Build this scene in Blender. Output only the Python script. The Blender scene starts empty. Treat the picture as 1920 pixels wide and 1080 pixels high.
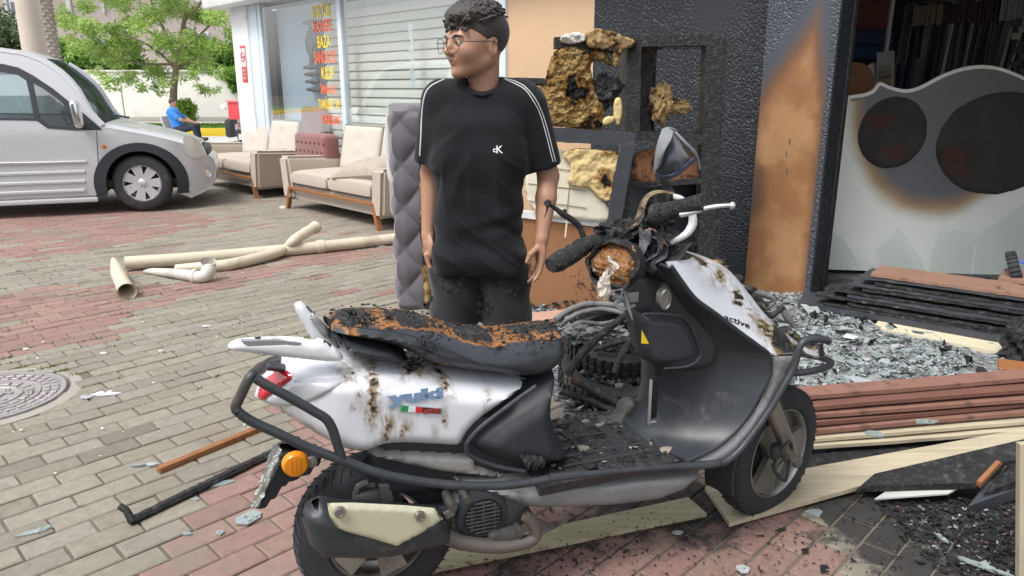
import bpy, bmesh, math, random
import numpy as np
from mathutils import Vector, Matrix, noise, geometry
R=math.radians; rnd=random.Random(7); PI=math.pi
SC=bpy.context.scene; COL=SC.collection
# ---------------- camera, sky, sun, exposure ----------------
FPX=1380.; PITCH=R(15.1); CH=1.40
cd=bpy.data.cameras.new("camera"); cam=bpy.data.objects.new("camera",cd); COL.objects.link(cam)
cam.location=(0,0,CH); cam.rotation_euler=(R(90)-PITCH,0,0)
cd.sensor_width=36; cd.lens=36*FPX/1920; cd.clip_start=.05; cd.clip_end=400; SC.camera=cam
w=bpy.data.worlds.new("World"); SC.world=w; w.use_nodes=True; nt=w.node_tree
sky=nt.nodes.new('ShaderNodeTexSky'); sky.sky_type='NISHITA'; sky.sun_disc=False
SUN_EL,SUN_AZ=R(58),R(225)     # overcast bright sky, soft sun from the rear left
sky.sun_elevation=SUN_EL; sky.sun_rotation=SUN_AZ; sky.air_density=1.0; sky.dust_density=3.0; sky.ozone_density=1.0
hs=nt.nodes.new('ShaderNodeHueSaturation'); hs.inputs['Saturation'].default_value=.22
nt.links.new(sky.outputs[0],hs.inputs['Color']); nt.links.new(hs.outputs[0],nt.nodes['Background'].inputs[0])
nt.nodes['Background'].inputs[1].default_value=.13
sd=bpy.data.lights.new("sun",'SUN'); sun=bpy.data.objects.new("sun",sd); COL.objects.link(sun)
sd.energy=1.3; sd.angle=R(22); sd.color=(1,.96,.9)
sdir=Vector((math.sin(SUN_AZ)*math.cos(SUN_EL),math.cos(SUN_AZ)*math.cos(SUN_EL),math.sin(SUN_EL)))
sun.rotation_euler=(-sdir).to_track_quat('-Z','Y').to_euler()
SC.view_settings.view_transform='Standard'; SC.view_settings.look='None'; SC.view_settings.exposure=1.02; SC.view_settings.gamma=1
SC.cycles.max_bounces=8; SC.cycles.transparent_max_bounces=12; SC.cycles.use_denoising=True
# ---------------- pixel helpers (photo is 1920x1080) ----------------
_c,_s=math.cos(PITCH),math.sin(PITCH)
def ray(px,py):
    a=(px-960)/FPX; b=(540-py)/FPX
    return Vector((a,_c+b*_s,-_s+b*_c))
def gnd(px,py,z=0.):
    r=ray(px,py); t=(z-CH)/r.z; return Vector((r.x*t,r.y*t,z))
def at(px,py,Y):
    r=ray(px,py); t=Y/r.y; return Vector((r.x*t,Y,CH+r.z*t))
def onplane(px,py,p0,n):
    r=ray(px,py); o=Vector((0,0,CH)); t=(Vector(p0)-o).dot(n)/r.dot(n); return o+r*t
# ---------------- materials ----------------
def newmat(name):
    m=bpy.data.materials.new(name); m.use_nodes=True; nt=m.node_tree; b=nt.nodes['Principled BSDF']; return m,nt,b
def rgb(c): return (c[0],c[1],c[2],1) if not isinstance(c,(int,float)) else (c,c,c,1)
def mix(nt,fac,a,b,mode='MIX'):
    n=nt.nodes.new('ShaderNodeMix'); n.data_type='RGBA'; n.blend_type=mode
    for s,v in ((0,fac),(6,a),(7,b)):
        if isinstance(v,bpy.types.NodeSocket): nt.links.new(v,n.inputs[s])
        else: n.inputs[s].default_value=v if s==0 else rgb(v)
    return n.outputs[2]
def mth(nt,op,a,b=0.,c=0.,clamp=False):
    n=nt.nodes.new('ShaderNodeMath'); n.operation=op; n.use_clamp=clamp
    for i,v in enumerate((a,b,c)):
        if isinstance(v,bpy.types.NodeSocket): nt.links.new(v,n.inputs[i])
        else: n.inputs[i].default_value=v
    return n.outputs[0]
def coords(nt,scale=(1,1,1),kind='Object'):
    tc=nt.nodes.new('ShaderNodeTexCoord'); mp=nt.nodes.new('ShaderNodeMapping')
    mp.inputs['Scale'].default_value=scale; nt.links.new(tc.outputs[kind],mp.inputs[0]); return mp.outputs[0]
def noi(nt,vec,scale,detail=4,rough=.6,dist=0.):
    n=nt.nodes.new('ShaderNodeTexNoise'); n.inputs['Scale'].default_value=scale; n.inputs['Detail'].default_value=detail
    n.inputs['Roughness'].default_value=rough; n.inputs['Distortion'].default_value=dist; nt.links.new(vec,n.inputs['Vector']); return n.outputs['Fac']
def ramp(nt,fac,stops):
    n=nt.nodes.new('ShaderNodeValToRGB'); e=n.color_ramp.elements
    while len(e)<len(stops): e.new(.5)
    for i,(p,c) in enumerate(stops): e[i].position=p; e[i].color=rgb(c)
    nt.links.new(fac,n.inputs[0]); return n.outputs[0]
def sstep(nt,x,lo,hi):
    n=nt.nodes.new('ShaderNodeMapRange'); n.interpolation_type='SMOOTHSTEP'
    nt.links.new(x,n.inputs[0]); n.inputs[1].default_value=lo; n.inputs[2].default_value=hi; return n.outputs[0]
def bump(nt,b,h,strength,dist=.01,prev=None):
    n=nt.nodes.new('ShaderNodeBump'); n.inputs['Strength'].default_value=strength; n.inputs['Distance'].default_value=dist
    nt.links.new(h,n.inputs['Height'])
    if prev: nt.links.new(prev,n.inputs['Normal'])
    nt.links.new(n.outputs[0],b.inputs['Normal']); return n.outputs[0]
def M(name,col,rough=.6,metal=0.,var=.18,vs=6.,bs=60.,bp=.15,bd=.004,stretch=(1,1,1),coat=0.,spec=.5,dirt=None,dirtamt=.5,dirts=3.,sheen=0.):
    m,nt,b=newmat(name); v=coords(nt,stretch)
    f=noi(nt,v,vs,5)
    c=mix(nt,f,tuple(x*(1-var) for x in col),tuple(min(1,x*(1+var)) for x in col))
    if dirt is not None:
        d=noi(nt,v,dirts,6,.7,.4); d=sstep(nt,d,.62-.25*dirtamt,.78-.1*dirtamt); c=mix(nt,d,c,dirt)
    nt.links.new(c,b.inputs['Base Color'])
    rr=noi(nt,v,vs*2.3,3); nt.links.new(mth(nt,'MULTIPLY_ADD',rr,.25,rough-.12,True),b.inputs['Roughness'])
    b.inputs['Metallic'].default_value=metal; b.inputs['Coat Weight'].default_value=coat
    b.inputs['Specular IOR Level'].default_value=spec; b.inputs['Sheen Weight'].default_value=sheen
    if bp: bump(nt,b,noi(nt,v,bs,4),bp,bd)
    return m
def char_color(nt,v,s=1.):
    n1=noi(nt,v,35*s,5,.7); return ramp(nt,n1,[(.3,(.006,.006,.007)),(.52,(.018,.018,.02)),(.62,(.05,.05,.052)),(.8,(.16,.155,.15))])
def charmat(name,s=1.,cells=30.,rough=.65,bp=.9,tint=None,amt=.5,cw=.22):
    m,nt,b=newmat(name); v=coords(nt); c=char_color(nt,v,s)
    if tint is not None:
        t=sstep(nt,noi(nt,v,7*s,6,.7,.6),.68-.3*amt,.76-.2*amt); c=mix(nt,t,c,tint)
    nt.links.new(c,b.inputs['Base Color']); b.inputs['Roughness'].default_value=rough
    vo=nt.nodes.new('ShaderNodeTexVoronoi'); vo.feature='DISTANCE_TO_EDGE'; vo.inputs['Scale'].default_value=cells*s
    wv=nt.nodes.new('ShaderNodeVectorMath'); wv.operation='ADD'; nt.links.new(v,wv.inputs[0])
    nn=nt.nodes.new('ShaderNodeTexNoise'); nn.inputs['Scale'].default_value=12*s; nt.links.new(v,nn.inputs['Vector'])
    sc=nt.nodes.new('ShaderNodeVectorMath'); sc.operation='SCALE'; sc.inputs['Scale'].default_value=.03; nt.links.new(nn.outputs['Color'],sc.inputs[0]); nt.links.new(sc.outputs[0],wv.inputs[1])
    nt.links.new(wv.outputs[0],vo.inputs['Vector'])
    h=mth(nt,'MULTIPLY',sstep(nt,vo.outputs['Distance'],0,.16),cw); h=mth(nt,'ADD',h,mth(nt,'MULTIPLY',noi(nt,v,60*s,6,.72),1.1))
    bump(nt,b,h,bp,.006); return m
def burnmat(name,base,scorch=(.25,.13,.05),rough=.35,crough=.7,nscale=14.,namt=.9,metal=0.,coat=0.,var=.06,soot=False,cells=40.,basebump=.05,speck=0.,bright=None,sootcol=(.02,.021,.024),croc=True,spec=.5,smear=0.):
    """base surface -> scorched -> charred, steered by the vertex attribute 'burn' broken up with noise"""
    m,nt,b=newmat(name); v=coords(nt)
    at_=nt.nodes.new('ShaderNodeAttribute'); at_.attribute_name='burn'
    n=noi(nt,v,nscale,7,.68,.3); x=mth(nt,'ADD',at_.outputs['Fac'],mth(nt,'MULTIPLY',mth(nt,'SUBTRACT',n,.5),namt))
    c0=mix(nt,noi(nt,v,5,5),tuple(q*(1-var) for q in base),tuple(min(1,q*(1+var)) for q in base))
    if bright is not None: c0=mix(nt,sstep(nt,noi(nt,v,3,5,.6),.45,.65),c0,bright)
    if smear:
        sv=coords(nt,(1,1,.28)); sm=mth(nt,'MULTIPLY',sstep(nt,noi(nt,sv,38,6,.72,.3),.40,.66),sstep(nt,at_.outputs['Fac'],.02,.45),0,True); c0=mix(nt,mth(nt,'MULTIPLY',sm,smear),c0,tuple(q*.75 for q in scorch))
    if speck:
        sp=sstep(nt,noi(nt,v,70,3,.8),.74-speck*.08,.78-speck*.08); c0=mix(nt,sp,c0,(.03,.03,.03))
    if soot:
        c=mix(nt,sstep(nt,x,.22,.5),c0,scorch); c=mix(nt,sstep(nt,x,.38,.66),c,sootcol)
        k=sstep(nt,x,.62,.9) if croc else sstep(nt,x,5.,6.)
    else:
        c=mix(nt,sstep(nt,x,.36,.52),c0,scorch); c=mix(nt,sstep(nt,x,.5,.56),c,char_color(nt,v)); k=sstep(nt,x,.46,.56)
    nt.links.new(c,b.inputs['Base Color'])
    nt.links.new(mth(nt,'MULTIPLY_ADD',k,crough-rough,rough),b.inputs['Roughness'])
    b.inputs['Metallic'].default_value=metal; b.inputs['Coat Weight'].default_value=coat; b.inputs['Specular IOR Level'].default_value=spec
    vo=nt.nodes.new('ShaderNodeTexVoronoi'); vo.feature='DISTANCE_TO_EDGE'; vo.inputs['Scale'].default_value=cells
    mpv=nt.nodes.new('ShaderNodeVectorMath'); mpv.operation='ADD'; nn=nt.nodes.new('ShaderNodeTexNoise'); nn.inputs['Scale'].default_value=cells*.3; nt.links.new(v,nn.inputs['Vector'])
    s2=nt.nodes.new('ShaderNodeVectorMath'); s2.operation='SCALE'; s2.inputs['Scale'].default_value=1.4/cells; nt.links.new(nn.outputs['Color'],s2.inputs[0]); nt.links.new(v,mpv.inputs[0]); nt.links.new(s2.outputs[0],mpv.inputs[1]); nt.links.new(mpv.outputs[0],vo.inputs['Vector'])
    h=mth(nt,'MULTIPLY',k,mth(nt,'MULTIPLY',sstep(nt,vo.outputs['Distance'],0,.2),1.))
    if not soot: h=mth(nt,'ADD',h,mth(nt,'MULTIPLY',k,noi(nt,v,80,4)))
    h=mth(nt,'ADD',h,mth(nt,'MULTIPLY',noi(nt,v,120,3),basebump)); bump(nt,b,h,.8,.25/cells if soot else .004); return m
def glassmat(name,col=(.8,.9,.9),rough=.05,alpha=.3):
    m,nt,b=newmat(name); out=nt.nodes['Material Output']
    tr=nt.nodes.new('ShaderNodeBsdfTransparent'); tr.inputs[0].default_value=rgb(col)
    b.inputs['Base Color'].default_value=rgb(tuple(c*.5 for c in col)); b.inputs['Roughness'].default_value=rough; b.inputs['Specular IOR Level'].default_value=.8
    gl=nt.nodes.new('ShaderNodeBsdfGlossy'); gl.inputs['Roughness'].default_value=rough
    fr=nt.nodes.new('ShaderNodeFresnel'); fr.inputs[0].default_value=1.5
    mx=nt.nodes.new('ShaderNodeMixShader'); ge=nt.nodes.new('ShaderNodeNewGeometry'); nt.links.new(mth(nt,'MULTIPLY',mth(nt,'MULTIPLY_ADD',fr.outputs[0],1.,alpha*.3,True),mth(nt,'SUBTRACT',1.,ge.outputs['Backfacing'])),mx.inputs[0])
    nt.links.new(tr.outputs[0],mx.inputs[1]); nt.links.new(gl.outputs[0],mx.inputs[2]); nt.links.new(mx.outputs[0],out.inputs['Surface']); return m
# ---------------- mesh tools ----------------
def mesh_obj(name,verts,faces,mat,parent=None,smooth=35,burn=None,loc=None,cols=None,slots=None,matidx=None):
    me=bpy.data.meshes.new(name); me.from_pydata([tuple(v) for v in verts],[],faces); me.validate(); me.update()
    for mm in (slots or [mat]): me.materials.append(mm)
    if matidx is not None and len(me.polygons)==len(matidx): me.polygons.foreach_set('material_index',matidx)
    if smooth is not None:
        me.polygons.foreach_set('use_smooth',[True]*len(me.polygons))
        if smooth<180: me.set_sharp_from_angle(angle=R(smooth))
    if burn is not None:
        a=me.attributes.new('burn','FLOAT','POINT'); a.data.foreach_set('value',[burn(Vector(v)) for v in verts] if callable(burn) else burn)
    if cols is not None and len(me.vertices)==len(cols):
        a=me.attributes.new('tint','FLOAT_COLOR','POINT'); a.data.foreach_set('color',[x for c in cols for x in (c[0],c[1],c[2],1)])
    o=bpy.data.objects.new(name,me); COL.objects.link(o)
    if parent: o.parent=parent
    if loc: o.location=loc
    return o
class MB:
    def __init__(s): s.v=[]; s.f=[]; s.c=[]
    def add(s,vs,fs,mt=None,col=None):
        n=len(s.v); s.v+=[(mt@Vector(v) if mt else Vector(v)) for v in vs]; s.f+=[tuple(i+n for i in f) for f in fs]
        if col is not None: s.c+=[col]*len(vs)
    def bm(s,b,mt=None,col=None):
        b.verts.ensure_lookup_table(); b.verts.index_update()
        s.add([v.co.copy() for v in b.verts],[[v.index for v in f.verts] for f in b.faces],mt,col); b.free()
    def box(s,c,size,bev=.004,rot=None,seg=2,taper=None,col=None):
        b=bmesh.new(); bmesh.ops.create_cube(b,size=1)
        for v in b.verts:
            v.co=Vector((v.co.x*size[0],v.co.y*size[1],v.co.z*size[2]))
            if taper and v.co.z>0: v.co.x*=taper; v.co.y*=taper
        if bev>0: bmesh.ops.bevel(b,geom=b.edges[:],offset=min(bev,min(size)*.49),segments=seg,profile=.5,affect='EDGES')
        mt=Matrix.Translation(Vector(c))
        if rot is not None: mt=mt@(rot.to_4x4() if isinstance(rot,Matrix) else Matrix.Rotation(rot,4,'Z'))
        s.bm(b,mt,col)
    def beam(s,a,b_,wd,ht,bev=.003,roll=0.,col=None):
        a=Vector(a);b_=Vector(b_); d=b_-a; q=d.to_track_quat('X','Z').to_matrix()@Matrix.Rotation(roll,3,'X')
        s.box((a+b_)/2,(d.length,wd,ht),bev,q,col=col)
    def tube(s,pts,rad,seg=12,caps=True,smoothn=0,col=None,flat=1.):
        pts=[Vector(p) for p in pts]; rad=[rad]*len(pts) if isinstance(rad,(int,float)) else list(rad)
        if smoothn: pts,rad=catmull(pts,rad,smoothn)
        n=len(pts); up=Vector((0,0,1)); vs=[];fs=[]
        t0=(pts[1]-pts[0]).normalized(); nrm=t0.cross(up)
        if nrm.length<.05: nrm=t0.cross(Vector((0,1,0)))
        nrm.normalize()
        for i,p in enumerate(pts):
            t=(pts[min(i+1,n-1)]-pts[max(i-1,0)]).normalized(); nrm=(nrm-t*nrm.dot(t)).normalized(); bn=t.cross(nrm)
            for k in range(seg):
                a=2*PI*k/seg; vs.append(p+(nrm*math.cos(a)+bn*math.sin(a)*flat)*rad[i])
        for i in range(n-1):
            for k in range(seg):
                k2=(k+1)%seg; fs.append((i*seg+k,i*seg+k2,(i+1)*seg+k2,(i+1)*seg+k))
        if caps: fs.append(tuple(range(seg))[::-1]); fs.append(tuple((n-1)*seg+k for k in range(seg)))
        s.add(vs,fs,col=col)
    def lathe(s,prof,c=(0,0,0),rot=None,seg=32,close=False):
        # prof: list of (r,h) about local Z
        vs=[];fs=[];n=len(prof)
        for k in range(seg):
            a=2*PI*k/seg
            for r,h in prof: vs.append(Vector((r*math.cos(a),r*math.sin(a),h)))
        for k in range(seg):
            k2=(k+1)%seg
            for i in range(n-1+(1 if close else 0)):
                j=(i+1)%n; fs.append((k*n+i,k2*n+i,k2*n+j,k*n+j))
        mt=Matrix.Translation(Vector(c))@(rot.to_4x4() if rot is not None else Matrix())
        s.add(vs,fs,mt)
    def prism(s,poly,h0,h1,mt=None,bev=0.,col=None):
        b=bmesh.new(); vs=[b.verts.new((p[0],p[1],h0)) for p in poly]; f=b.faces.new(vs)
        r=bmesh.ops.extrude_face_region(b,geom=[f]); 
        for e in r['geom']:
            if isinstance(e,bmesh.types.BMVert): e.co.z=h1
        bmesh.ops.recalc_face_normals(b,faces=b.faces[:])
        if bev: bmesh.ops.bevel(b,geom=[e for e in b.edges if e.calc_face_angle(0)>.6],offset=bev,segments=2,affect='EDGES')
        bmesh.ops.triangulate(b,faces=[f for f in b.faces if len(f.verts)>4])
        s.bm(b,mt,col)
    def build(s,name,mat,parent=None,smooth=35,burn=None,loc=None):
        if loc is not None:
            s.v=[v-Vector(loc) for v in s.v]
        return mesh_obj(name,s.v,s.f,mat,parent,smooth,burn,loc,s.c if s.c else None)
def catmull(pts,rad,n):
    P=[pts[0]]+pts+[pts[-1]]; Q=[rad[0]]+rad+[rad[-1]]; op=[];orr=[]
    for i in range(1,len(P)-2):
        for k in range(n):
            t=k/n; op.append(.5*((2*P[i])+(P[i+1]-P[i-1])*t+(2*P[i-1]-5*P[i]+4*P[i+1]-P[i+2])*t*t+(3*P[i]-P[i-1]-3*P[i+1]+P[i+2])*t**3)); orr.append(Q[i]*(1-t)+Q[i+1]*t)
    op.append(P[-2]); orr.append(Q[-2]); return op,orr
def chaikin(poly,n=2,closed=True,k=.25):
    P=[Vector((p[0],p[1])) for p in poly]
    for _ in range(n):
        Q=[] if closed else [P[0]]
        for i in range(len(P) if closed else len(P)-1):
            a=P[i];b=P[(i+1)%len(P)]; Q+= [a*(1-k)+b*k,a*k+b*(1-k)]
        if not closed: Q.append(P[-1])
        P=Q
    return [(p.x,p.y) for p in P]
def inside(pts,poly):
    x,y=pts[:,0],pts[:,1]; c=np.zeros(len(pts),bool); n=len(poly)
    for i in range(n):
        x0,y0=poly[i];x1,y1=poly[(i+1)%n]
        if y0==y1: continue
        c^=((y0>y)!=(y1>y))&(x<(x1-x0)*(y-y0)/(y1-y0)+x0)
    return c
def pdist(pts,poly):
    d=np.full(len(pts),1e9)
    for i in range(len(poly)):
        a=np.array(poly[i]);b=np.array(poly[(i+1)%len(poly)]); ab=b-a; L=(ab**2).sum()+1e-12
        t=np.clip(((pts-a)@ab)/L,0,1); q=a+t[:,None]*ab; d=np.minimum(d,np.sqrt(((pts-q)**2).sum(1)))
    return d
def cdt(poly,g,holes=()):
    ev=[];ee=[]
    for pl in [poly]+list(holes):
        s0=len(ev)
        for i in range(len(pl)):
            a=Vector(pl[i]);b=Vector(pl[(i+1)%len(pl)]); k=max(1,int(round((b-a).length/g)))
            for j in range(k): ev.append(tuple(a.lerp(b,j/k)))
        ee+=[(i,i+1) for i in range(s0,len(ev)-1)]+[(len(ev)-1,s0)]
    nb=len(ev); A=np.array(poly); x0,y0=A.min(0);x1,y1=A.max(0); G=[];r=0
    y=y0
    while y<=y1:
        x=x0+(g/2 if r%2 else 0)
        while x<=x1: G.append((x,y)); x+=g
        y+=g*.87; r+=1
    G=np.array(G); k=inside(G,poly)
    for h in holes: k&=~inside(G,h)
    G=G[k]
    if len(G):
        d=pdist(G,poly)
        for h in holes: d=np.minimum(d,pdist(G,h))
        G=G[d>g*.45]
    vs=[Vector(v) for v in ev]+[Vector(p) for p in G]
    V,E_,F_,ov,oe,of=geometry.delaunay_2d_cdt(vs,ee,[],0,1e-6)
    V=np.array([tuple(v) for v in V]); C=np.array([V[list(f)].mean(0) for f in F_])
    k=inside(C,poly)
    for h in holes: k&=~inside(C,h)
    F_=[f for f,q in zip(F_,k) if q]
    d=pdist(V,poly)
    for h in holes: d=np.minimum(d,pdist(V,h))
    return V,F_,d
def inflate(poly,W,r,g=.02,y0=0.,power=.5,one=None):
    """closed pillow: outline in local xz, thickness +-W along y with rounding radius r"""
    V,F_,d=cdt(poly,g); vs=[];fs=[]; n=len(V); idx=[None]*n
    for i,(p,dd) in enumerate(zip(V,d)):
        t=min(dd/r,1.); h=(1-(1-t)**2)**power; wv=W(p[0],p[1]) if callable(W) else W; c=y0(p[0],p[1]) if callable(y0) else y0
        vs.append(Vector((p[0],c-wv*h,p[1])))
    m={}
    for i,dd in enumerate(d):
        if dd<1e-6: m[i]=i
        else:
            m[i]=len(vs); p=V[i]; c=y0(p[0],p[1]) if callable(y0) else y0; vs.append(Vector((p[0],2*c-vs[i].y,p[1])))
    for f in F_:
        a=V[f[1]]-V[f[0]]; b=V[f[2]]-V[f[0]]; cw=a[0]*b[1]-a[1]*b[0]
        f1=tuple(f) if cw>0 else tuple(f)[::-1]
        fs.append(f1); fs.append(tuple(m[i] for i in f1)[::-1])
    return vs,fs
def sheet(poly,vf,thick,g=.02,holes=()):
    """curved panel: front at y=vf(x,z), back at +thick, closed rim"""
    V,F_,d=cdt(poly,g,holes); n=len(V)
    vs=[Vector((p[0],vf(p[0],p[1]),p[1])) for p in V]; vs+=[v+Vector((0,thick,0)) for v in vs]; fs=[]; ec={}
    for f in F_:
        a=V[f[1]]-V[f[0]]; b=V[f[2]]-V[f[0]]; f1=tuple(f) if a[0]*b[1]-a[1]*b[0]>0 else tuple(f)[::-1]
        fs.append(f1); fs.append(tuple(i+n for i in f1)[::-1])
        for i in range(3):
            e=(f1[i],f1[(i+1)%3]); ec[e]=1
    for (a,b) in list(ec):
        if (b,a) not in ec: fs.append((b,a,a+n,b+n))
    return vs,fs
def loft(curves,close_u=False):
    n=len(curves[0]); vs=[Vector(p) for c in curves for p in c]; fs=[]
    for i in range(len(curves)-1):
        for k in range(n if close_u else n-1):
            k2=(k+1)%n; fs.append((i*n+k,i*n+k2,(i+1)*n+k2,(i+1)*n+k))
    return vs,fs
def thicken(vs,fs,t):
    """solid shell from an open sheet"""
    b=bmesh.new(); V=[b.verts.new(v) for v in vs]
    for f in fs:
        try: b.faces.new([V[i] for i in f])
        except Exception: pass
    bmesh.ops.recalc_face_normals(b,faces=b.faces[:]); bmesh.ops.solidify(b,geom=b.faces[:],thickness=t); b.verts.index_update()
    r=([v.co.copy() for v in b.verts],[tuple(v.index for v in f.verts) for f in b.faces]); b.free(); return r
# ---------------- implicit surfaces (organic shapes) ----------------
class SDF:
    def __init__(s,lo,hi,h):
        s.lo=np.array(lo,float); s.h=h; s.n=np.ceil((np.array(hi)-s.lo)/h).astype(int)+1; s.f=np.full(s.n,1.,np.float32)
    def win(s,lo,hi):
        a=np.clip(np.floor((np.array(lo)-s.lo)/s.h).astype(int),0,s.n-1); b=np.clip(np.ceil((np.array(hi)-s.lo)/s.h).astype(int)+1,1,s.n)
        sl=tuple(slice(i,j) for i,j in zip(a,b)); ax=[s.lo[i]+s.h*np.arange(a[i],b[i]) for i in range(3)]
        return sl,np.meshgrid(*ax,indexing='ij',sparse=True)
    def op(s,sl,d,k,sub=False):
        a=s.f[sl]
        if sub:
            hh=np.clip(.5-.5*(a+d)/k,0,1); s.f[sl]=a*(1-hh)+(-d)*hh+k*hh*(1-hh)
        else:
            hh=np.clip(.5+.5*(a-d)/k,0,1); s.f[sl]=a*(1-hh)+d*hh-k*hh*(1-hh)
    def cap(s,a,b,ra,rb=None,k=.01,sub=False,sq=(1,1,1)):
        rb=ra if rb is None else rb; a=np.array(a,float);b=np.array(b,float); r=max(ra,rb)+k+.02
        sl,(X,Y,Z)=s.win(np.minimum(a,b)-r*np.array([1/q for q in sq]),np.maximum(a,b)+r*np.array([1/q for q in sq])); ab=b-a; L=(ab**2).sum()+1e-9
        t=np.clip(((X-a[0])*ab[0]+(Y-a[1])*ab[1]+(Z-a[2])*ab[2])/L,0,1)
        d=np.sqrt(((X-a[0]-t*ab[0])*sq[0])**2+((Y-a[1]-t*ab[1])*sq[1])**2+((Z-a[2]-t*ab[2])*sq[2])**2)-(ra+(rb-ra)*t); s.op(sl,d,k,sub)
    def ell(s,c,r,k=.01,sub=False,rot=None):
        c=np.array(c,float); r=np.array(r,float); m=r.max()+k+.02; sl,(X,Y,Z)=s.win(c-m,c+m); X=X-c[0];Y=Y-c[1];Z=Z-c[2]
        if rot is not None:
            q=np.array(rot.to_3x3().transposed() if hasattr(rot,'to_3x3') else rot); X,Y,Z=[q[i][0]*X+q[i][1]*Y+q[i][2]*Z for i in range(3)]
        q=np.sqrt((X/r[0])**2+(Y/r[1])**2+(Z/r[2])**2); g=np.sqrt((X/r[0]**2)**2+(Y/r[1]**2)**2+(Z/r[2]**2)**2)+1e-9
        s.op(sl,q*(q-1)/g,k,sub)
    def box(s,c,hs,r=.01,k=.005,sub=False,rot=None):
        c=np.array(c,float); m=float(np.linalg.norm(hs))+k+.02; sl,(X,Y,Z)=s.win(c-m,c+m); X=X-c[0];Y=Y-c[1];Z=Z-c[2]
        if rot is not None:
            q=np.array(rot.to_3x3().transposed()); X,Y,Z=[q[i][0]*X+q[i][1]*Y+q[i][2]*Z for i in range(3)]
        a=np.abs(X)-hs[0]+r;b=np.abs(Y)-hs[1]+r;cc=np.abs(Z)-hs[2]+r
        d=np.sqrt(np.maximum(a,0)**2+np.maximum(b,0)**2+np.maximum(cc,0)**2)+np.minimum(np.maximum(a,np.maximum(b,cc)),0)-r; s.op(sl,d,k,sub)
    def warp(s,fn):
        ax=[s.lo[i]+s.h*np.arange(s.n[i]) for i in range(3)]; X,Y,Z=np.meshgrid(*ax,indexing='ij',sparse=True); s.f=(s.f+fn(X,Y,Z)).astype(np.float32)
    def mesh(s,smooth=1):
        f=np.pad(s.f,1,constant_values=1.); S=f<0; n=np.array(f.shape)-1
        corner=[f[i:i+n[0],j:j+n[1],k:k+n[2]] for i in(0,1) for j in(0,1) for k in(0,1)]
        cs=sum((c<0).astype(np.int8) for c in corner); act=(cs>0)&(cs<8); idx=np.full(act.shape,-1); ijk=np.argwhere(act); idx[act]=np.arange(len(ijk))
        acc=np.zeros((len(ijk),3));cnt=np.zeros(len(ijk)); cv=np.stack([c[act] for c in corner],1); off=np.array([(i,j,k) for i in(0,1) for j in(0,1) for k in(0,1)],float)
        for a in range(8):
            for b in range(a+1,8):
                if np.abs(off[a]-off[b]).sum()!=1: continue
                m=(cv[:,a]<0)!=(cv[:,b]<0); t=cv[:,a]/(cv[:,a]-cv[:,b]+1e-12); p=off[a]+t[:,None]*(off[b]-off[a]); acc[m]+=p[m]; cnt[m]+=1
        V=(ijk+acc/cnt[:,None]-1)*s.h+s.lo; F=[]
        for ax in range(3):
            sl0=[slice(1,-1)]*3;sl1=[slice(1,-1)]*3; sl0[ax]=slice(0,-1);sl1[ax]=slice(1,None)
            A=S[tuple(sl0)];B=S[tuple(sl1)]; e=np.argwhere(A!=B); 
            if not len(e): continue
            fl=A[tuple(e.T)]; base=e.copy()
            for q in range(3):
                if q!=ax: base[:,q]+=1
            o1,o2=(ax+1)%3,(ax+2)%3; q=[]
            for d1,d2 in((0,0),(-1,0),(-1,-1),(0,-1)):
                c=base.copy(); c[:,o1]+=d1; c[:,o2]+=d2; q.append(idx[tuple(c.T)])
            q=np.stack(q,1); q[~fl]=q[~fl][:,::-1]; F.append(q)
        F=np.concatenate(F); F=F[(F>=0).all(1)]
        for _ in range(smooth):
            acc=np.zeros_like(V);cn=np.zeros(len(V))
            for a,b in((0,1),(1,2),(2,3),(3,0)):
                np.add.at(acc,F[:,a],V[F[:,b]]);np.add.at(acc,F[:,b],V[F[:,a]]);np.add.at(cn,F[:,a],1);np.add.at(cn,F[:,b],1)
            V=V*.5+.5*acc/np.maximum(cn,1)[:,None]
        return [Vector(v) for v in V],[tuple(int(i) for i in f) for f in F]
def lump(name,c,r,mat,parent=None,n=3,amp=.35,fr=2.5,seed=0,squash=(1,1,1),smooth=None,burn=None):
    b=bmesh.new(); bmesh.ops.create_icosphere(b,subdivisions=n,radius=1); o=Vector((seed*7.3,seed*3.1,seed))
    for v in b.verts:
        q=v.co.copy(); k=1+amp*noise.noise(q*fr+o)+amp*.6*noise.noise(q*fr*2.7+o)+amp*.3*noise.noise(q*fr*6+o); v.co=Vector((q.x*squash[0],q.y*squash[1],q.z*squash[2]))*k*r
    mb=MB(); mb.bm(b,Matrix.Translation(Vector(c))); 
    return mb.build(name,mat,parent,smooth,burn) if name else mb
def nth(i):
    return ['first','second','third','fourth','fifth','sixth','seventh','eighth','ninth','tenth','eleventh','twelfth','thirteenth','fourteenth','fifteenth','sixteenth','seventeenth','eighteenth','nineteenth','twentieth'][i] if i<20 else ('twenty','thirty','forty')[i//10-2 if i%10!=9 else i//10-2]+'-'+['first','second','third','fourth','fifth','sixth','seventh','eighth','ninth','tenth'][i%10]
def tag(o,label=None,cat=None,group=None,kind=None):
    if label: o['label']=label
    if cat: o['category']=cat
    if group: o['group']=group
    if kind: o['kind']=kind
    return o
def empty(name,loc,rz=0.,label=None,cat=None,group=None):
    o=bpy.data.objects.new(name,None); o.empty_display_size=.1; COL.objects.link(o); o.location=loc; o.rotation_euler=(0,0,rz); return tag(o,label,cat,group)
def copy_tree(o,parent=None):
    c=o.copy(); COL.objects.link(c); c.parent=parent
    for ch in list(o.children): copy_tree(ch,c)
    return c
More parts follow.
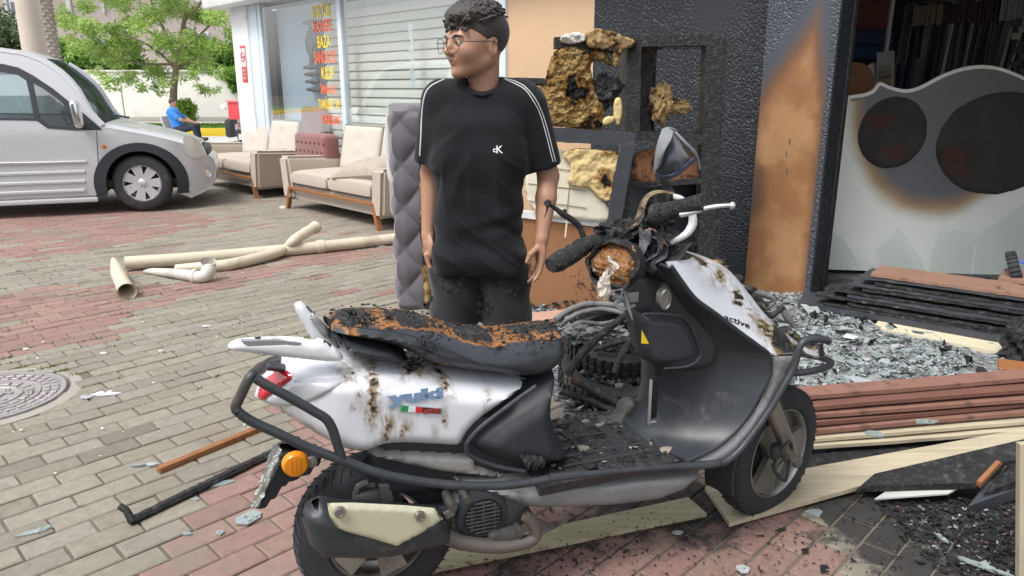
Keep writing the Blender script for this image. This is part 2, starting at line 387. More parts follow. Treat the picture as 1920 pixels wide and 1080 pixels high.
def text_mesh(txt,size,ext=.002,bold=0.,font=None,shear=0.,space=1.):
    cu=bpy.data.curves.new('lettering','FONT'); cu.body=txt; cu.size=size; cu.extrude=ext; cu.offset=bold; cu.align_x='CENTER'; cu.align_y='CENTER'; cu.shear=shear; cu.space_character=space
    o=bpy.data.objects.new('lettering',cu); COL.objects.link(o); dg=bpy.context.evaluated_depsgraph_get(); me=bpy.data.meshes.new_from_object(o.evaluated_get(dg))
    vs=[v.co.copy() for v in me.vertices]; fs=[tuple(p.vertices) for p in me.polygons]; bpy.data.objects.remove(o); bpy.data.curves.remove(cu); bpy.data.meshes.remove(me); return vs,fs
def ss(x,a,b):
    t=min(1,max(0,(x-a)/(b-a))); return t*t*(3-2*t)
def nz(p,s=1.): return noise.noise(Vector(p)*s)
# ================= GROUND =================
def plane_obj(name,x0,x1,y0,y1,z,mat,kind='structure'):
    o=mesh_obj(name,[(x0,y0,z),(x1,y0,z),(x1,y1,z),(x0,y1,z)],[(0,1,2,3)],mat,None,None); return tag(o,kind=kind)
m_joint=M('joint_sand',(.14,.125,.095),.95,vs=9,bs=200,bp=.6,dirt=(.07,.075,.045),dirtamt=.5,dirts=2.)
m_road=M('road_concrete',(.62,.62,.61),.9,vs=.5,bs=40,bp=.2)
plane_obj('ground',-150,150,-60,200,-.0065,m_joint)
plane_obj('road',-60,40,14.9,23.3,-.002,m_road)
# pavers: every brick has its own bevel, height and tint
FU=Vector((.68,-.73,0)).normalized(); FN=Vector((.73,.68,0)).normalized(); F0=Vector((-.71,7.95,0))
def fac(s,d=0.,z=0.): return F0+FU*s+FN*d+Vector((0,0,z))
m_pav,nt,b=newmat('clay_paver'); v=coords(nt)
ta=nt.nodes.new('ShaderNodeAttribute'); ta.attribute_name='tint'
n1=noi(nt,v,26,6,.7); c=mix(nt,1.,ta.outputs['Color'],ramp(nt,n1,[(.25,.72),(.5,1.),(.75,1.22)]),'MULTIPLY')
n2=noi(nt,v,1.3,5,.65); c=mix(nt,sstep(nt,n2,.5,.72),c,(.20,.175,.135)); 
n3=noi(nt,v,230,2,.6); c=mix(nt,mth(nt,'MULTIPLY',sstep(nt,n3,.66,.75),.55),c,(.05,.045,.04))
ba=nt.nodes.new('ShaderNodeAttribute'); ba.attribute_name='burn'
nb=noi(nt,v,9,7,.75,.5); x=mth(nt,'ADD',ba.outputs['Fac'],mth(nt,'MULTIPLY',mth(nt,'SUBTRACT',nb,.5),1.2)); c=mix(nt,mth(nt,'MULTIPLY',sstep(nt,x,.42,.72),.93),c,(.022,.021,.022))
nt.links.new(c,b.inputs['Base Color']); nt.links.new(mth(nt,'MULTIPLY_ADD',n1,.3,.6),b.inputs['Roughness'])
h=mth(nt,'ADD',noi(nt,v,150,5,.7),mth(nt,'MULTIPLY',noi(nt,v,30,3),1.2)); bump(nt,b,h,.5,.0022)
GA=R(45.5); e1=Vector((math.cos(GA),math.sin(GA),0)); e2=Vector((-math.sin(GA),math.cos(GA),0))
def gp(L): return [tuple(gnd(*p).xy) for p in L]
REDS=[gp([(-60,400),(150,385),(330,396),(420,412),(250,455),(120,478),(-60,490)]),
 gp([(-60,560),(90,530),(215,545),(330,520),(440,500),(600,470),(760,446),(760,470),(560,505),(400,545),(250,585),(120,650),(-60,700)]),
 gp([(545,745),(620,690),(1200,880),(1350,900),(1500,935),(1590,1060),(1600,1230),(330,1230),(290,1085),(360,960),(480,860),(540,810)])]
SOOT=[(gnd(1800,1010),.65,1.1),(gnd(1650,880),.4,1.),(gnd(1120,1000),.55,.5),(gnd(1380,985),.35,.45),(gnd(1780,980),.5,1.),(gnd(900,1075),.5,.45),(gnd(1250,900),.5,.7),(gnd(1080,620),.6,1.),(gnd(1500,800),.6,.8),(gnd(980,560),.5,.8),(gnd(1880,850),.5,1.),(gnd(1700,620),1.0,.55)]
MHC=Vector((-2.46,3.21,0)); MHR=.315
brs=[];P=MB();bur=[]
rr=random.Random(3)
L_,W_=.212,.106
for ib in range(-40,170):
    b0=ib*W_-2
    off=(ib%2)*L_*.5+rr.uniform(-.006,.006)
    for ia in range(-30,110):
        a0=ia*L_+off-6
        c0=e1*(a0+L_/2)+e2*(b0+W_/2)
        if c0.y<1.15 or c0.y>15 or abs(c0.x)>.80*(c0.y+.4)+.5: continue
        if (c0-F0).dot(FN)>-.03 : continue
        if (c0.xy-MHC.xy).length<MHR+.06: continue
        red=False
        for q in REDS:
            if inside(np.array([[c0.x,c0.y]]),q)[0]: red=True
        if rr.random()<.05: red=not red if c0.y>3.5 else red
        if red: k=rr.uniform(.84,1.08); col=(.262*k,.160*k*rr.uniform(.93,1.08),.138*k)
        else:
            k=rr.uniform(.84,1.08); col=(.248*k,.226*k,.186*k*rr.uniform(.94,1.05))
        if rr.random()<.06: col=tuple(x*.8 for x in col)
        bv=sum(max(0,w_*(1-(c0-p).length/r_)) for p,r_,w_ in SOOT)
        g_=.0035+rr.uniform(-.001,.001); zt=rr.uniform(-.0025,.0025); tx,ty=rr.uniform(-.012,.012),rr.uniform(-.02,.02)
        vs=[]
        for (ins,z) in ((0,-.03),(0,-.004),(.0045,0.)):
            for sa,sb in((-1,-1),(1,-1),(1,1),(-1,1)):
                la=sa*(L_/2-g_-ins);lb=sb*(W_/2-g_-ins); vs.append(c0+e1*la+e2*lb+Vector((0,0,z+zt+la*tx+lb*ty)))
        fs=[(8,9,10,11)]+[(i,(i+1)%4,4+(i+1)%4,4+i) for i in range(4)]+[(4+i,4+(i+1)%4,8+(i+1)%4,8+i) for i in range(4)]
        P.add(vs,fs,col=col); bur+=([bv]*12 if bv<=0 else [sum(max(0,w_*(1-(q-p).length/r_)) for p,r_,w_ in SOOT) for q in vs])
o=P.build('pavement',m_pav,None,None,burn=bur); tag(o,kind='structure')
# weeds growing in the joints
m_weed=M('weed',(.13,.17,.035),.8,bp=0,var=.4)
W=MB()
for _ in range(170):
    p=gnd(rr.uniform(-20,740),rr.uniform(460,760)); 
    if rr.random()<.35: p=gnd(*rr.choice([(95,690),(140,700),(60,690),(175,640),(240,590),(590,520),(300,545),(20,680)]))+Vector((rr.gauss(0,.05),rr.gauss(0,.05),0))
    a=p.dot(e1);b_=p.dot(e2); b_=round(b_/W_)*W_; p=e1*a+e2*b_
    for k in range(rr.randint(3,12)):
        q=p+e1*rr.gauss(0,.025)+e2*rr.gauss(0,.004); hh=rr.uniform(.004,.02); an=rr.uniform(0,6.3); d=Vector((math.cos(an),math.sin(an),0))*.004
        W.add([q-d,q+d,q+Vector((rr.uniform(-.012,.012),rr.uniform(-.012,.012),hh))],[(0,1,2)])
tag(W.build('weeds',m_weed,None,None),'tiny yellow green weeds growing in the paver joints','weeds',kind='stuff')
# manhole cover
m_iron=M('cast_iron',(.40,.37,.37),.5,.45,var=.25,bs=120,bp=.3,dirt=(.2,.16,.13),dirtamt=.5)
m_conc=M('concrete_ring',(.33,.31,.28),.9,bs=90,bp=.5,dirt=(.14,.12,.09),dirtamt=.4)
mh=empty('manhole_cover',MHC+Vector((0,0,.005)),0,'round cast iron manhole cover with raised pattern set in the brick paving','manhole cover')
B=MB(); B.lathe([(MHR+.075,-.028),(MHR+.07,-.006),(MHR+.02,-.002),(MHR+.018,-.02)],seg=48); B.build('surround',m_conc,mh)
B=MB(); B.lathe([(0,-.004),(MHR*.36,-.004),(MHR*.37,.0),(MHR*.42,.0),(MHR*.43,-.008),(MHR*.6,-.008),(MHR*.61,.0),(MHR*.66,.0),(MHR*.67,-.008),(MHR*.93,-.008),(MHR*.94,.002),(MHR,.002),(MHR+.005,-.02)],seg=64)
for ring,(r0,r1,n) in enumerate(((.69,.79,30),(.81,.91,36),(.45,.58,18))):
    for k in range(n):
        a=2*PI*(k+.5*ring)/n; rm=(r0+r1)/2*MHR; B.box((rm*math.cos(a),rm*math.sin(a),-.004),((r1-r0)*MHR*.8,2*PI*rm/n*.72,.009),.0015,a,1)
vs,fs=text_mesh('T.T.',.13,.004,.004); B.add([v+Vector((0,0,-.001)) for v in vs],fs)
B.build('lid',m_iron,mh)
# ================= SHOP BUILDING =================
m_white=M('white_paint',(.74,.75,.76),.5,bp=.05,dirt=(.45,.44,.42),dirtamt=.15)
m_alu=M('white_aluminium',(.62,.70,.76),.35,bp=.0,var=.04)
m_peach=M('peach_render',(.56,.38,.24),.85,vs=2.,bs=160,bp=.25,var=.07,dirt=(.52,.36,.22),dirtamt=.25)
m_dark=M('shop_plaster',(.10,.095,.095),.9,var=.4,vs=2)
m_ceil=M('shop_ceiling',(.33,.32,.31),.9)
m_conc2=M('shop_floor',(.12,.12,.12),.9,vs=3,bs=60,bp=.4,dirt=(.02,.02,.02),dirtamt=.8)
bld=empty('shop_building',F0,math.atan2(FU.y,FU.x),'single storey furniture shop with peach and white front and charred pillar','building')
# local frame: x along the front (s), y into the building, z up
def lbox(B,s0,s1,d0,d1,z0,z1,bev=.004): B.box(((s0+s1)/2,(d0+d1)/2,(z0+z1)/2),(abs(s1-s0),abs(d1-d0),z1-z0),bev)
B=MB(); lbox(B,-5.05,-4.50,-.05,.35,0,2.60,.01); B.build('corner_pillar',m_white,bld)
B=MB(); lbox(B,-5.45,10.6,-.30,.50,2.56,3.05,.02); B.build('header_beam',m_white,bld)
B=MB(); lbox(B,.98,2.05,0,.2,0,2.555); B.build('wall',m_peach,bld)
B=MB(); lbox(B,-5.0,.98,-.02,.2,0,.30,.01); B.build('sill_wall',m_white,bld)
for (s0,s1) in ((-4.50,-4.22),(-2.035,-1.945),(.78,.98),(-4.22,-4.12)):
    B=MB(); lbox(B,s0,s1,-.03 if s0!=-4.22 else -.02,.06,.30,2.555,.006); B.build('window_frame',m_alu,bld)
m_gl=glassmat('shop_glass',(.96,.99,1.),.02,.75)
for (s0,s1) in ((-4.12,-2.035),(-1.945,.78)):
    B=MB(); lbox(B,s0,s1,.0,.008,.30,2.555,.0); B.build('window_pane',m_gl,bld)
# back and side walls, roof, floor of the interior
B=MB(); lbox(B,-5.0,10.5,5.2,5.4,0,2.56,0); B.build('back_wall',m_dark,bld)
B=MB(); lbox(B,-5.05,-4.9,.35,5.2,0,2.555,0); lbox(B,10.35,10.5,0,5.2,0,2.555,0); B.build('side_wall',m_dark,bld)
m_part=M('partition',(.33,.36,.40),.85,var=.1)
B=MB(); lbox(B,2.05,2.15,.2,5.2,0,2.555,0); B.build('partition_wall',m_part,bld)
B=MB(); lbox(B,-5.4,10.6,-.28,5.4,3.051,3.2,.01); B.build('roof',m_white,bld)
B=MB(); lbox(B,-5.05,10.5,.5,5.2,2.60,2.68,0); B.build('ceiling',m_ceil,bld)
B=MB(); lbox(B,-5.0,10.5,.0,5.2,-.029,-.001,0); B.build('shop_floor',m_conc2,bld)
# charred pillar: crocodile char on the left, soot and bare brown board on the right
m_croc=burnmat('charred_cladding',(.40,.26,.16),soot=True,nscale=2.2,namt=.30,cells=33,rough=.5,crough=.55,scorch=(.15,.08,.045),sootcol=(.018,.0215,.029),basebump=.15,speck=.4)
def wallsheet(name,mat,s0,s1,z0,z1,d,bf,g=.03,label=None,edge=.0,parent=None):
    vs,fs=sheet([(s0,z0),(s1,z0),(s1,z1),(s0,z1)],lambda x,z:d,.03,g); o=mesh_obj(name,vs,fs,mat,parent or bld,30,burn=bf); 
    if label: o['label']=label
    return o
def b_left(v): return .92+.40*nz(v,1.3)
wallsheet('charred_wall',m_croc,2.05,3.66,.0,2.555,-.012,b_left,label='wall cladding burnt to blue black crocodile char')
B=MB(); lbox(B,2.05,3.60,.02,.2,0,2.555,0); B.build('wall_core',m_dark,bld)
def flame(v):
    # bare brown tongue, wide at the bottom, leaning to a point at the top right
    z=v.z; L=3.645+.24*max(0,(z-.95)/.9)**1.4; R_=4.09-.01*z
    d=max((L-v.x)*(1. if z>.9 else .6),(v.x-R_)*1.6); b_=.37+d*1.75
    b_+=max(0,z-1.3)*.62+.20*math.exp(-((v.x-3.70)**2/.010+(z-.72)**2/.05))-.10*math.exp(-((v.x-3.86)**2/.03+(z-.95)**2/.12))
    if v.x>4.115: b_=1.1
    return max(0,min(1.1,b_))
m_flame=burnmat('sooted_board',(.27,.128,.055),soot=True,nscale=3.4,namt=.24,cells=36,rough=.5,crough=.5,scorch=(.15,.07,.035),sootcol=(.062,.070,.086),basebump=.15,speck=.25,bright=(.38,.21,.10))
wallsheet('sooted_panel',m_flame,3.66,4.145,.0,2.555,-.12,flame,.02,'smooth pillar panel with a bare brown tongue in the soot')
B=MB(); lbox(B,3.67,4.14,-.088,.10,0,2.555,.0); B.build('pillar_core',m_croc,bld,35,lambda v:1.15+.2*nz(v,2))
B=MB(); lbox(B,4.135,4.150,.08,.13,0,2.555,.004); B.build('pillar_edge_strip',charmat('edge_char',1.,45),bld)
B=MB()
for (x,z,h_) in ((3.90,1.06,.05),(3.885,.98,.04),(3.90,.86,.05),(3.84,.60,.02),(3.98,.72,.015),(3.72,1.02,.015),(3.80,.35,.012)): l=lump(None,(x,-.121,z),h_*.5,None,n=2,amp=.5,seed=x*9+z,squash=(.22,.05,1.)); B.add(l.v,l.f)
B.build('scorch_nick',m_dark,bld)
# lettering on the glass
m_ly=M('yellow_vinyl',(.85,.62,.02),.4,bp=0,var=.05); m_lr=M('orange_red_vinyl',(.85,.16,.06),.4,bp=0,var=.05)
for i,(t,px,py,wd) in enumerate((('KOLTUK',603,20,.46),('KANEPE',605,48,.46),('BAZA',608,78,.32),('SANDALYE',610,107,.54),('KILIF',615,137,.31),('İMALAT',617,165,.42),('TAMİRAT VE',617,192,.54),('YENİLEME',620,222,.46))):
    vs,fs=text_mesh(t,.2,.001,.002); x0=min(v.x for v in vs);x1=max(v.x for v in vs);y0=min(v.y for v in vs);y1=max(v.y for v in vs)
    p=onplane(px,py,F0,FN); s=(p-F0).dot(FU); B=MB()
    B.add([Vector((s+(v.x-(x0+x1)/2)/(x1-x0)*wd,-.006+v.z,p.z+(v.y-(y0+y1)/2)/(y1-y0)*.145)) for v in vs],fs)
    o=B.build('lettering',m_ly if i%2==0 else m_lr,bld,None); o['label']=('yellow' if i%2==0 else 'orange red')+' letters '+t+' on the window glass'
# no smoking sticker on the corner pillar
B=MB(); lbox(B,-4.80,-4.62,-.058,-.052,1.50,2.02,.002); stk=B.build('sticker',M('red_sticker',(.62,.07,.07),.4,bp=0),bld)
B=MB(); lbox(B,-4.79,-4.63,-.0605,-.0585,1.72,1.98,.001); B.build('sticker_field',m_white,bld)
B=MB(); q=Matrix.Rotation(R(90),3,'X')
B.lathe([(.055,-.001),(.055,.002),(.072,.002),(.072,-.001)],(-4.71,-.063,1.86),q,28); B.box((-4.71,-.064,1.86),(.12,.003,.014),0,Matrix.Rotation(R(45),3,'Y')); B.build('no_smoking_ring',M('red_ring',(.7,.03,.03),.4,bp=0),bld)
B=MB(); B.box((-4.71,-.063,1.86),(.085,.002,.014),0); B.build('cigarette_symbol',M('black_print',(.02,.02,.02),.5,bp=0),bld)
for k,t in enumerate(('SİGARA','İÇMEK','YASAKTIR')):
    vs,fs=text_mesh(t,.045,.0005,.001); B=MB(); B.add([Vector((-4.71+v.x*.8,-.0595,1.67-k*.055+v.y)) for v in vs],fs); B.build('lettering',m_white,bld,None)
# ================= INSIDE THE SHOP WINDOWS =================
def inshop(name,label,cat,group=None): return empty(name,F0,math.atan2(FU.y,FU.x),label,cat,group)
m_cream=M('cream_slats',(.84,.81,.72),.6,bp=.02,var=.05)
sl=inshop('slatted_panel','tall cream panel of horizontal slats leaning behind the shop glass','panel')
B=MB()
for i in range(17): B.box((-1.25,.22,.62+i*.105),(3.1,.02,.100),.010,Matrix.Rotation(R(-12),3,'X'))
B.build('slats',m_cream,sl)
B=MB(); lbox(B,-2.85,.75,.27,.31,.05,2.45,.004); B.build('backing',M('grey_backing',(.72,.73,.70),.8),sl)
gb=inshop('grey_board','plain grey blue board standing in the left window bay','board')
B=MB(); lbox(B,-4.1,-2.86,.22,.26,.0,2.5,.003); B.build('board',M('greyblue_board',(.46,.52,.60),.7,var=.05),gb)
m_leg=M('turned_leg',(.12,.12,.12),.5)
for kk,(px,py) in enumerate(((580,42),(582,126),(584,139),(586,153),(588,168))):
    p=onplane(px,py,F0+FN*.12,FN); s=(p-F0).dot(FU); B=MB()
    B.lathe([(0.001,-.17),(.02,-.17),(.022,-.11),(.012,-.09),(.03,-.05),(.034,0),(.014,.04),(.03,.07),(.032,.11),(.02,.16),(.001,.17)],(0,0,0),Matrix.Rotation(R(90),3,'Y'),14)
    o=B.build('turned_leg',m_leg); o.location=fac(s,.12,p.z); o.rotation_euler=(0,0,math.atan2(FU.y,FU.x)); tag(o,('topmost dark turned leg, above the scroll ornament behind the glass' if kk==0 else 'dark turned leg behind the glass, '+nth(kk-1)+' below the scroll ornament'),'furniture leg','turned legs displayed behind the glass')
B=MB(); p=onplane(585,85,F0+FN*.12,FN); s=(p-F0).dot(FU)
o=lump(None,(0,0,0),.14,None,n=4,amp=.5,seed=9,squash=(.9,.2,1.6)).build('carved_bracket',m_leg,None,60); o.location=fac(s,.12,p.z); o.rotation_euler=(0,0,math.atan2(FU.y,FU.x)); tag(o,'dark carved scroll ornament hanging between the turned legs','ornament')
# torn white paper strip
B=MB()
for i in range(9): z=1.45+i*.075; B.box((-.62+.014*math.sin(i*2.3),.05,z),(.07+.03*math.sin(i*1.7),.003,.08),.001)
pz=B.build('paper_strip',m_white); pz.location=F0; pz.rotation_euler=(0,0,math.atan2(FU.y,FU.x)); tag(pz,'torn white paper strip stuck upright inside the window','paper')
# maroon tufted sofa behind glass
m_mar=M('maroon_velvet',(.20,.075,.07),.7,bs=200,sheen=.4)
mf=inshop('tufted_sofa','maroon button tufted seat between the beige sofas and the shop glass','sofa')
B=MB(); B.box((-3.0,.12,.70),(.62,.14,.95),.07,seg=5); B.build('backrest',m_mar,mf)
B=MB(); B.box((-2.42,-.20,.43),(.82,.22,.86),.06,seg=4)
B.build('side_panel',m_mar,mf)
B=MB()
for i in range(7):
    for j in range(4): B.lathe([(0.001,.012),(.012,.008),(.016,0)],(-2.76+i*.11+(j%2)*.055,-.312,.42+j*.11),Matrix.Rotation(R(90),3,'X'),8)
B.build('tufting',M('maroon_button',(.13,.04,.04),.5),mf)
# dark grey tufted bed behind right pane
m_gr=M('grey_velvet',(.12,.13,.15),.7,sheen=.3)
gt=inshop('headboard','low blue grey padded headboard with piped edge behind the right window pane','headboard')
B=MB(); 
for i in range(12): B.tube([(-1.75+i*.15,.10,.30),(-1.75+i*.15,.10,.86+.03*math.sin(i*.5))],.075,10)
B.build('padded_board',m_gr,gt)
# ================= DEEP SHOP (right opening) =================
m_fab=[M('swatch%d'%i,c,.85,bp=.1,var=.3) for i,c in enumerate(((.06,.06,.063),(.14,.14,.15),(.34,.32,.28),(.07,.08,.12),(.46,.43,.37),(.10,.075,.075),(.20,.21,.23)))]
rk=empty('swatch_rail',(0,0,0),0,'ceiling rail along the back of the dark shop carrying fabric samples','rail')
A=at(1700,8,7.6);Bp=at(1950,-10,6.9)
B=MB(); B.tube([A+Vector((0,-.02,.0)),Bp+Vector((0,-.02,.0))],.014,8); B.tube([A+Vector((0,-.02,.07)),Bp+Vector((0,-.02,.07))],.010,8); B.build('rail_tube',M('rail_steel',(.35,.35,.35),.4,.8),rk)
mats=['charcoal','dark grey','taupe','navy','beige','brown','slate']
cnt=0
for layer in range(2):
    n=44
    for i in range(n):
        t=(i+.5*layer+rr.uniform(-.2,.2))/n; p=A.lerp(Bp,t); ln=rr.uniform(1.15,1.5) if layer else rr.uniform(.9,1.4)
        ci=rr.choice([0,0,0,1,2,3,4,5,6,1,6,0]); wd=rr.uniform(.018,.04)
        y=p.y+layer*.09-.05; x=p.x; pts=[];B=MB(); sw=rr.uniform(-.05,.10); cr=rr.uniform(-.5,.9)
        K=9;vs=[];fs=[]
        for k in range(K):
            u=k/(K-1); cx=x-sw*u*u-.08*u*(1 if t>.6 else .3); z=p.z-.01-ln*u; wv=.008*math.sin(7*u+i); 
            for sx in(-1,1):
                for sy in(-1,1): vs.append((cx+sx*wd*math.cos(cr)*(1-.25*u),y+sy*.004+sx*wd*math.sin(cr)+wv,z))
        for k in range(K-1):
            a=4*k
            for q in((0,1,5,4),(1,3,7,5),(3,2,6,7),(2,0,4,6)): fs.append(tuple(a+w_ for w_ in q))
        fs+= [(0,2,3,1),(4*K-4,4*K-3,4*K-1,4*K-2)]
        B.add(vs,fs); o=B.build('fabric_sample',m_fab[ci],None,50); tag(o,mats[ci]+' fabric sample, '+nth(i)+' from the left in the '+('front' if layer==0 else 'rear')+' row of the rail','fabric sample','fabric samples hanging in the dark shop')
# short beige / violet / white tabs on the top of the rail
for (t0,t1,c,lb) in ((.02,.26,(.30,.23,.17),'tan'),(.27,.66,(.07,.045,.07),'violet'),(.68,.95,(.33,.33,.33),'pale grey')):
    B=MB(); n=int((t1-t0)*60)
    for i in range(n):
        p=A.lerp(Bp,t0+(t1-t0)*i/n); B.box(p+Vector((0,-.12+rr.uniform(-.01,.01),-.12)),(.018,.01,rr.uniform(.16,.2)),.002,rr.uniform(-.5,.5))
    o=B.build('sample_tabs',M('tabs_'+lb.replace(' ','_'),c,.8,bp=0)); tag(o,'row of short '+lb+' sample tabs at the top of the fabric rail','sample tabs')
# dark red and blue bolts on the left, white post, colour card, brown disc
def boxat(name,mat,px0,py0,px1,py1,Y,dep,label,cat,bev=.01,kind=None):
    a=at(px0,py1,Y);b_=at(px1,py0,Y); B=MB(); B.box(((a.x+b_.x)/2,Y+dep/2,(a.z+b_.z)/2),(abs(b_.x-a.x),dep,abs(b_.z-a.z)),bev); o=B.build(name,mat); return tag(o,label,cat)
boxat('red_board',M('dark_red',(.17,.05,.042),.8),1595,-10,1673,58,7.2,.05,'dark red board behind the blue fabric bolts','board')
B=MB()
for k,(py) in enumerate((72,100)):
    a=at(1590,py,7.0);b_=at(1668,py,7.0); rl=MB(); rl.tube([a,b_],.075,16); o=rl.build('fabric_bolt',M('navy_bolt%d'%k,(.03,.05,.10) if k==0 else (.02,.05,.10),.8)); tag(o,('upper' if k==0 else 'lower')+' dark blue fabric bolt lying under the dark red board','fabric bolt','dark blue bolts by the post')
B=MB(); B.tube([at(1676,-15,6.6),at(1662,90,6.6),at(1655,150,6.6)],.02,10); tag(B.build('white_post',M('post_white',(.45,.44,.42),.6)),'slim white post beside the dark red board','post')
cc=empty('colour_card',(0,0,0),0,'tall fabric colour card with brown and pink swatches hanging on the white post','colour card')
ca=at(1660,150,6.45); q=Matrix.Rotation(R(-7),3,'Y')
B=MB(); B.box(ca,(.15,.008,.46),.003,q); B.build('card',M('card_grey',(.30,.29,.28),.7),cc)
cols=[(.30,.30,.28),(.22,.21,.17),(.17,.16,.11),(.12,.10,.06),(.30,.20,.09),(.16,.055,.025),(.10,.03,.02),(.33,.18,.19),(.12,.10,.10)]
B=MB()
for i,c_ in enumerate(cols):
    B=MB(); B.box(ca+q@Vector((-.01,-.007,.14-i*.038)),(.10,.006,.033),.001,q); B.build('swatch',M('cardsw%d'%i,c_,.8,bp=0),cc)
B=MB(); B.tube([at(1722,110,6.7),at(1705,190,6.7)],.07,18); tag(B.build('charcoal_roll',M('charcoal_roll',(.05,.055,.06),.7)),'upright charcoal fabric roll beside the colour card','fabric roll')
B=MB(); B.tube([at(1695,118,6.8),at(1684,190,6.8)],.05,18); tag(B.build('navy_roll',M('navy_roll',(.02,.03,.05),.7)),'upright navy fabric roll between card and charcoal roll','fabric roll')
B=MB(); p=at(1598,158,6.2); B.lathe([(0.001,-.02),(.17,-.02),(.175,0),(.17,.02),(.001,.02)],p,Matrix.Rotation(R(90),3,'X'),40); tag(B.build('round_board',M('brown_disc',(.20,.075,.025),.6)),'round brown board standing behind the wavy headboard','board')
B=MB(); p=at(1640,140,6.5); B.lathe([(0.001,-.02),(.10,-.02),(.10,0.02),(.001,.02)],p,Matrix.Rotation(R(80),3,'X'),30); tag(B.build('white_roll_end',M('roll_end_white',(.42,.41,.39),.7)),'pale roll end between brown disc and colour card','fabric roll')
# hanging dark samples far right & small ones by the post
for i in range(10):
    p=at(1905+ (i%2)*14,42+i*13,5.9); B=MB(); B.box(p,(.075,.02,.05),.006,Matrix.Rotation(R(-14+5*(i%3)),3,'Y'))
    tag(B.build('swatch_book',M('swb%d'%i,rr.choice([(.05,.04,.035),(.09,.085,.08),(.03,.02,.03),(.16,.15,.14)]),.8)),'small dark swatch book, '+nth(i)+' from the top at the right edge of the shop','swatch book','swatch books hanging at the right edge')
# ================= BURNT WAVY HEADBOARD =================
m_hb=burnmat('scorched_laminate',(.76,.79,.76),soot=True,nscale=2.5,namt=.2,cells=14,rough=.3,crough=.35,scorch=(.38,.25,.13),sootcol=(.125,.130,.145),basebump=.03,var=.05,croc=False)
HY=5.6
def hp(px,py): p=at(px,py,HY); return (p.x,p.z)
hb=empty('wavy_headboard',(0,HY,0),0,'large white wavy topped headboard scorched grey with two burnt round pads','headboard')
top=[(1584,186),(1600,184),(1625,180),(1640,172),(1650,160),(1665,166),(1690,173),(1712,172),(1735,163),(1765,147),(1800,134),(1835,128),(1870,131),(1900,141),(1935,158),(1990,195),(2030,215)]
poly=[hp(*p) for p in top]+[hp(2000,520),hp(1548,505),hp(1556,430),hp(1570,320)]
def hbburn(v):
    # soot above an arc dipping from the left edge to the bottom centre and rising to the right
    p0=at(1600,200,HY);x=v.x;z=v.z
    cx,cz=hp(1775,185); rx=hp(1985,0)[0]-cx; rz=cz-hp(0,402)[1]
    d=math.sqrt(((x-cx)/rx)**2+(max(0,cz-z)/rz)**2)
    b_=.74-1.05*(d-.74)*1.35 if z<cz else .74-(.9*max(0,d-.9))
    return max(-.3,min(.80,b_))
vs,fs=sheet(poly,lambda x,z:0.,.03,.03); mesh_obj('board',vs,fs,m_hb,hb,30,burn=hbburn)
m_edge=M('white_edge',(.78,.77,.72),.5,bp=0)
B=MB(); B.tube([Vector((hp(*p)[0],.012,hp(*p)[1]+.008)) for p in top],.016,8,smoothn=3,flat=1.); B.build('edge_band',m_edge,hb)
m_pad=burnmat('burnt_pad',(.050,.045,.045),scorch=(.085,.032,.022),nscale=9,namt=.35,rough=.85,crough=.85,soot=True,croc=False,sootcol=(.085,.032,.022),basebump=1.5,var=.6,spec=.15)
for (cx,cy,rx_,ry_) in ((1673,248,64,67),(1872,268,116,96)):
    a=hp(cx-rx_,cy);b_=hp(cx+rx_,cy);u=hp(cx,cy-ry_);l=hp(cx,cy+ry_); C0=((a[0]+b_[0])/2,(u[1]+l[1])/2); RX=(b_[0]-a[0])/2;RZ=(u[1]-l[1])/2
    pl=[(C0[0]+RX*math.cos(t)*(1+.012*nz((math.cos(t)*3,math.sin(t)*3,cx))+.018*nz((math.cos(t)*14,math.sin(t)*14,cx))),C0[1]+RZ*math.sin(t)*(1+.02*nz((math.cos(t)*4,math.sin(t)*4,cx+9))+.02*nz((math.cos(t)*15,math.sin(t)*15,cx+5)))) for t in [2*PI*k/140 for k in range(140)]]
    vs,fs=inflate(pl,.022,.03,.03,-.004); hot=[hp(1672,285),hp(1650,225)] if cx<1700 else [hp(1795,320),hp(1790,290)]
    o=mesh_obj('burnt_pad',vs,fs,m_pad,hb,60,burn=lambda v:max(.42*math.exp(-(((v.x-q[0])/.17)**2+((v.z-q[1])/.10)**2)) for q in hot)); o['label']=('smaller' if cx<1700 else 'larger')+' round pad charred black with rusty patches'
# broken sheet glass leaning in front of the headboard
m_gs=glassmat('broken_pane',(.975,.99,.985),.08,.2)
gp_=empty('broken_glass_sheet',(0,0,0),0,'cracked clear glass panel with jagged top leaning against the headboard foot','glass panel')
B=MB()
for pl in ([(1552,505),(1556,432),(1580,448),(1612,500)],[(1612,508),(1578,455),(1600,470),(1645,505)],[(1668,512),(1640,470),(1662,452),(1682,428),(1706,455),(1737,512)],[(1742,515),(1745,470),(1762,440),(1790,432),(1830,437),(1822,515)],[(1826,516),(1834,440),(1862,425),(1925,380),(1945,520)]):
    q=[at(x,y,HY-.10-.01*(y<470)) for x,y in pl]; n=len(q); B.add(q+[v+Vector((0,.006,0)) for v in q],[tuple(range(n)),tuple(range(n,2*n))[::-1]]+[(i,(i+1)%n,n+(i+1)%n,n+i) for i in range(n)])
B.build('glass_pieces',m_gs,gp_,None)
B=MB()
m_ge=M('glass_edge',(.62,.74,.72),.2,bp=0,spec=.9)
for pl in ([(1552,505),(1556,432),(1580,448),(1612,500)],[(1668,512),(1640,470),(1662,452),(1682,428),(1706,455),(1737,512)],[(1742,515),(1745,470),(1762,440),(1790,432),(1830,437),(1822,515)]):
    q=[at(x,y,HY-.104) for x,y in pl]; B.tube(q,.0022,5)
B.build('glass_rim',m_ge,gp_)
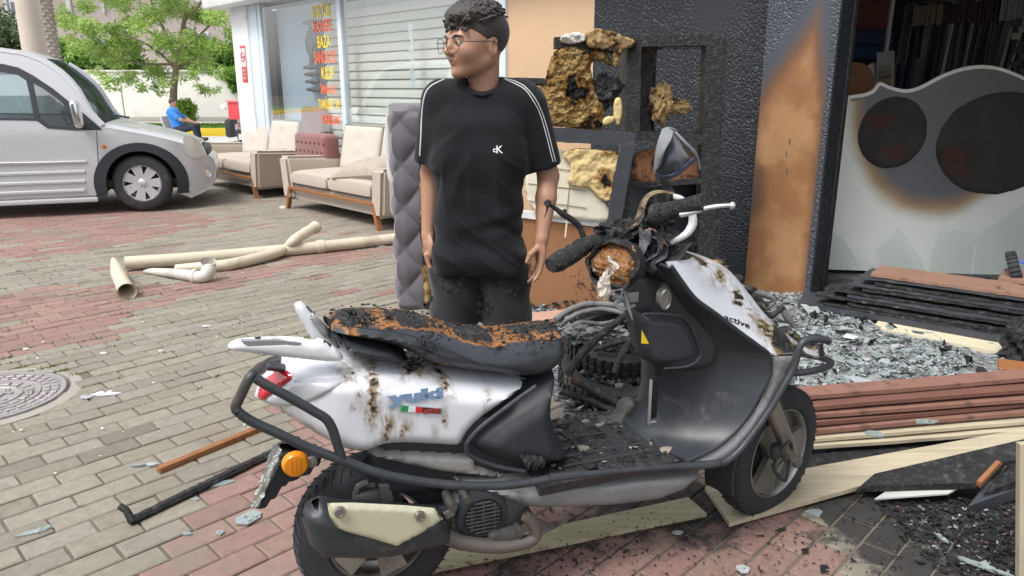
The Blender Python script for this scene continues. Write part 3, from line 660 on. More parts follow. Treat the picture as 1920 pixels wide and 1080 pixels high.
# ================= FAR BACKGROUND =================
m_yel=M('yellow_kerb_paint',(.72,.52,.03),.7,vs=4,bp=.1,dirt=(.4,.3,.1),dirtamt=.2)
B=MB(); B.box((-16,23.45,.10),(60,.3,.26),.03); tag(B.build('kerb',m_yel),kind='structure')
m_grass=M('grass_blade',(.14,.27,.03),.8,var=.45,vs=30,bp=.5,bs=80)
B=MB(); B.box((-16,25.1,.08),(60,3.0,.3),.02); tag(B.build('grass_verge_soil',m_grass),'strip of short grass behind the yellow kerb','grass',kind='stuff')
m_side=M('far_pavement',(.42,.41,.39),.9)
B=MB(); B.box((-16,27.8,.06),(60,2.4,.3),.0); tag(B.build('far_pavement',m_side),kind='structure')
B=MB(); g=random.Random(5)
for _ in range(9000):
    x=g.uniform(-16,-6);y=g.uniform(23.65,26.55); a=g.uniform(0,6.3); d=Vector((math.cos(a),math.sin(a),0))*.012; p=Vector((x,y,.22))
    B.add([p-d,p+d,p+Vector((g.gauss(0,.02),g.gauss(0,.02),g.uniform(.04,.09)))],[(0,1,2)])
tag(B.build('grass',m_grass,None,None),'blades of bright green grass along the verge','grass',kind='stuff')
m_bwall=M('boundary_render',(.78,.76,.72),.9,vs=1.2,bs=20,bp=.3,var=.06,dirt=(.62,.60,.56),dirtamt=.35,dirts=1.)
bw=empty('boundary_wall',(-16,29,0),0,'long off white rendered wall behind the grass strip','wall')
B=MB(); B.box((0,.15,.98),(60,.3,2.1),.02); B.build('wall',m_bwall,bw)
B=MB(); B.box((0,.15,2.07),(60,.42,.08),.015); B.build('coping',M('coping',(.62,.60,.57),.85),bw)
B=MB(); B.box((0,-.03,.27),(60,.06,.22),.01); B.build('plinth',M('plinth',(.36,.34,.31),.9),bw)
# leaves helper
def leafmesh(clumps,n,size,seed,droop=.0,al=1.8,flat=.6):
    g=random.Random(seed); B=MB()
    tot=sum(c[1]**2 for c in clumps)
    for (c,r) in clumps:
        k=int(n*r*r/tot); tint=g.uniform(.6,1.25)
        for _ in range(k):
            d=Vector((g.gauss(0,1),g.gauss(0,1),g.gauss(0,1)))
            d.normalize(); p=Vector(c)+Vector((d.x*r,d.y*r,d.z*r*flat))*g.random()**.45
            a=Vector((g.gauss(0,1),g.gauss(0,1),g.gauss(0,.6)-droop)).normalized(); b_=a.cross(Vector((g.gauss(0,1),g.gauss(0,1),g.gauss(0,1)))).normalized()
            s=size*g.uniform(.6,1.3); tt=tint*g.uniform(.7,1.3)
            B.add([p,p+a*s*.5*al+b_*s*.32,p+a*s*al,p+a*s*.5*al-b_*s*.32],[(0,1,2,3)],col=(tt,tt,tt))
    return B
def leafmat(name,c1,c2,trans=.35):
    m,nt,b=newmat(name); v=coords(nt); n=noi(nt,v,1.6,4); ta=nt.nodes.new('ShaderNodeAttribute'); ta.attribute_name='tint'
    c=mix(nt,1.,mix(nt,sstep(nt,n,.35,.65),c1,c2),ta.outputs['Color'],'MULTIPLY'); nt.links.new(c,b.inputs['Base Color']); b.inputs['Roughness'].default_value=.6
    tl=nt.nodes.new('ShaderNodeBsdfTranslucent'); nt.links.new(c,tl.inputs[0]); mx=nt.nodes.new('ShaderNodeMixShader'); mx.inputs[0].default_value=trans
    nt.links.new(b.outputs[0],mx.inputs[1]); nt.links.new(tl.outputs[0],mx.inputs[2]); nt.links.new(mx.outputs[0],nt.nodes['Material Output'].inputs[0]); return m
m_leafA=leafmat('acacia_leaf',(.27,.42,.09),(.42,.55,.17)); m_leafB=leafmat('hedge_leaf',(.11,.25,.04),(.24,.42,.07)); m_leafC=leafmat('far_leaf',(.09,.14,.06),(.13,.19,.08))
m_bark=M('bark',(.20,.16,.12),.9,vs=10,bs=40,bp=.7)
# street tree
TY=25.; tb=at(325,185,TY); tb.z=.2
tr=empty('street_tree',tb,0,'slender street tree with loose bright green feathery crown','tree')
def tp(px,py,dy=0): return at(px,py,TY+dy)-tb
B=MB(); B.tube([Vector((0,0,0)),tp(325,185),tp(330,130),tp(338,90),tp(345,40),tp(352,-30),tp(350,-120)],[.13,.12,.10,.09,.07,.05,.02],9,smoothn=4)
for q in ([(330,130),(300,100),(260,75),(215,60),(150,45)],[(336,100),(370,70),(400,40),(430,10)],[(332,110),(310,60),(290,20),(270,-40)],[(330,130),(365,110),(400,105)],[(340,80),(280,60),(220,10),(190,-30)],[(345,40),(380,0),(400,-60)],[(330,120),(270,120),(220,110),(170,100)]):
    g=random.Random(len(q)*7+q[-1][0]); dd=g.uniform(-1.5,1.5); B.tube([tp(x,y,dd*i/len(q)) for i,(x,y) in enumerate(q)],[.05,.04,.03,.02,.012][:len(q)],6,smoothn=3)
B.build('trunk',m_bark,tr)
g=random.Random(11); cl=[]
for (px,py,r) in [(130,40,.5),(110,25,.35),(170,50,.55),(160,10,.4),(210,60,.5),(250,40,.6),(220,0,.6),(290,30,.6),(330,10,.7),(370,30,.6),(410,30,.6),(430,60,.45),(390,80,.55),(350,70,.5),(300,80,.55),(250,90,.55),(210,110,.5),(190,140,.3),(240,140,.42),(280,130,.5),(290,165,.26),(310,150,.3),(340,110,.5),(375,120,.45),(405,135,.28),(380,160,.22),(385,172,.16),(355,140,.3),(300,-20,.8),(380,-40,.8),(240,-50,.8),(170,-40,.7),(430,-20,.6),(320,-100,1.),(220,160,.2),(150,90,.4),(180,100,.45),(130,75,.3),(370,165,.14),(395,165,.14),(205,155,.22),(265,160,.25)]:
    for _ in range(3): cl.append((tp(px+g.uniform(-14,14),py+g.uniform(-8,8),g.uniform(-1.6,1.6)),r*.72))
leafmesh(cl,26000,.062,3,droop=.35,al=2.6,flat=.75).build('crown',m_leafA,tr,None)
# left dark tree, hedge above the wall, hanging creeper, round shrub
lt=empty('garden_tree',at(5,120,34)*1.,0,'dusty green tree at the left edge behind the wall','tree'); lo=lt.location.copy(); lt.location.z=0; lo.z=0
cl=[(at(x+g.uniform(-8,8),y,34+g.uniform(-1,1))-lo,r) for x,y,r in [(5,60,.8),(20,80,.7),(-10,40,.9),(35,95,.5),(10,105,.9),(45,120,.7),(-30,90,1.2),(0,120,1.)]]
leafmesh(cl,4500,.13,5,flat=.9).build('crown',m_leafC,lt,None); B=MB(); B.tube([(0,0,0),at(5,120,34)-lo,at(8,60,34)-lo],[.14,.1,.05],8); B.build('trunk',m_bark,lt)
hy=30.2; B=None; cl=[]
for i in range(46):
    px=g.uniform(90,250) if i<24 else g.uniform(350,475); cl.append((at(px,g.uniform(88,128) if i<24 else g.uniform(85,130),hy+g.uniform(-.3,.6)),g.uniform(.35,.6)))
o=leafmesh(cl,15000,.12,8,flat=.9).build('hedge',m_leafB,None,None); tag(o,'dense bright green hedge rising above the boundary wall','hedge')
cl=[(at(px,py,28.85+g.uniform(-.05,.05)),r) for px,py,r in [(436,140,.3),(440,155,.22),(442,165,.12),(452,140,.35),(455,155,.2),(460,135,.3),(425,135,.25)]]
o=leafmesh(cl,2600,.11,9,droop=.8,flat=1.).build('creeper',m_leafB,None,None); tag(o,'creeper hanging over the wall beside the shop corner','creeper')
p=at(347,222,24.6); p.z=.2; sh=empty('round_shrub',p,0,'small round clipped yellow green shrub behind the seated man','shrub')
leafmesh([((0,0,.48),.42),((.05,0,.62),.3)],3400,.055,12,flat=1.).build('crown',leafmat('shrub_leaf',(.16,.30,.03),(.30,.44,.06)),sh,None); B=MB(); B.tube([(0,0,0),(0,0,.4)],.03,6); B.build('trunk',m_bark,sh)
# thin stake
a=at(234,214,27.);b_=at(223,165,27.); B=MB(); B.tube([(a.x,27,.1),(a.x-.02,27,b_.z)],.025,6); o=B.build('thin_stake',M('stake',(.45,.43,.42),.7)); tag(o,'thin grey stake standing by the boundary wall','stake')
# concrete pole and palm
p=at(60,60,13); B=MB(); B.tube([(p.x,13,0),(p.x,13,7)],[.205,.15],24); pl=B.build('street_pole',M('pole_concrete',(.60,.52,.45),.85,vs=3,bs=60,bp=.25,dirt=(.40,.33,.28),dirtamt=.3),None,35); tag(pl,'round beige concrete street pole rising behind the van','pole')
m_palm=M('palm_bark',(.33,.29,.25),.95,vs=12,bs=30,bp=.8,var=.4)
p=at(92,70,20); pr=empty('palm_tree',(p.x,20,0),0,'rough diamond barked palm trunk next to the concrete pole','palm tree')
B=MB(); B.tube([(0,0,0),(0,0,7)],[.2,.16],14)
for k in range(70):
    for j in range(7):
        a=2*PI*(j+.5*(k%2))/7; z=.1+k*.09; r=.19-.0004*k; q=Matrix.Rotation(a,3,'Z')@Matrix.Rotation(R(-32),3,'Y'); B.box((r*math.cos(a),r*math.sin(a),z),(.05,.12,.11),.012,q,1,taper=.6)
B.build('trunk',m_palm,pr)
B=MB()
for k in range(14):
    a=2*PI*k/14; B.tube([(0,0,7),(math.cos(a)*1.,math.sin(a)*1.,7.6),(math.cos(a)*2.2,math.sin(a)*2.2,6.9)],[.04,.03,.01],4,smoothn=3)
    for t in range(24):
        u=t/24; q=Vector((math.cos(a)*2.2*u,math.sin(a)*2.2*u,7+1.3*u-1.35*u*u)); s=Vector((-math.sin(a),math.cos(a),-.5))*.5
        for sg in(-1,1): e=Vector((s.x*sg,s.y*sg,s.z)); B.add([q,q+e,q+e*.9+Vector((math.cos(a)*.05,math.sin(a)*.05,0))],[(0,1,2)])
B.build('crown',M('palm_leaf',(.10,.18,.04),.7,bp=0),pr,None)
# far building
fbp=(-20,44,0); fb=empty('apartment_building',fbp,0,'pinkish apartment block with white downpipes and white framed windows beyond the wall','building')
m_pink=M('pink_render',(.58,.49,.46),.9,vs=.6,bp=.1,bs=8); m_wwin=M('white_window',(.78,.80,.82),.5,bp=0); m_pane=M('far_glass',(.16,.19,.23),.15,bp=0,var=.5,vs=.4)
B=MB(); B.box((0,3,6),(60,6,12),.03); B.build('wall',m_pink,fb)
def fpt(px,py): p=at(px,py,44)-Vector(fbp); return p
for (px0,px1,py0,py1) in ((24,40,0,38),(355,392,60,100),(160,190,-80,-30),(60,95,-80,-30),(368,388,-40,5)):
    a=fpt(px0,py1);b_=fpt(px1,py0)
    if b_.x-a.x<1.2: b_.x=a.x+1.3
    B=MB(); B.box(((a.x+b_.x)/2,-.04,(a.z+b_.z)/2),(b_.x-a.x,.12,b_.z-a.z),.02); wf=B.build('window',m_wwin,fb)
    w2=(b_.x-a.x-.24)/2
    for k in(-1,1):
        B=MB(); B.box(((a.x+b_.x)/2+k*(w2/2+.03),-.11,(a.z+b_.z)/2+.12),(w2,.03,(b_.z-a.z)*.55),.0); B.build('pane',m_pane,wf)
for (px0,px1,py1) in ((18,26,60),(130,142,48),(194,200,25),(300,306,60)):
    a=fpt(px0,py1);b_=fpt(px1,py1); B=MB(); B.box(((a.x+b_.x)/2,-.08,a.z+4.5),(max(.12,(b_.x-a.x)*.7),.14,9),.02); B.build('downpipe',m_wwin,fb)
B=MB(); B.box((0,-.3,12.1),(60.5,6.8,.25),.02); B.build('roof',m_wwin,fb)
# building on the other side of the street, behind the camera: seen only as a reflection in the glass
ob=empty('opposite_building',(-13,-9,0),R(20),'pale grey building across the yard mirrored faintly in the shop glass','building')
B=MB(); B.box((0,0,3.2),(22,6,6.4),.02); B.build('wall',M('opp_wall',(.36,.38,.42),.9),ob)
for i in range(6):
    B=MB(); B.box((-8+i*3.2,3.03,2.6),(1.6,.1,1.5),.02); w_=B.build('window',m_wwin,ob)
    for k in(-1,1): B=MB(); B.box((-8+i*3.2+k*.38,3.09,2.6),(.66,.03,1.3),0); B.build('pane',m_pane,w_)
# ================= SOFAS =================
m_bei=M('beige_chenille',(.42,.35,.29),.85,vs=10,bs=260,bp=.35,var=.07,sheen=.4,dirt=(.42,.33,.25),dirtamt=.15)
m_beil=M('light_beige_chenille',(.50,.46,.40),.85,vs=10,bs=260,bp=.35,var=.05,sheen=.4)
m_wood=M('oak_legs',(.27,.115,.04),.5,vs=6,stretch=(1,1,8),bs=40,bp=.1)
m_ply=M('dark_base',(.08,.06,.05),.9)
RZ=math.atan2(-.73,.68)
def sofa(loc,label,L=2.16,rz=RZ,backw=None,bx=0.):
    # local x along the seat (front left corner at 0), y to the back, z up
    s=empty('sofa',loc,rz,label,'sofa'); D=.88
    B=MB(); B.box((L/2,.48,.215),(L-.2,.82,.17),.02); B.build('base',m_bei,s)
    W2=(L-.36)/2
    for k in range(2):
        b=bmesh.new(); bmesh.ops.create_cube(b,size=1); bmesh.ops.subdivide_edges(b,edges=b.edges[:],cuts=9,use_grid_fill=True)
        for v in b.verts:
            x,y,z=v.co*2; q=(1-abs(x)**6)*(1-abs(y)**6); r=1-.06*(abs(z)**4); 
            v.co=Vector((x*(W2/2-.004)*(1-.03*z*z),y*.37*(1-.02*z*z),z*.085*(.78+.22*((1-x**4)*(1-y**4))**.5)+.012*q))
        bmesh.ops.bevel(b,geom=[e for e in b.edges if e.calc_face_angle(0)>.9],offset=.02,segments=2,affect='EDGES')
        B=MB(); B.bm(b,Matrix.Translation((.18+W2/2+k*W2,.385,.385))); B.build('seat_cushion',m_bei,s,70)
    for k in range(2):
        b=bmesh.new(); bmesh.ops.create_cube(b,size=1); bmesh.ops.subdivide_edges(b,edges=b.edges[:],cuts=15,use_grid_fill=True)
        w_=(backw or (L-.40))/2
        for v in b.verts:
            x,y,z=v.co*2; v.co=Vector((x*(w_/2-.003),y*.10*(.7+.3*((1-x**4)*(1-z**4))**.5),z*.28))
            for bx_ in(0,):
                for bz_ in(.35,-.35): v.co.y+=.028*math.exp(-((v.co.x-bx_)**2+(v.co.z-.28*bz_)**2)/.0022)*(1 if y<0 else 0)
        bmesh.ops.bevel(b,geom=[e for e in b.edges if e.calc_face_angle(0)>.9],offset=.022,segments=2,affect='EDGES')
        B=MB(); B.bm(b,Matrix.Translation((.20+bx+w_/2+k*w_,.80,.70))@Matrix.Rotation(R(-12),4,'X')); c=B.build('back_cushion',m_beil,s,70)
        B=MB()
        for bz_ in(.35,-.35): B.lathe([(.001,.006),(.012,.003),(.014,-.002)],(0,0,0),None,10)
    for k in range(2):
        x=.09 if k==0 else L-.09
        B=MB(); b=bmesh.new(); bmesh.ops.create_cube(b,size=1); bmesh.ops.subdivide_edges(b,edges=b.edges[:],cuts=7,use_grid_fill=True)
        for v in b.verts:
            X,Y,Z=v.co*2; fl=(-1 if k==0 else 1); v.co=Vector((X*.105+fl*.03*(Z+.2)*(1 if True else 0),Y*.44,Z*.245+ (.02*(-Y) if Z>0 else .0)))
        bmesh.ops.bevel(b,geom=[e for e in b.edges if e.calc_face_angle(0)>.9],offset=.035,segments=3,affect='EDGES')
        B.bm(b,Matrix.Translation((x,.45,.365))); B.build('armrest',m_bei,s,60)
    # wooden front rail and splayed legs
    B=MB(); B.beam((.17,.02,.262),(L-.17,.02,.262),.035,.035,.005); B.build('wood_rail',m_wood,s)
    for (x,y,sx) in ((.17,.03,-1),(L-.17,.03,1),(.14,.80,-1),(L-.14,.80,1)):
        B=MB(); a=Vector((x,y,.27));b_=Vector((x+sx*.09,y-.01,0)); q=(b_-a)
        vs=[];
        for (p,hw) in ((a,.032),(b_,.020)): vs+=[p+Vector((-hw,-.02,0)),p+Vector((hw,-.02,0)),p+Vector((hw,.03,0)),p+Vector((-hw,.03,0))]
        B.add(vs,[(0,1,2,3)[::-1],(4,5,6,7)]+[(i,(i+1)%4,4+(i+1)%4,4+i)for i in range(4)][::-1]); B.build('leg',m_wood,s)
    B=MB(); B.box((L/2,.86,.52),(L-.3,.07,.5),.03); B.build('back_frame',m_bei,s)
    return s
s2=sofa((-2.80,8.96,0),'beige two seat sofa with oak rail nearer the upended grey sofa',bx=.0)
s1=sofa((-4.82,11.24,0),'beige two seat sofa nearest the van with light back cushions',bx=.0)
def cushion(name,loc,rz,tilt,label,mat,sx=.30,sz=.22,th=.085):
    b=bmesh.new(); bmesh.ops.create_grid(b,x_segments=28,y_segments=28,size=1); T=[v.co.copy() for v in b.verts]; F_=[[v.index for v in f.verts] for f in b.faces]; b.free(); vs=[];fs=[]
    for sg in(1,-1):
        n0=len(vs)
        for p in T:
            e=((1-p.x**4)*(1-p.y**4)); px=p.x*(1-.10*(1-p.y*p.y)); py=p.y*(1-.10*(1-p.x*p.x)); h=th*e**.55+.014*nz((p.x*3,p.y*3,sg),1)*e+.007*math.sin(p.x*14+p.y*4)*(1-e)*e*4
            vs.append(Vector((px*sx,py*sz,sg*h)))
        fs+=[tuple(i+n0 for i in (f if sg>0 else f[::-1])) for f in F_]
    B=MB(); B.add(vs,fs,Matrix.Rotation(tilt,4,'X')); o=B.build(name,mat,None,180); o.location=loc; o.rotation_euler=(R(4),R(-6),rz); return tag(o,label,'cushion')
m_cush=M('taupe_chenille',(.36,.30,.24),.9,vs=14,bs=240,bp=.5,var=.12,sheen=.4)
cushion('cushion',s2.location+FU*1.50+FN*.34+Vector((0,0,.56)),RZ+R(10),R(8),'crumpled taupe cushion lying on the seat of the nearer beige sofa',m_cush,.40,.28,.105)
cushion('cushion',s1.location+FU*1.45+FN*.55+Vector((0,0,.52)),RZ+R(5),R(10),'flat taupe patterned cushion lying low on the seat of the farther sofa',M('pattern_cushion',(.40,.33,.28),.9,vs=60,var=.5),.30,.2,.05)
# ================= UPENDED GREY TUFTED SOFA =================
m_gv=M('grey_chenille',(.110,.100,.118),.85,vs=12,bs=260,bp=.4,var=.14,sheen=.35)
m_foamb=burnmat('burnt_foam',(.34,.24,.12),scorch=(.14,.08,.035),rough=1.,crough=1.,nscale=16,namt=1.,var=.25,basebump=.5,spec=.05)
ub=gnd(781,580); us=empty('upended_sofa',ub,0,'grey tufted sofa standing on its end with a burnt inner edge beside the young man','sofa')
def loc_at(root,px,py,Y): return at(px,py,Y)-root.location
b=bmesh.new(); bmesh.ops.create_grid(b,x_segments=34,y_segments=170,size=1)
vs=[]
for v in b.verts:
    u=v.co.x; z=(v.co.y+1)/2*1.27; 
    # wrap the grid round the front and left faces
    t=(u+1)/2*.34; px_=(.055-t) if t<.15 else -.095-.02*math.sin(min(1,(t-.15)/.06)*PI/2); py_=0 if t<.15 else (t-.15)*1.0
    a=t/.115; c=z/.135; d=abs(math.sin(PI*(a+c)/2))*abs(math.sin(PI*(a-c)/2)); h=.036*(d**.55)*min(1,min(z,1.27-z)/.04+.2)
    nx,ny=(0,-1) if t<.12 else ((-.7,-.7) if t<.18 else (-1,0)); vs.append(Vector((px_+nx*h,py_+ny*h,z)))
fs=[[q.index for q in f.verts] for f in b.faces]; b.free(); vs,fs=thicken(vs,fs,.03); mesh_obj('tufted_face',vs,fs,m_gv,us,60)
B=MB(); B.box((-.02,.12,.63),(.12,.2,1.22),.03); B.build('core',m_gv,us)
B=MB()
q=Vector((-.33,.94,0)).normalized(); rzb=math.atan2(q.y,q.x)-PI/2
B.box(Vector((.085,.30,.235))+q*.32,(.26,.70,.46),.05,rzb,4); B.build('arm_block',m_gv,us,60)
B=MB(); B.box(Vector((.075,.30,.885))+q*.34,(.31,.76,.84),.06,rzb,4); B.build('back_block',m_gv,us,60)
B=MB(); L=[loc_at(us,x,y,5.0) for x,y in ((733,200),(731,240),(733,290),(737,330),(742,344))]
B.tube([p+Vector((-.02,.0,0)) for p in L],[.003,.006,.007,.010,.006],6,smoothn=3,flat=2.); B.build('white_strap',M('strap_white',(.7,.7,.7),.6),us)
pl=[(x,z) for x,z in ((.05,.02),(.105,.05),(.12,.4),(.11,.8),(.12,1.22),(.06,1.25),(.04,.6))]
vs,fs=inflate(pl,.05,.03,.02,.0); vs=[v+Vector((0,-.01+.02*nz(v,14),0)) for v in vs]; mesh_obj('burnt_edge',vs,fs,m_foamb,us,60,burn=lambda v:.52+.3*nz(v,5))
# ================= BURNT SOFA FRAME BY THE WALL =================
FY=4.62
m_charw=charmat('charred_wood',1.,34,.6,1.,tint=(.10,.045,.02),amt=.25)
m_charb=M('blue_black_board',(.045,.050,.062),.5,vs=6,bs=70,bp=.5,bd=.004,var=.45,dirt=(.14,.14,.15),dirtamt=.25,dirts=8)
bf=empty('burnt_sofa_frame',(1.0,FY,0),0,'tall charred sofa frame on end with empty square opening against the black wall','sofa frame')
def fl(px,py,Y=FY): return at(px,py,Y)-bf.location
def plank(a,b_,wpx,dep,Y=FY,mat=None,name='frame_board',root=None,y1=None):
    root=root or bf; A=at(a[0],a[1],Y)-root.location; Bq=at(b_[0],b_[1],y1 or Y)-root.location; wd=wpx*(Y*.9655)/FPX
    B=MB(); d=(Bq-A); ang=math.atan2(d.z,math.hypot(d.x,d.y)); 
    n=max(6,int(d.length/.03)); side=Vector((-d.z,0,d.x)).normalized(); vs=[]
    for i in range(n+1):
        p=A+d*i/n; w0=wd/2*(1+.12*nz((i*.5,px_seed[0],0)))
        for (sw,sd) in ((-1,0),(1,0),(1,1),(-1,1)): vs.append(p+side*sw*w0+Vector((0,sd*dep+.004*nz((i*.7,sw,sd+px_seed[0])),0)))
    px_seed[0]+=1.7; fs=[(0,1,2,3),(4*n+3,4*n+2,4*n+1,4*n)]
    for i in range(n):
        for k in range(4): fs.append((4*i+k,4*(i+1)+k,4*(i+1)+(k+1)%4,4*i+(k+1)%4))
    B.add(vs,fs); b2=bmesh.new(); V=[b2.verts.new(v) for v in B.v]; [b2.faces.new([V[i] for i in f]) for f in B.f]; bmesh.ops.recalc_face_normals(b2,faces=b2.faces[:]); B=MB(); B.bm(b2)
    return B.build(name,mat or m_charw,root,40)
px_seed=[1.]
plank((1342,68),(1320,602),34,.12)                     # right post front edge
plank((1362,74),(1340,590),6,.34)
plank((1190,75),(1186,262),26,.30)
plank((1212,82),(1208,255),24,.10,FY+.16)
plank((1228,85),(1222,250),8,.06,FY+.28)
plank((1040,80),(1352,74),20,.14)
plank((1180,254),(1338,264),18,.30)
plank((1225,88),(1335,86),8,.05,FY+.26)
plank((1178,90),(1240,84),14,.05,FY+.05); plank((1188,128),(1228,86),14,.03,FY+.1); plank((1186,232),(1212,252),14,.03,FY+.1); plank((1330,232),(1290,254),10,.03,FY+.1)
plank((1180,258),(1165,470),18,.10,FY+.02); plank((1230,345),(1340,338),10,.04); plank((1225,470),(1330,455),7,.03,FY+.05); plank((1240,560),(1330,545),9,.03,FY+.05); plank((1232,345),(1215,590),9,.05,FY+.05)
plank((1165,600),(1345,604),16,.3)
plank((1120,350),(1240,346),10,.04,FY+.05)
B=MB(); a=fl(1180,600);b_=fl(1330,340); B.box(((a.x+b_.x)/2,.30,(a.z+b_.z)/2),(b_.x-a.x,.02,b_.z-a.z),.002); B.build('back_board',m_charb,bf)
def pin(name,root,pts,Y,W,r,mat,g=.012,rough=.0,fr=30,burn=None,label=None,n=2,y0=0.):
    pl=[]
    for p in chaikin(pts,n): v=at(p[0],p[1],Y)-root.location; pl.append((v.x,v.z))
    vs,fs=inflate(pl,W,r,g); yo=Y-root.location.y+y0; out=[]
    for v in vs:
        q=v.copy(); k=rough*(nz(v,fr*.4)+.6*nz(v,fr)+.3*nz(v,fr*2.3)); q.y+=k; q.y+=yo; q.x+=.3*rough*nz((v.z,v.x,3),fr); q.z+=.3*rough*nz((v.x,v.z,7),fr); out.append(q)
    o=mesh_obj(name,out,fs,mat,root,60,burn=burn)
    if label: o['label']=label
    return o
m_rust=burnmat('scorched_ply',(.25,.11,.045),scorch=(.10,.04,.02),nscale=12,namt=1.1,rough=.7,var=.3)
pin('scorched_board',bf,[(1185,285),(1235,275),(1325,290),(1322,335),(1240,345),(1178,340)],FY+.08,.006,.004,m_rust,burn=lambda v:.42+.35*(v.x>.2),label='rusty brown scorched board under the opening')
lump('foam_remnant',fl(1238,195,FY+.15),.095,m_foamb,bf,5,.34,1.6,5,(.75,.7,1.25),burn=lambda v:.38+.5*nz(v,9))
lump('foam_remnant',fl(1272,200,FY+.18),.05,m_foamb,bf,4,.4,1.8,8,(1.6,.7,.9),burn=lambda v:.5+.5*nz(v,9))
B=lump('charred_clump',fl(1135,172,FY+.06),.085,charmat('char_clump',1.3,60,.6,1.),bf,5,.5,2.2,6,(1.,.6,1.1))
m_foam=burnmat('brown_foam',(.25,.16,.065),scorch=(.17,.085,.02),rough=.9,crough=.9,nscale=9,namt=1.2,var=.5,basebump=.9,bright=(.38,.28,.13),spec=.05)
def fb_(v):
    p=v; return .36+.45*max(0,nz(v,6))+.3*ss(v.z,1.60,1.75)
pin('foam_slab',bf,[(1050,88),(1085,84),(1135,92),(1152,125),(1138,120),(1118,112),(1105,122),(1112,150),(1118,180),(1135,205),(1130,235),(1125,248),(1070,240),(1015,235),(1012,205),(1018,180),(1026,130),(1036,100)],FY+.04,.06,.05,m_foam,.007,.020,80,burn=fb_,label='golden brown foam slab with charred rim',n=1)
m_cf=burnmat('cream_foam',(.62,.48,.24),scorch=(.33,.17,.05),rough=.85,crough=.9,nscale=10,namt=1.,var=.12,basebump=.9,spec=.1)
m_wf=burnmat('white_backing',(.72,.68,.55),scorch=(.42,.25,.09),rough=.8,crough=.9,nscale=12,namt=.8,var=.06,basebump=.3)
pin('foam_scrap',bf,[(1150,185),(1165,180),(1168,215),(1160,240),(1150,225)],FY-.02,.02,.015,m_cf,.008,.006,50,burn=lambda v:.2)
pin('foam_scrap',bf,[(1128,222),(1150,214),(1155,228),(1132,240)],FY-.03,.02,.015,m_cf,.008,.006,50,burn=lambda v:.2)
pin('torn_top',bf,[(1050,66),(1075,60),(1100,62),(1098,78),(1075,84),(1048,80)],FY-.01,.03,.02,M('white_fluff',(.60,.60,.57),.95,bs=90,bp=.9,spec=.1,dirt=(.2,.15,.1),dirtamt=.3,dirts=12),.006,.026,45)
pin('torn_top',bf,[(1095,60),(1118,52),(1150,58),(1175,70),(1196,76),(1190,95),(1168,90),(1160,125),(1150,128),(1148,100),(1120,92),(1098,88)],FY-.02,.035,.02,m_foamb,.008,.018,40,burn=lambda v:.42+.4*nz(v,14),label='curled scorched fabric along the top')
# leaning framed panel
lpn=empty('foam_headboard',(1.0,4.50,0),0,'black charred frame panel with torn cream foam leaning in front of the sofa frame','panel')
plank((1035,252),(1190,262),26,.03,4.50,m_charb,'frame_board',lpn)
plank((1178,262),(1152,416),27,.03,4.50,m_charb,'frame_board',lpn)
pin('foam_sheet',lpn,[(1048,290),(1080,276),(1120,280),(1160,285),(1162,300),(1150,340),(1146,380),(1125,375),(1105,350),(1085,352),(1060,345),(1075,310)],4.53,.014,.012,m_cf,.008,.012,42,burn=lambda v:.27+.6*max(0,nz(v,6))+.5*ss(v.x,.19,.28),label='torn yellowed foam sheet curling from the frame')
pin('white_sheet',lpn,[(985,275),(1040,280),(1075,285),(1085,330),(1110,355),(1140,385),(1155,418),(1070,410),(985,402)],4.56,.01,.008,m_wf,.015,.004,10,burn=lambda v:.12+.35*ss(v.x,.0,.25),label='cream white panel with a grid of seams')
B=MB()
for yy in (318,352,384): B.tube([at(990,yy-8,4.545)-lpn.location,at(1060,yy,4.545)-lpn.location,at(1100,yy+6,4.545)-lpn.location],.0025,5)
for xx in (1062,): B.tube([at(xx+6,345,4.545)-lpn.location,at(xx,405,4.545)-lpn.location],.0025,5)
B.build('seam',M('seam_tan',(.30,.26,.18),.9,bp=0),lpn)  # seam lines in a darker tan than the sheet
cb=empty('chipboard_panel',(.6,4.60,0),0,'brown chipboard panel with white top edge standing by the young man','panel')
m_chip=M('chipboard',(.33,.16,.075),.85,vs=5,bs=180,bp=.3,var=.12,dirt=(.20,.09,.04),dirtamt=.3)
def panel(root,name,pts,Y,th,mat,n=0,g=.05):
    pl=[]
    for p in (chaikin(pts,n) if n else pts): v=at(p[0],p[1],Y)-root.location; pl.append((v.x,v.z))
    vs,fs=sheet(pl,lambda x,z:Y-root.location.y,th,g); return mesh_obj(name,vs,fs,mat,root,30)
panel(cb,'board',[(960,398),(1150,420),(1144,470),(1141,588),(960,580)],4.60,.03,m_chip)
plank((960,400),(1165,424),13,.05,4.585,m_white,'white_edge',cb)
B=MB(); B.tube([at(1058,395,4.5)-cb.location,at(1063,415,4.5)-cb.location,at(1060,445,4.5)-cb.location],.006,6); B.build('drip',M('melted_drip',(.7,.62,.42),.5),cb)
g_=random.Random(4)
for k in range(1):
    B=MB()
    for _ in range(160):
        px=g_.gauss(1105,20);py=g_.gauss(545,22)
        if py>580 or px>1138: continue
        p=at(px,py,4.596)-cb.location; s=g_.uniform(.002,.007); B.box(p,(s,.003,s*g_.uniform(.6,2.5)),0,Matrix.Rotation(g_.uniform(0,3),3,'Y'))
    B.build('soot_speckles',m_charb,cb)
# dark stuff behind the boy's arm: shelf end on the wall
ws=empty('burnt_shelf',(.3,6.0,0),0,'charred shelf edge with brown foam remains fixed to the peach wall','shelf')
plank((940,150),(1030,152),10,.22,6.85,charmat('shelf_char',1.),'shelf_board',ws); 
pin('foam_strip',ws,[(960,158),(1020,156),(1035,185),(1010,215),(960,200)],6.9,.05,.03,m_foamb,.02,.02,20,burn=lambda v:.42)
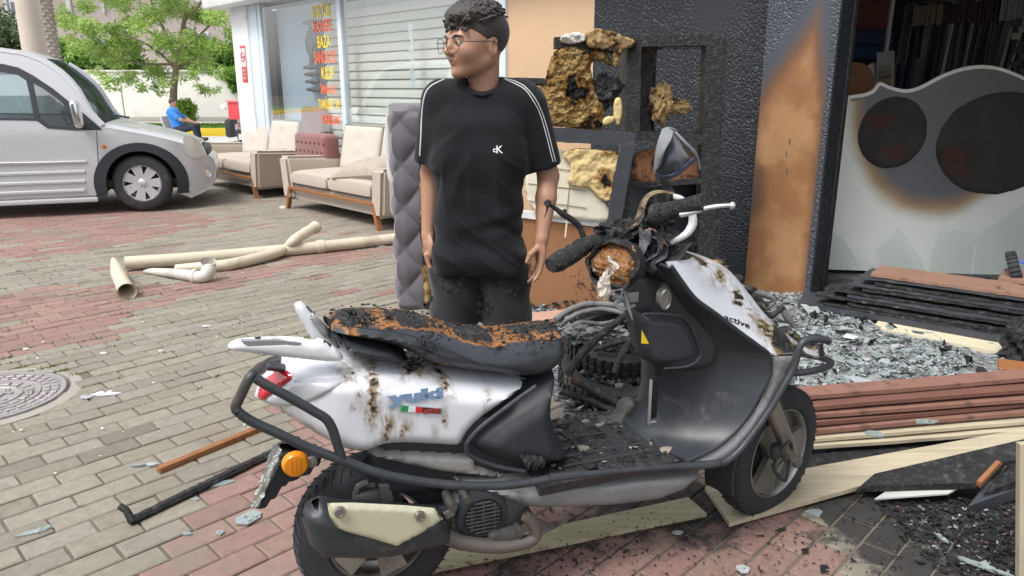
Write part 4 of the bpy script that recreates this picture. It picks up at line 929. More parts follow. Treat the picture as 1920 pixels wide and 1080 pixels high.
# ================= VAN =================
vr=Vector(gnd(267,398)); VA=R(20); van=empty('parked_van',vr,VA,'silver panel van with dark wheel arch and chrome mirror parked behind the pipes','van')
vd=Vector((math.cos(VA),math.sin(VA),0)); vn=Vector((-math.sin(VA),math.cos(VA),0))
def vp(px,py,y=0.):
    p=onplane(px,py,vr+vn*y,vn)-vr; return (p.dot(vd),p.z)
m_sil=M('silver_paint',(.55,.56,.59),.32,.12,var=.02,vs=1.,bp=0,coat=.5)
m_blk=M('black_trim',(.028,.032,.04),.6,bs=150,bp=.1); m_chr=M('chrome',(.75,.76,.78),.12,1.,bp=0,var=.05)
m_tyre=M('tyre_rubber',(.035,.036,.042),.8,bs=120,bp=.2,dirt=(.11,.105,.10),dirtamt=.45); m_alloy=M('alloy',(.55,.56,.58),.35,.6,bp=0)
m_cgl=glassmat('car_glass',(.74,.82,.84),.03,.9)
wc=vp(267,344)
def vy(x,z):
    y=.0+.20*max(0,(z-.92)/.9)**1.25+.03*max(0,(.45-z)/.3)**2
    xn=vp(345,0)[0]
    return y+ .62*max(0,(x-.20)/.75)**2.6
roof=[(-140,82),(-70,86),(0,95),(38,100),(75,114),(110,136),(150,168),(185,202),(207,221),(240,227),(280,234),(320,243),(350,252),(374,262)]
nose=[(384,280),(389,292),(398,300),(403,316),(402,335),(394,350),(378,358),(358,366)]
def V_(L,y=.12): return [vp(a[0],a[1],y) for a in L]
top_=V_(roof[:6],.10)+V_(roof[6:7],.35)+V_(roof[7:],.75); top_=[(x,z-(.085 if i>7 else (.06 if i>6 else .02))) for i,(x,z) in enumerate(top_)]; ns=V_(nose,.30)
arch=[(wc[0]+.40*math.cos(a),wc[1]+.40*math.sin(a)) for a in [R(-20+k*220/26) for k in range(27)]]
outl=top_+ns+[(wc[0]+.40*math.cos(R(-20)),.20)]+arch[0:1]+arch[1:]+[(wc[0]-.42,.22),(-2.6,.22)]
winb=V_([(-120,122),(0,119),(30,126),(59,141),(98,166),(133,193),(166,219),(194,243),(144,244),(91,240),(71,226),(44,225),(-120,223)],.06)
def vanside(flip):
    fy=(lambda y:1.76-y) if flip else (lambda y:y)
    vs,fs=sheet(outl,lambda x,z:vy(x,z),.02,.06,[winb]); vs=[Vector((v.x,fy(v.y),v.z)) for v in vs]
    mesh_obj('body_side',vs,[f[::-1] for f in fs] if flip else fs,m_sil,van,40)
    g1=V_([(-115,136),(0,134),(30,140),(47,151),(58,188),(66,222),(-115,220)],.06); g2=V_([(60,156),(80,166),(108,186),(133,206),(139,237),(96,235),(77,222)],.06)
    vs,fs=sheet(winb,lambda x,z:vy(x,z)-.006,.02,.05,[g1,g2]); vs=[Vector((v.x,fy(v.y),v.z)) for v in vs]; mesh_obj('window_trim',vs,[f[::-1] for f in fs] if flip else fs,m_blk,van,40)
    for gq in (g1,g2):
        vs,fs=sheet(gq,lambda x,z:vy(x,z)+.004,.006,.06); vs=[Vector((v.x,fy(v.y),v.z)) for v in vs]; mesh_obj('side_window',vs,[f[::-1] for f in fs] if flip else fs,m_cgl,van,40)
vanside(False); vanside(True)
def strip(name,pl,mat,y0=0,crown=.05,inset=0.,off=0.):
    cs=[]
    for (x,z) in pl:
        a=vy(x,z)+inset; row=[]
        for k in range(13):
            t=k/12; y=a+(1.76-2*a)*t; cr=1-(2*t-1)**4; row.append(Vector((x+ (.03 if x>.4 else .02)*cr*(1 if x>-.6 else 0),y,z+crown*cr+off)))
        cs.append(row)
    vs,fs=loft(cs); vs,fs=thicken(vs,fs,-.012); return mesh_obj(name,vs,fs,mat,van,40)
rt=chaikin(top_[:5],1,False); strip('roof',rt,m_sil); strip('windshield',chaikin(top_[4:9],1,False),m_cgl,inset=.09,crown=.05); strip('hood',chaikin(top_[8:],1,False),m_sil,crown=.045)
for fl_ in (0,1):
    B=MB(); pl=[]
    for (x,z) in top_[4:9]: y=vy(x,z)+.05; pl.append((x,(1.76-y) if fl_ else y,z+.012))
    B.tube(pl,.052,8,smoothn=2); B.build('roof_pillar',m_sil,van)
strip('front_bumper',[ns[1]]+ns[2:],m_sil,crown=.02)
strip('grille',[top_[-1],ns[0],ns[1]],m_blk,crown=.02,inset=.1,off=-.005)
B=MB(); B.box((-1.0,.88,.33),(3.2,1.5,.10),.02); B.box((wc[0],.88,.42),(.85,.9,.4),.05); B.build('underbody',m_blk,van)
# interior
m_int=M('van_interior',(.16,.17,.18),.8)
B=MB(); B.box((-.45,.88,.86),(.45,1.4,.22),.06); B.build('dashboard',m_int,van)
B=MB(); q=Matrix.Rotation(R(65),3,'Y'); B.lathe([(.17+.014*math.cos(a),.014*math.sin(a)) for a in [2*PI*k/8 for k in range(8)]],(-.83,1.25,.98),q,24,True); B.beam((-.83,1.08,.98),(-.83,1.42,.98),.03,.02); B.build('steering_wheel',m_blk,van)
for yy in (.42,1.25):
    B=MB(); B.box((-1.45,yy,.62),(.5,.46,.14),.05); B.box((-1.70,yy,.95),(.14,.44,.62),.06,Matrix.Rotation(R(-12),3,'Y')); B.box((-1.78,yy,1.38),(.09,.24,.2),.04); B.build('front_seat',m_int,van)
# cladding, ribs, sill
cl_=[(wc[0]+.50*math.cos(a),wc[1]+.47*math.sin(a)) for a in [R(-14+k*206/24) for k in range(25)]]+[(wc[0]-.50,.20),(wc[0]-.385,.20)]+[(wc[0]+.375*math.cos(a),wc[1]+.375*math.sin(a)) for a in [R(190-k*212/26) for k in range(27)]]+[(wc[0]+.40,.20),(wc[0]+.50,.20)]
vs,fs=sheet(cl_,lambda x,z:vy(x,z)-.022,.06,.04); mesh_obj('wheel_arch',vs,fs,m_blk,van,40)
B=MB(); B.box((wc[0],.35,wc[1]+.06),(.80,.5,.78),.05); 
vs,fs=[],[]
B=MB(); ar=[R(-12+k*204/24) for k in range(25)]; vs,fs=loft([[Vector((wc[0]+r_*math.cos(a),y_,wc[1]+r_*math.sin(a))) for a in ar] for r_,y_ in ((.385,-.01),(.385,.55),(.05,.55))]); B.add(*thicken(vs,fs,.004)); B.build('wheel_well',m_blk,van)
for (py,hh,mt_) in ((303,.035,m_chr),(322,.042,m_sil),(340,.042,m_sil),(357,.042,m_sil)):
    x1,z1=vp(163 if py==303 else 161,py); B=MB(); B.box(((x1-2.7)/2,-.0 if hh>.04 else -.004,z1),(2.7+x1,.022,hh),.011,seg=3); B.build('moulding',mt_,van)
B=MB(); x1,z1=vp(184,372); B.box(((x1-2.7)/2,-.0,z1-.01),(2.7+x1,.04,.055),.012); B.build('sill',m_sil,van)
B=MB(); B.tube([(vp(181,246)[0],vy(*vp(181,246))-.001,vp(181,246)[1]),(vp(184,300)[0],-.001,vp(184,300)[1]),(vp(186,330)[0],-.001,vp(186,330)[1])],.004,5); B.build('door_gap',m_blk,van)
def wheel(root,name,c,Rr,wd,mat_t,mat_r,n=7,tread=False,q=None,rimr=.62,face=-1,sp=.045):
    """wheel with its axle along local y; outer face towards -y"""
    t=empty(name,c); t.parent=root
    if q is not None: t.rotation_euler=q
    B=MB(); pr=[(Rr*rimr,-wd*.42),(Rr*rimr*1.04,-wd*.5),(Rr*.86,-wd*.5),(Rr*.95,-wd*.42),(Rr*.99,-wd*.30),(Rr,-wd*.12),(Rr,wd*.12),(Rr*.99,wd*.30),(Rr*.95,wd*.42),(Rr*.86,wd*.5),(Rr*rimr,wd*.5)]
    B.lathe(pr,(0,0,0),Matrix.Rotation(R(-90),3,'X'),72)
    if tread:
        nb=44
        for k in range(nb):
            for j in(-1,0,1):
                a=2*PI*(k+.5*(j!=0))/nb; p=Vector((math.cos(a)*Rr*(1.0 if j==0 else .985),j*wd*.27,math.sin(a)*Rr*(1.0 if j==0 else .985)))
                qq=Matrix.Rotation(-a,3,'Y')@Matrix.Rotation(R(28*j+12),3,'X'); B.box(p,(.012,wd*.24,2*PI*Rr/nb*.62),.002,qq,1)
    B.build('tyre',mat_t,t)
    rr_=Rr*rimr; B=MB(); B.lathe([(rr_,-wd*.44),(rr_*.97,-wd*.46),(rr_*.93,-wd*.36),(rr_*.90,-wd*.1),(rr_*.90,wd*.3),(rr_,wd*.44),(rr_*1.0,-wd*.2)],(0,0,0),Matrix.Rotation(R(-90),3,'X'),48)
    for k in range(n):
        a=2*PI*k/n; q2=Matrix.Rotation(-a,3,'Y'); s=.5
        vsx=[]
        for (r0,hw,y) in ((rr_*.16,sp*.75*Rr/.32,-wd*.36),(rr_*.92,sp*Rr/.32*1.25,-wd*.40)):
            for (sy,sz) in ((0,-1),(0,1),(1,1),(1,-1)): vsx.append(q2@Vector((r0,y+sy*.02,sz*hw)))
        B.add(vsx,[(0,1,2,3)[::-1],(4,5,6,7),(0,4,5,1),(1,5,6,2),(2,6,7,3),(3,7,4,0)][::1])
    B.lathe([(0.001,-wd*.46),(rr_*.10,-wd*.45),(rr_*.22,-wd*.40),(rr_*.26,-wd*.34),(rr_*.24,wd*.2)],(0,0,0),Matrix.Rotation(R(-90),3,'X'),24)
    B.build('rim',mat_r,t); B=MB(); B.lathe([(.001,wd*.02),(rr_*.8,wd*.02),(rr_*.8,wd*.1)],(0,0,0),Matrix.Rotation(R(-90),3,'X'),32); B.build('brake_disc',M('brake_dark',(.07,.07,.07),.5,.5),t)
    return t
m_alloy2=M('alloy_bright',(.62,.63,.66),.3,.45,bp=0)
wheel(van,'wheel',(wc[0],.115,wc[1]),.325,.21,m_tyre,m_alloy2,7,q=(0,0,R(-3)),rimr=.645)
# mirror, indicator, lights
a=vp(144,214,-.12); B=MB(); B.box((a[0],-.12,a[1]),(.10,.13,.30),.045,Matrix.Rotation(R(-5),3,'Y'),4); B.beam((a[0],-.05,a[1]-.10),(a[0]+.03,.06,a[1]-.13),.05,.05,.01); B.build('wing_mirror',m_chr,van)
B=MB(); a=vp(195,275); B.lathe([(.001,.012),(.02,.008),(.026,0)],(a[0],-.0,a[1]),Matrix.Rotation(R(90),3,'X'),16); B.build('side_indicator',M('amber_lens',(.65,.20,.03),.3,bp=0),van)
hl=[vp(x,y,.2) for x,y in ((343,251),(365,258),(376,268),(384,282),(388,294),(362,296),(348,285))]
vs,fs=sheet(chaikin(hl,1),lambda x,z:vy(x,z)-.012,.03,.03); mesh_obj('headlight',vs,fs,M('headlight_lens',(.62,.62,.58),.15,bp=0,coat=1.),van,50)
a=vp(392,320,.5); B=MB(); B.lathe([(.001,.02),(.045,.02),(.05,.0),(.065,.0),(.065,.03),(.07,-.03)],(a[0]-.03,vy(*a)-.015,a[1]),Matrix.Rotation(R(90),3,'X')@Matrix.Rotation(R(30),3,'Y'),24); B.build('fog_light',m_chr,van)
B=MB(); B.beam((vp(208,220,.3)[0],.35,vp(208,220,.3)[1]+.03),(vp(245,226,.3)[0],.15,vp(245,226,.3)[1]+.04),.03,.02); B.build('wiper',m_blk,van)

# stone by sofa leg, orange-brown crumbs
tag(lump('stone',gnd(532,390),.045,M('stone_buff',(.5,.45,.38),.9),None,2,.3,squash=(1.3,.9,.7),smooth=60),'small buff stone beside the sofa leg','stone')
# ================= DELIVERY MOTORBIKE (far) =================
mbp=gnd(452,268); mk=empty('delivery_motorbike',mbp,0,'parked delivery motorbike with red top box partly hidden by the shop pillar','motorbike')
def ml(px,py,dy=0): return at(px,py,mbp.y+dy)-mbp
m_redbox=M('red_box',(.62,.06,.07),.45,bp=0,var=.06)
c=ml(452,207); B=MB(); B.box((c.x,-.0,c.z),(.55,.45,.46),.03); B.build('top_box',m_redbox,mk); B=MB(); B.box((c.x,-.02,c.z+.25),(.60,.50,.06),.02); B.build('top_box_lid',M('red_lid',(.72,.25,.25),.45,bp=0),mk)
c=ml(455,238); B=MB(); B.box((c.x,.1,c.z),(.36,.5,.22),.08,seg=4); B.build('tail_cowl',M('grey_cowl',(.28,.28,.28),.3,bp=0),mk)
B=MB(); c=ml(458,237); B.box((c.x,-.17,c.z+.03),(.22,.03,.05),.01); B.build('tail_light',M('dark_red_lens',(.3,.05,.05),.2,bp=0),mk)
c=ml(460,256); B=MB(); B.box((c.x,-.2,c.z),(.22,.02,.16),.01,Matrix.Rotation(R(-10),3,'X')); B.build('number_plate',M('plate_grey',(.5,.5,.5),.5,bp=0),mk)
B=MB(); c=ml(443,258); B.lathe([(.17,-.05),(.25,-.06),(.27,0),(.25,.06),(.17,.05)],(ml(452,258).x,.1,.27),Matrix.Rotation(R(90),3,'Y'),28); B.build('rear_wheel',m_tyre,mk)
B=MB(); B.lathe([(.17,-.05),(.25,-.06),(.27,0),(.25,.06),(.17,.05)],(ml(452,258).x-.1,1.3,.27),Matrix.Rotation(R(90),3,'Y'),28); B.build('front_wheel',m_tyre,mk)
B=MB(); a=ml(432,215,.8); B.tube([a+Vector((.0,.3,-.55)),a+Vector((.0,.15,-.1)),a],[.13,.1,.05],12); B.box(ml(434,240,.5),(.22,.5,.5),.08); B.build('front_fairing',m_blk,mk)
B=MB(); B.tube([ml(418,201,.8),ml(432,207,.8),ml(470,205,.8)],.025,8); B.build('handlebar',m_chr,mk)
B=MB(); B.lathe([(.001,.0),(.06,.005),(.065,.02),(.001,.03)],ml(419,200,.75),Matrix.Rotation(R(60),3,'X'),16); B.build('brake_lever_cover',m_chr,mk)
B=MB(); B.tube([ml(447,198,.8),ml(453,190,.8)],.01,6); B.lathe([(.001,-.01),(.065,-.01),(.07,.01),(.001,.02)],ml(455,184,.8),Matrix.Rotation(R(80),3,'X')@Matrix.Rotation(R(25),3,'Y'),18); B.build('mirror',m_blk,mk)
# ================= PIPES AND STICKS =================
m_pvc=M('pvc_pipe',(.58,.52,.40),.45,vs=3,bp=.05,bs=20,var=.06,dirt=(.38,.33,.25),dirtamt=.35)
m_pvcw=M('pvc_grey_white',(.60,.57,.52),.5,vs=6,bp=.1,var=.1,dirt=(.36,.33,.30),dirtamt=.55)
def gz(px,py,z): return gnd(px,py,z)
B=MB(); B.tube([gz(800,446,.05),gz(737,448,.05),gz(640,459,.05),gz(560,467,.05),gz(450,477,.05),gz(330,487,.06),gz(235,493,.065)],.052,20); B.lathe([(.052,-.03),(.062,-.03),(.062,.03),(.052,.03)],gz(600,463,.05),(gz(560,467,.05)-gz(640,459,.05)).to_track_quat('Z','Y').to_matrix(),20)
tag(B.build('drainpipe',m_pvc),'longest cream plastic drainpipe lying across the paving toward the upended sofa','drainpipe')
B=MB(); P1=gz(213,487,.13);P2=gz(222,515,.09);P3=gz(236,543,.055); B.tube([P1,P1.lerp(P2,.5),P2,P3,P3+(P3-P2)*.15],[.02,.040,.05,.055,.062],18,caps=False); B.tube([P3+(P3-P2)*.15,P3+(P3-P2)*.1,P2],[.062,.052,.045],18,caps=False)
tag(B.build('drainpipe_end',m_pvc,None,50),'short cream pipe end with open socket bent toward the camera','drainpipe')
B=MB(); B.tube([gz(270,509,.012),gz(285,509,.022),gz(320,512,.035),gz(350,516,.042),gz(372,519,.045),gz(384,517,.05),gz(391,507,.085),gz(391,497,.12),gz(391,490,.15)],[.008,.026,.036,.042,.045,.05,.054,.052,.058],18,smoothn=3,caps=False)
B.lathe([(.047,-.01),(.056,-.01),(.056,.02),(.047,.02)],gz(366,518,.044),(gz(384,517,.05)-gz(350,516,.042)).to_track_quat('Z','Y').to_matrix(),18)
tag(B.build('drainpipe_elbow',m_pvcw,None,50),'grey white pipe piece with an upturned elbow and crushed tip','drainpipe')
B=MB(); B.tube([gz(330,503,.03),gz(385,500,.04),gz(430,496,.045),gz(480,485,.05),gz(520,474,.055),gz(533,468,.06),gz(540,461,.085),gz(550,452,.13),gz(572,437,.17),gz(588,428,.19)],[.03,.042,.046,.046,.044,.036,.034,.045,.047,.048],18,smoothn=2,caps=False)
a=gz(572,437,.17);b_=gz(588,428,.19); B.tube([b_,b_+(b_-a)*.06,b_+(b_-a)*.3,b_+(b_-a)*.32],[.048,.055,.055,.047],18,caps=False); B.tube([b_+(b_-a)*.32,b_,a],[.047,.042,.042],18,caps=False)
tag(B.build('drainpipe_bent',m_pvc,None,50),'cream pipe kinked upward with an open end in front of the sofa','drainpipe')
m_bw=M('red_brown_wood',(.27,.11,.04),.6,vs=5,stretch=(6,6,6),bs=60,bp=.3,dirt=(.13,.05,.02),dirtamt=.4)
B=MB(); a=gz(297,882,.012);b_=gz(500,798,.012); B.beam(a,b_,.030,.024,.002); tag(B.build('wood_strip',m_bw),'thin red brown wooden strip lying behind the tail of the scooter','wood strip')
B=MB(); a=gz(243,978,.015);b_=gz(560,825,.015); n=46; pts=[a.lerp(b_,i/n)+Vector((0,0,.003*nz((i*.9,2,1)))) for i in range(n+1)]; B.tube(pts,[.0165*(1+.22*nz((i*1.3,5,0))) for i in range(n+1)],7); B.tube([a+Vector((.01,0,0)),a+Vector((-.01,.01,.035)),a+Vector((-.035,.02,.045))],[.014,.012,.012],7)
tag(B.build('charred_stick',m_charw,None,50),'long charred black stick with a broken upturned end on the grey pavers','charred stick')
# ================= BURNT SCOOTER =================
SO=Vector((-.381,1.817,0)); SA=math.atan2(.459,1.267); sx_=Vector((math.cos(SA),math.sin(SA),0)); sy_=Vector((-math.sin(SA),math.cos(SA),0))
scoo=empty('scooter',SO,SA,'white scooter with melted black handlebars and burnt seat parked on the pavers','scooter')
def S(px,py,v=0.):
    p=onplane(px,py,SO-sy_*v,sy_)-SO; return Vector((p.dot(sx_),-v,p.z))
def S2(L,v=0.): return [(S(a[0],a[1],v).x,S(a[0],a[1],v).z) for a in L]
BK=.62
def blobs(L,v=.15,base=0.):
    P_=[(S(px,py,v).x,S(px,py,v).z,r1/470.,r2/430.,k) for px,py,r1,r2,k in L]
    def f(q):
        b_=base
        for u,w_,a,c,k in P_: b_=max(b_,BK*k*math.exp(-(((q.x-u)/a)**2+((q.z-w_)/c)**2)))
        return b_
    return f
m_wp=burnmat('scooter_white',(.72,.74,.80),scorch=(.30,.20,.10),rough=.28,nscale=42,namt=1.05,coat=.5,var=.02,basebump=.0,smear=.85)
m_wpa=burnmat('scooter_white_front',(.72,.74,.80),scorch=(.24,.16,.045),rough=.28,nscale=30,namt=.6,coat=.5,var=.02,basebump=.0,smear=.8)
m_bp=M('sooty_black_plastic',(.026,.030,.038),.50,vs=12,bs=220,bp=.25,var=.35,dirt=(.012,.012,.012),dirtamt=.4)
m_bp2=M('grey_black_plastic',(.032,.037,.045),.42,vs=8,bs=260,bp=.12,var=.25,dirt=(.11,.11,.11),dirtamt=.25,dirts=7)
m_gs2=M('silver_plastic',(.30,.30,.31),.42,.25,vs=10,bs=200,bp=.12,var=.2,dirt=(.07,.065,.06),dirtamt=.5,dirts=6)
m_gs3=M('grey_skirt',(.22,.222,.232),.45,.2,vs=10,bs=200,bp=.15,var=.3,dirt=(.045,.045,.045),dirtamt=.45,dirts=5)
m_tube=M('painted_tube',(.05,.056,.066),.42,.3,vs=14,bs=150,bp=.3,var=.35,dirt=(.16,.10,.07),dirtamt=.22,dirts=5)
m_tyS=M('scooter_tyre',(.026,.028,.034),.75,vs=10,bs=90,bp=.3,var=.3,dirt=(.07,.065,.06),dirtamt=.35)
m_rimS=M('scooter_rim',(.33,.32,.30),.45,.75,vs=8,bp=.1,var=.3,dirt=(.06,.05,.04),dirtamt=.5)
m_char=charmat('scooter_char',1.6,70,.55,1.,tint=(.13,.06,.025),amt=.12)
def sobj(name,vf_,mat,smooth=60,burn=None,parent=None,label=None):
    o=mesh_obj(name,vf_[0],vf_[1],mat,parent or scoo,smooth,burn=burn)
    if label: o['label']=label
    return o
# wheels
m_alb=M('scooter_rim_front',(.34,.33,.31),.38,.75,vs=8,bp=.1,var=.3,dirt=(.10,.08,.06),dirtamt=.4)
rw=wheel(scoo,'rear_wheel',(0,.0,.218),.222,.12,m_tyS,m_rimS,5,tread=False,rimr=.62)
ST=R(17); fwc=Vector((1.330,0,.222))
fw=wheel(scoo,'front_wheel',fwc,.225,.10,m_tyS,m_alb,3,tread=True,q=(0,0,ST),rimr=.70,sp=.07)
def treads(root,Rr,wd,nb=46):
    B=MB()
    for k in range(nb):
        for j in(-1,1):
            a=2*PI*(k+.25*(j+1))/nb; pts=[]
            for t in (0,.5,1.): y=j*wd*(.06+.42*t); aa=a+t*.13; r=Rr*(1.0-.055*(abs(y)/(wd*.5))**4)+.0005; pts.append((math.cos(aa)*r,y,math.sin(aa)*r))
            B.tube(pts,[.0018,.0024,.0018],5)
    return B.build('tread',M('tread_groove',(.055,.055,.06),.8,bp=0),root)
treads(rw,.223,.12); 
# front fork with axle (in steering frame)
fk=empty('front_fork',fwc,ST); fk.parent=scoo
B=MB(); B.tube([(0.0,-.085,.0),(-.055,-.085,.10),(-.15,-.06,.28),(-.24,-.03,.48)],[.026,.027,.030,.03],14,smoothn=2); B.tube([(0,.085,.0),(-.055,.085,.10),(-.15,.06,.28)],[.026,.027,.03],12)
B.build('shock_absorber',m_rimS,fk)
B=MB(); B.tube([(0,-.115,0),(0,.1,0)],.012,8); B.lathe([(.001,-.01),(.020,-.01),(.022,.012),(.001,.014)],(0,-.105,0),Matrix.Rotation(R(90),3,'X'),6); B.build('axle',m_alb,fk)
B=MB(); B.tube([(-.02,-.10,.03),(-.08,-.12,.10),(-.12,-.1,.02),(-.06,-.11,-.05),(-.03,-.10,.01)],.006,6,smoothn=3); B.box((-.10,-.09,.06),(.05,.03,.05),.01,R(30)); B.build('brake_cable',m_bp,fk)
B=MB(); B.tube([(-.20,0,.38),(-.29,0,.58)],.03,12); B.build('steering_tube',m_char,fk)
# fender stub with charred liner behind the front wheel
B=MB()
for k in range(14): a=R(100+k*7); B.box((math.cos(a)*.26,0,math.sin(a)*.26),(.012,.11,.038),.004,Matrix.Rotation(-a,3,'Y'))
B.build('wheel_liner',m_bp,fk)
# rear body
tail=S2([(478,786),(484,764),(500,735),(525,706),(556,690),(600,684),(660,688),(740,696),(830,706),(910,714),(1010,722),(985,742),(945,770),(905,798),(884,822),(872,852),(800,848),(745,846),(715,850),(690,864),(640,858),(590,836),(540,812),(492,790)],.13)
def Wt(x,z): return .035+.125*ss(x,-.30,-.08)-.02*ss(z,.70,.80)
scL=[(655,705,20,10,.75),(640,710,10,6,.6),(700,715,14,30,.8),(695,740,12,40,.85),(690,770,12,28,.75),(720,785,14,40,.75),(752,790,18,22,.6),(800,702,38,8,.95),(835,712,12,20,.8),(828,780,7,22,.7),(812,800,6,20,.6),(912,750,9,18,.75),(845,735,8,8,.6),(540,800,16,20,.7),(575,815,12,10,.6),(660,755,8,10,.6),(672,730,8,14,.65),(725,850,16,12,.7),(590,850,14,10,.5),(705,830,30,8,.5),(735,735,10,14,.55),(775,698,22,6,.7),(872,845,6,14,.6),(780,765,6,8,.5)]
sobj('rear_body',inflate(chaikin(tail,1),Wt,.06,.011),m_wp,70,blobs(scL,.13),label='white rear body with soot streaks and melted spots')
# taillight laid over the body surface
from mathutils.bvhtree import BVHTree
RB=[o_ for o_ in scoo.children if o_.name.startswith('rear_body')][0]; bvB=BVHTree.FromPolygons([v.co for v in RB.data.vertices],[tuple(p.vertices) for p in RB.data.polygons])
def conform(name,L,v,mat,off,n=1,bv_=None,burn=None):
    pl=chaikin(S2(L,v),n); V,F_,d=cdt(pl,.007); vs=[]; last=-.05
    for p,dd in zip(V,d):
        h=(bv_ or bvB).ray_cast(Vector((p[0],-1,p[1])),Vector((0,1,0))); y=h[0].y if h[0] else last
        vs.append(Vector((p[0],y-off*min(1,dd/.006+.15),p[1])))
    vs2=[q+Vector((0,.012,0)) for q in vs]; N=len(vs); fs=[]; ec={}
    for f in F_:
        a=V[f[1]]-V[f[0]]; b=V[f[2]]-V[f[0]]; f1=tuple(f) if a[0]*b[1]-a[1]*b[0]>0 else tuple(f)[::-1]; fs.append(f1); fs.append(tuple(q+N for q in f1)[::-1])
    return sobj(name,(vs+vs2,fs),mat,60,burn)
conform('tail_light',[(484,786),(490,760),(512,732),(538,716),(556,720),(534,744),(510,768),(497,786)],.14,M('red_lens',(.45,.015,.03),.15,bp=0,coat=1.),.010)
conform('clear_lens',[(497,788),(512,768),(536,745),(558,722),(600,713),(655,708),(618,728),(590,752),(556,774),(520,790)],.14,burnmat('scorched_clear_lens',(.47,.48,.52),scorch=(.33,.3,.26),rough=.08,nscale=40,namt=.9,coat=1.,var=.3),.008,1,None,lambda v:.2)
# lower grey trim panel
lt_=S2([(686,862),(690,848),(745,850),(872,856),(900,858),(905,880),(985,905),(1000,912),(930,910),(830,900),(750,884),(700,872)],.15)
sobj('lower_side_panel',inflate(lt_,.135,.02,.012),M('bare_grey_panel',(.30,.29,.28),.5,vs=8,bp=.1,dirt=(.08,.07,.06),dirtamt=.5,dirts=9),60)
# inner dark fill: frame and wheel arch
B=MB(); a=S(690,850);b_=S(980,860); B.box(((a.x+b_.x)/2+.02,0,(a.z+b_.z)/2+.06),(.48,.22,.20),.03); a=S(630,830); B.box((a.x+.08,0,a.z+.06),(.18,.14,.10),.03); B.build('under_frame',m_bp,scoo)
# seat
seat=S2([(616,596),(624,585),(660,579),(720,580),(770,586),(812,596),(850,608),(895,615),(940,613),(985,606),(1018,600),(1046,608)],-.03)+S2([(1066,634),(1077,655),(1072,682),(1050,703),(1020,716),(985,717),(920,707),(860,700),(812,692),(780,676),(745,658),(690,646),(640,640),(618,632),(612,610)],.10)
def Ws(x,z): return .145-.035*ss(x,.30,.55)-.03*(1-ss(x,-.12,-.02))
seat_c=chaikin(seat,1)
def seatburn(v):
    # top edge charred and bare foam
    zt=np.interp(v.x,[p[0] for p in ST_TOP],[p[1] for p in ST_TOP]); d=zt-v.z
    b_=.60*(1-ss(d,.004,.026))+.20*nz((v.x*9,0,v.z*9))*(d<.09)
    for px,py,r in ((665,634,15),(836,690,9)):
        q=S(px,py,.14); b_=max(b_,.52*math.exp(-((v.x-q.x)**2+(v.z-q.z)**2)/(r/470)**2))
    return b_
ST_TOP=sorted(S2([(616,594),(624,585),(660,579),(720,580),(770,586),(812,596),(850,608),(895,615),(940,613),(985,606),(1018,600),(1046,608)],-.03)+S2([(1066,634)],.1))
vs,fs=inflate(seat_c,Ws,.055,.009)
vs=[v+Vector((0,0,.006*max(0,nz(v,35)) if seatburn(v)>.5 else 0)) for v in vs]
m_seat=burnmat('seat_vinyl',(.040,.045,.054),scorch=(.36,.15,.04),rough=.42,crough=.8,nscale=34,namt=.42,var=.12,basebump=.35,cells=70)
sobj('seat',(vs,fs),m_seat,70,seatburn,label='black vinyl seat charred along the top with orange foam showing')
# torn foam edge and char crumbs along the seat top
B=MB();F_=MB(); g=random.Random(21)
for (px,py) in [(712+i*3.4+g.uniform(-2,2),None) for i in range(108)]:
    z=np.interp(S(px,600,.08).x,[p[0] for p in ST_TOP],[p[1] for p in ST_TOP]); x=S(px,600,.08).x
    if 640<px<1075 and nz((px*.02,3,1),1)>.05:
        p=Vector((x,-.095+g.uniform(-.03,.02),z-.003)); 
        if g.random()<.8: l=lump(None,p+Vector((0,0,-.002)),g.uniform(.0025,.006),None,n=1,amp=.8,seed=g.random()*9,squash=(1.6,1.,.6)); F_.add(l.v,l.f)
for _ in range(230):
    px=g.uniform(620,1070); x=S(px,600,.06).x; z=np.interp(x,[p[0] for p in ST_TOP],[p[1] for p in ST_TOP]); t=g.random()
    y=-.085+g.uniform(-.01,.16); l=lump(None,Vector((x,y,z+.0-.25*max(0,abs(y)-.06)+g.uniform(-.004,.006))),g.uniform(.0012,.005)*(2. if g.random()<.06 else 1),None,n=1,amp=.8,seed=g.random()*9,squash=(1.3,1,.6)); B.add(l.v,l.f)
for (cx,cy,sx,sy,n) in ((680,600,30,12,80),(800,640,22,30,110),(790,668,14,14,50),(1000,640,30,25,50),(940,650,60,25,30)):
    for _ in range(n):
        q=S(cx+g.gauss(0,sx*.6),cy+g.gauss(0,sy*.6),.135); l=lump(None,(q.x,-Ws(q.x,q.z)*.985,q.z),g.uniform(.0012,.0036),None,n=1,amp=.7,seed=g.random()*9); B.add(l.v,l.f)
F_.build('torn_foam',M('orange_foam',(.30,.125,.04),.9,bs=120,bp=.8,var=.4,dirt=(.08,.03,.015),dirtamt=.5,dirts=30),scoo,60); B.build('char_crust',m_char,scoo,50)
# seat seam
B=MB(); B.tube([tuple((lambda q:(q.x,-Ws(q.x,q.z)-.001,q.z))(S(px,py,.14))) for px,py in ((648,612),(700,616),(760,625),(815,645),(870,668),(930,692),(985,712))],.0022,5,smoothn=4); B.build('seam',m_bp,scoo)
# trim below the seat
tr_=S2([(622,642),(660,645),(720,652),(752,664),(785,690),(740,690),(690,684),(660,676),(636,660)],.13)
sobj('seat_trim',inflate(chaikin(tr_,1),.128,.02,.01),m_bp,60)
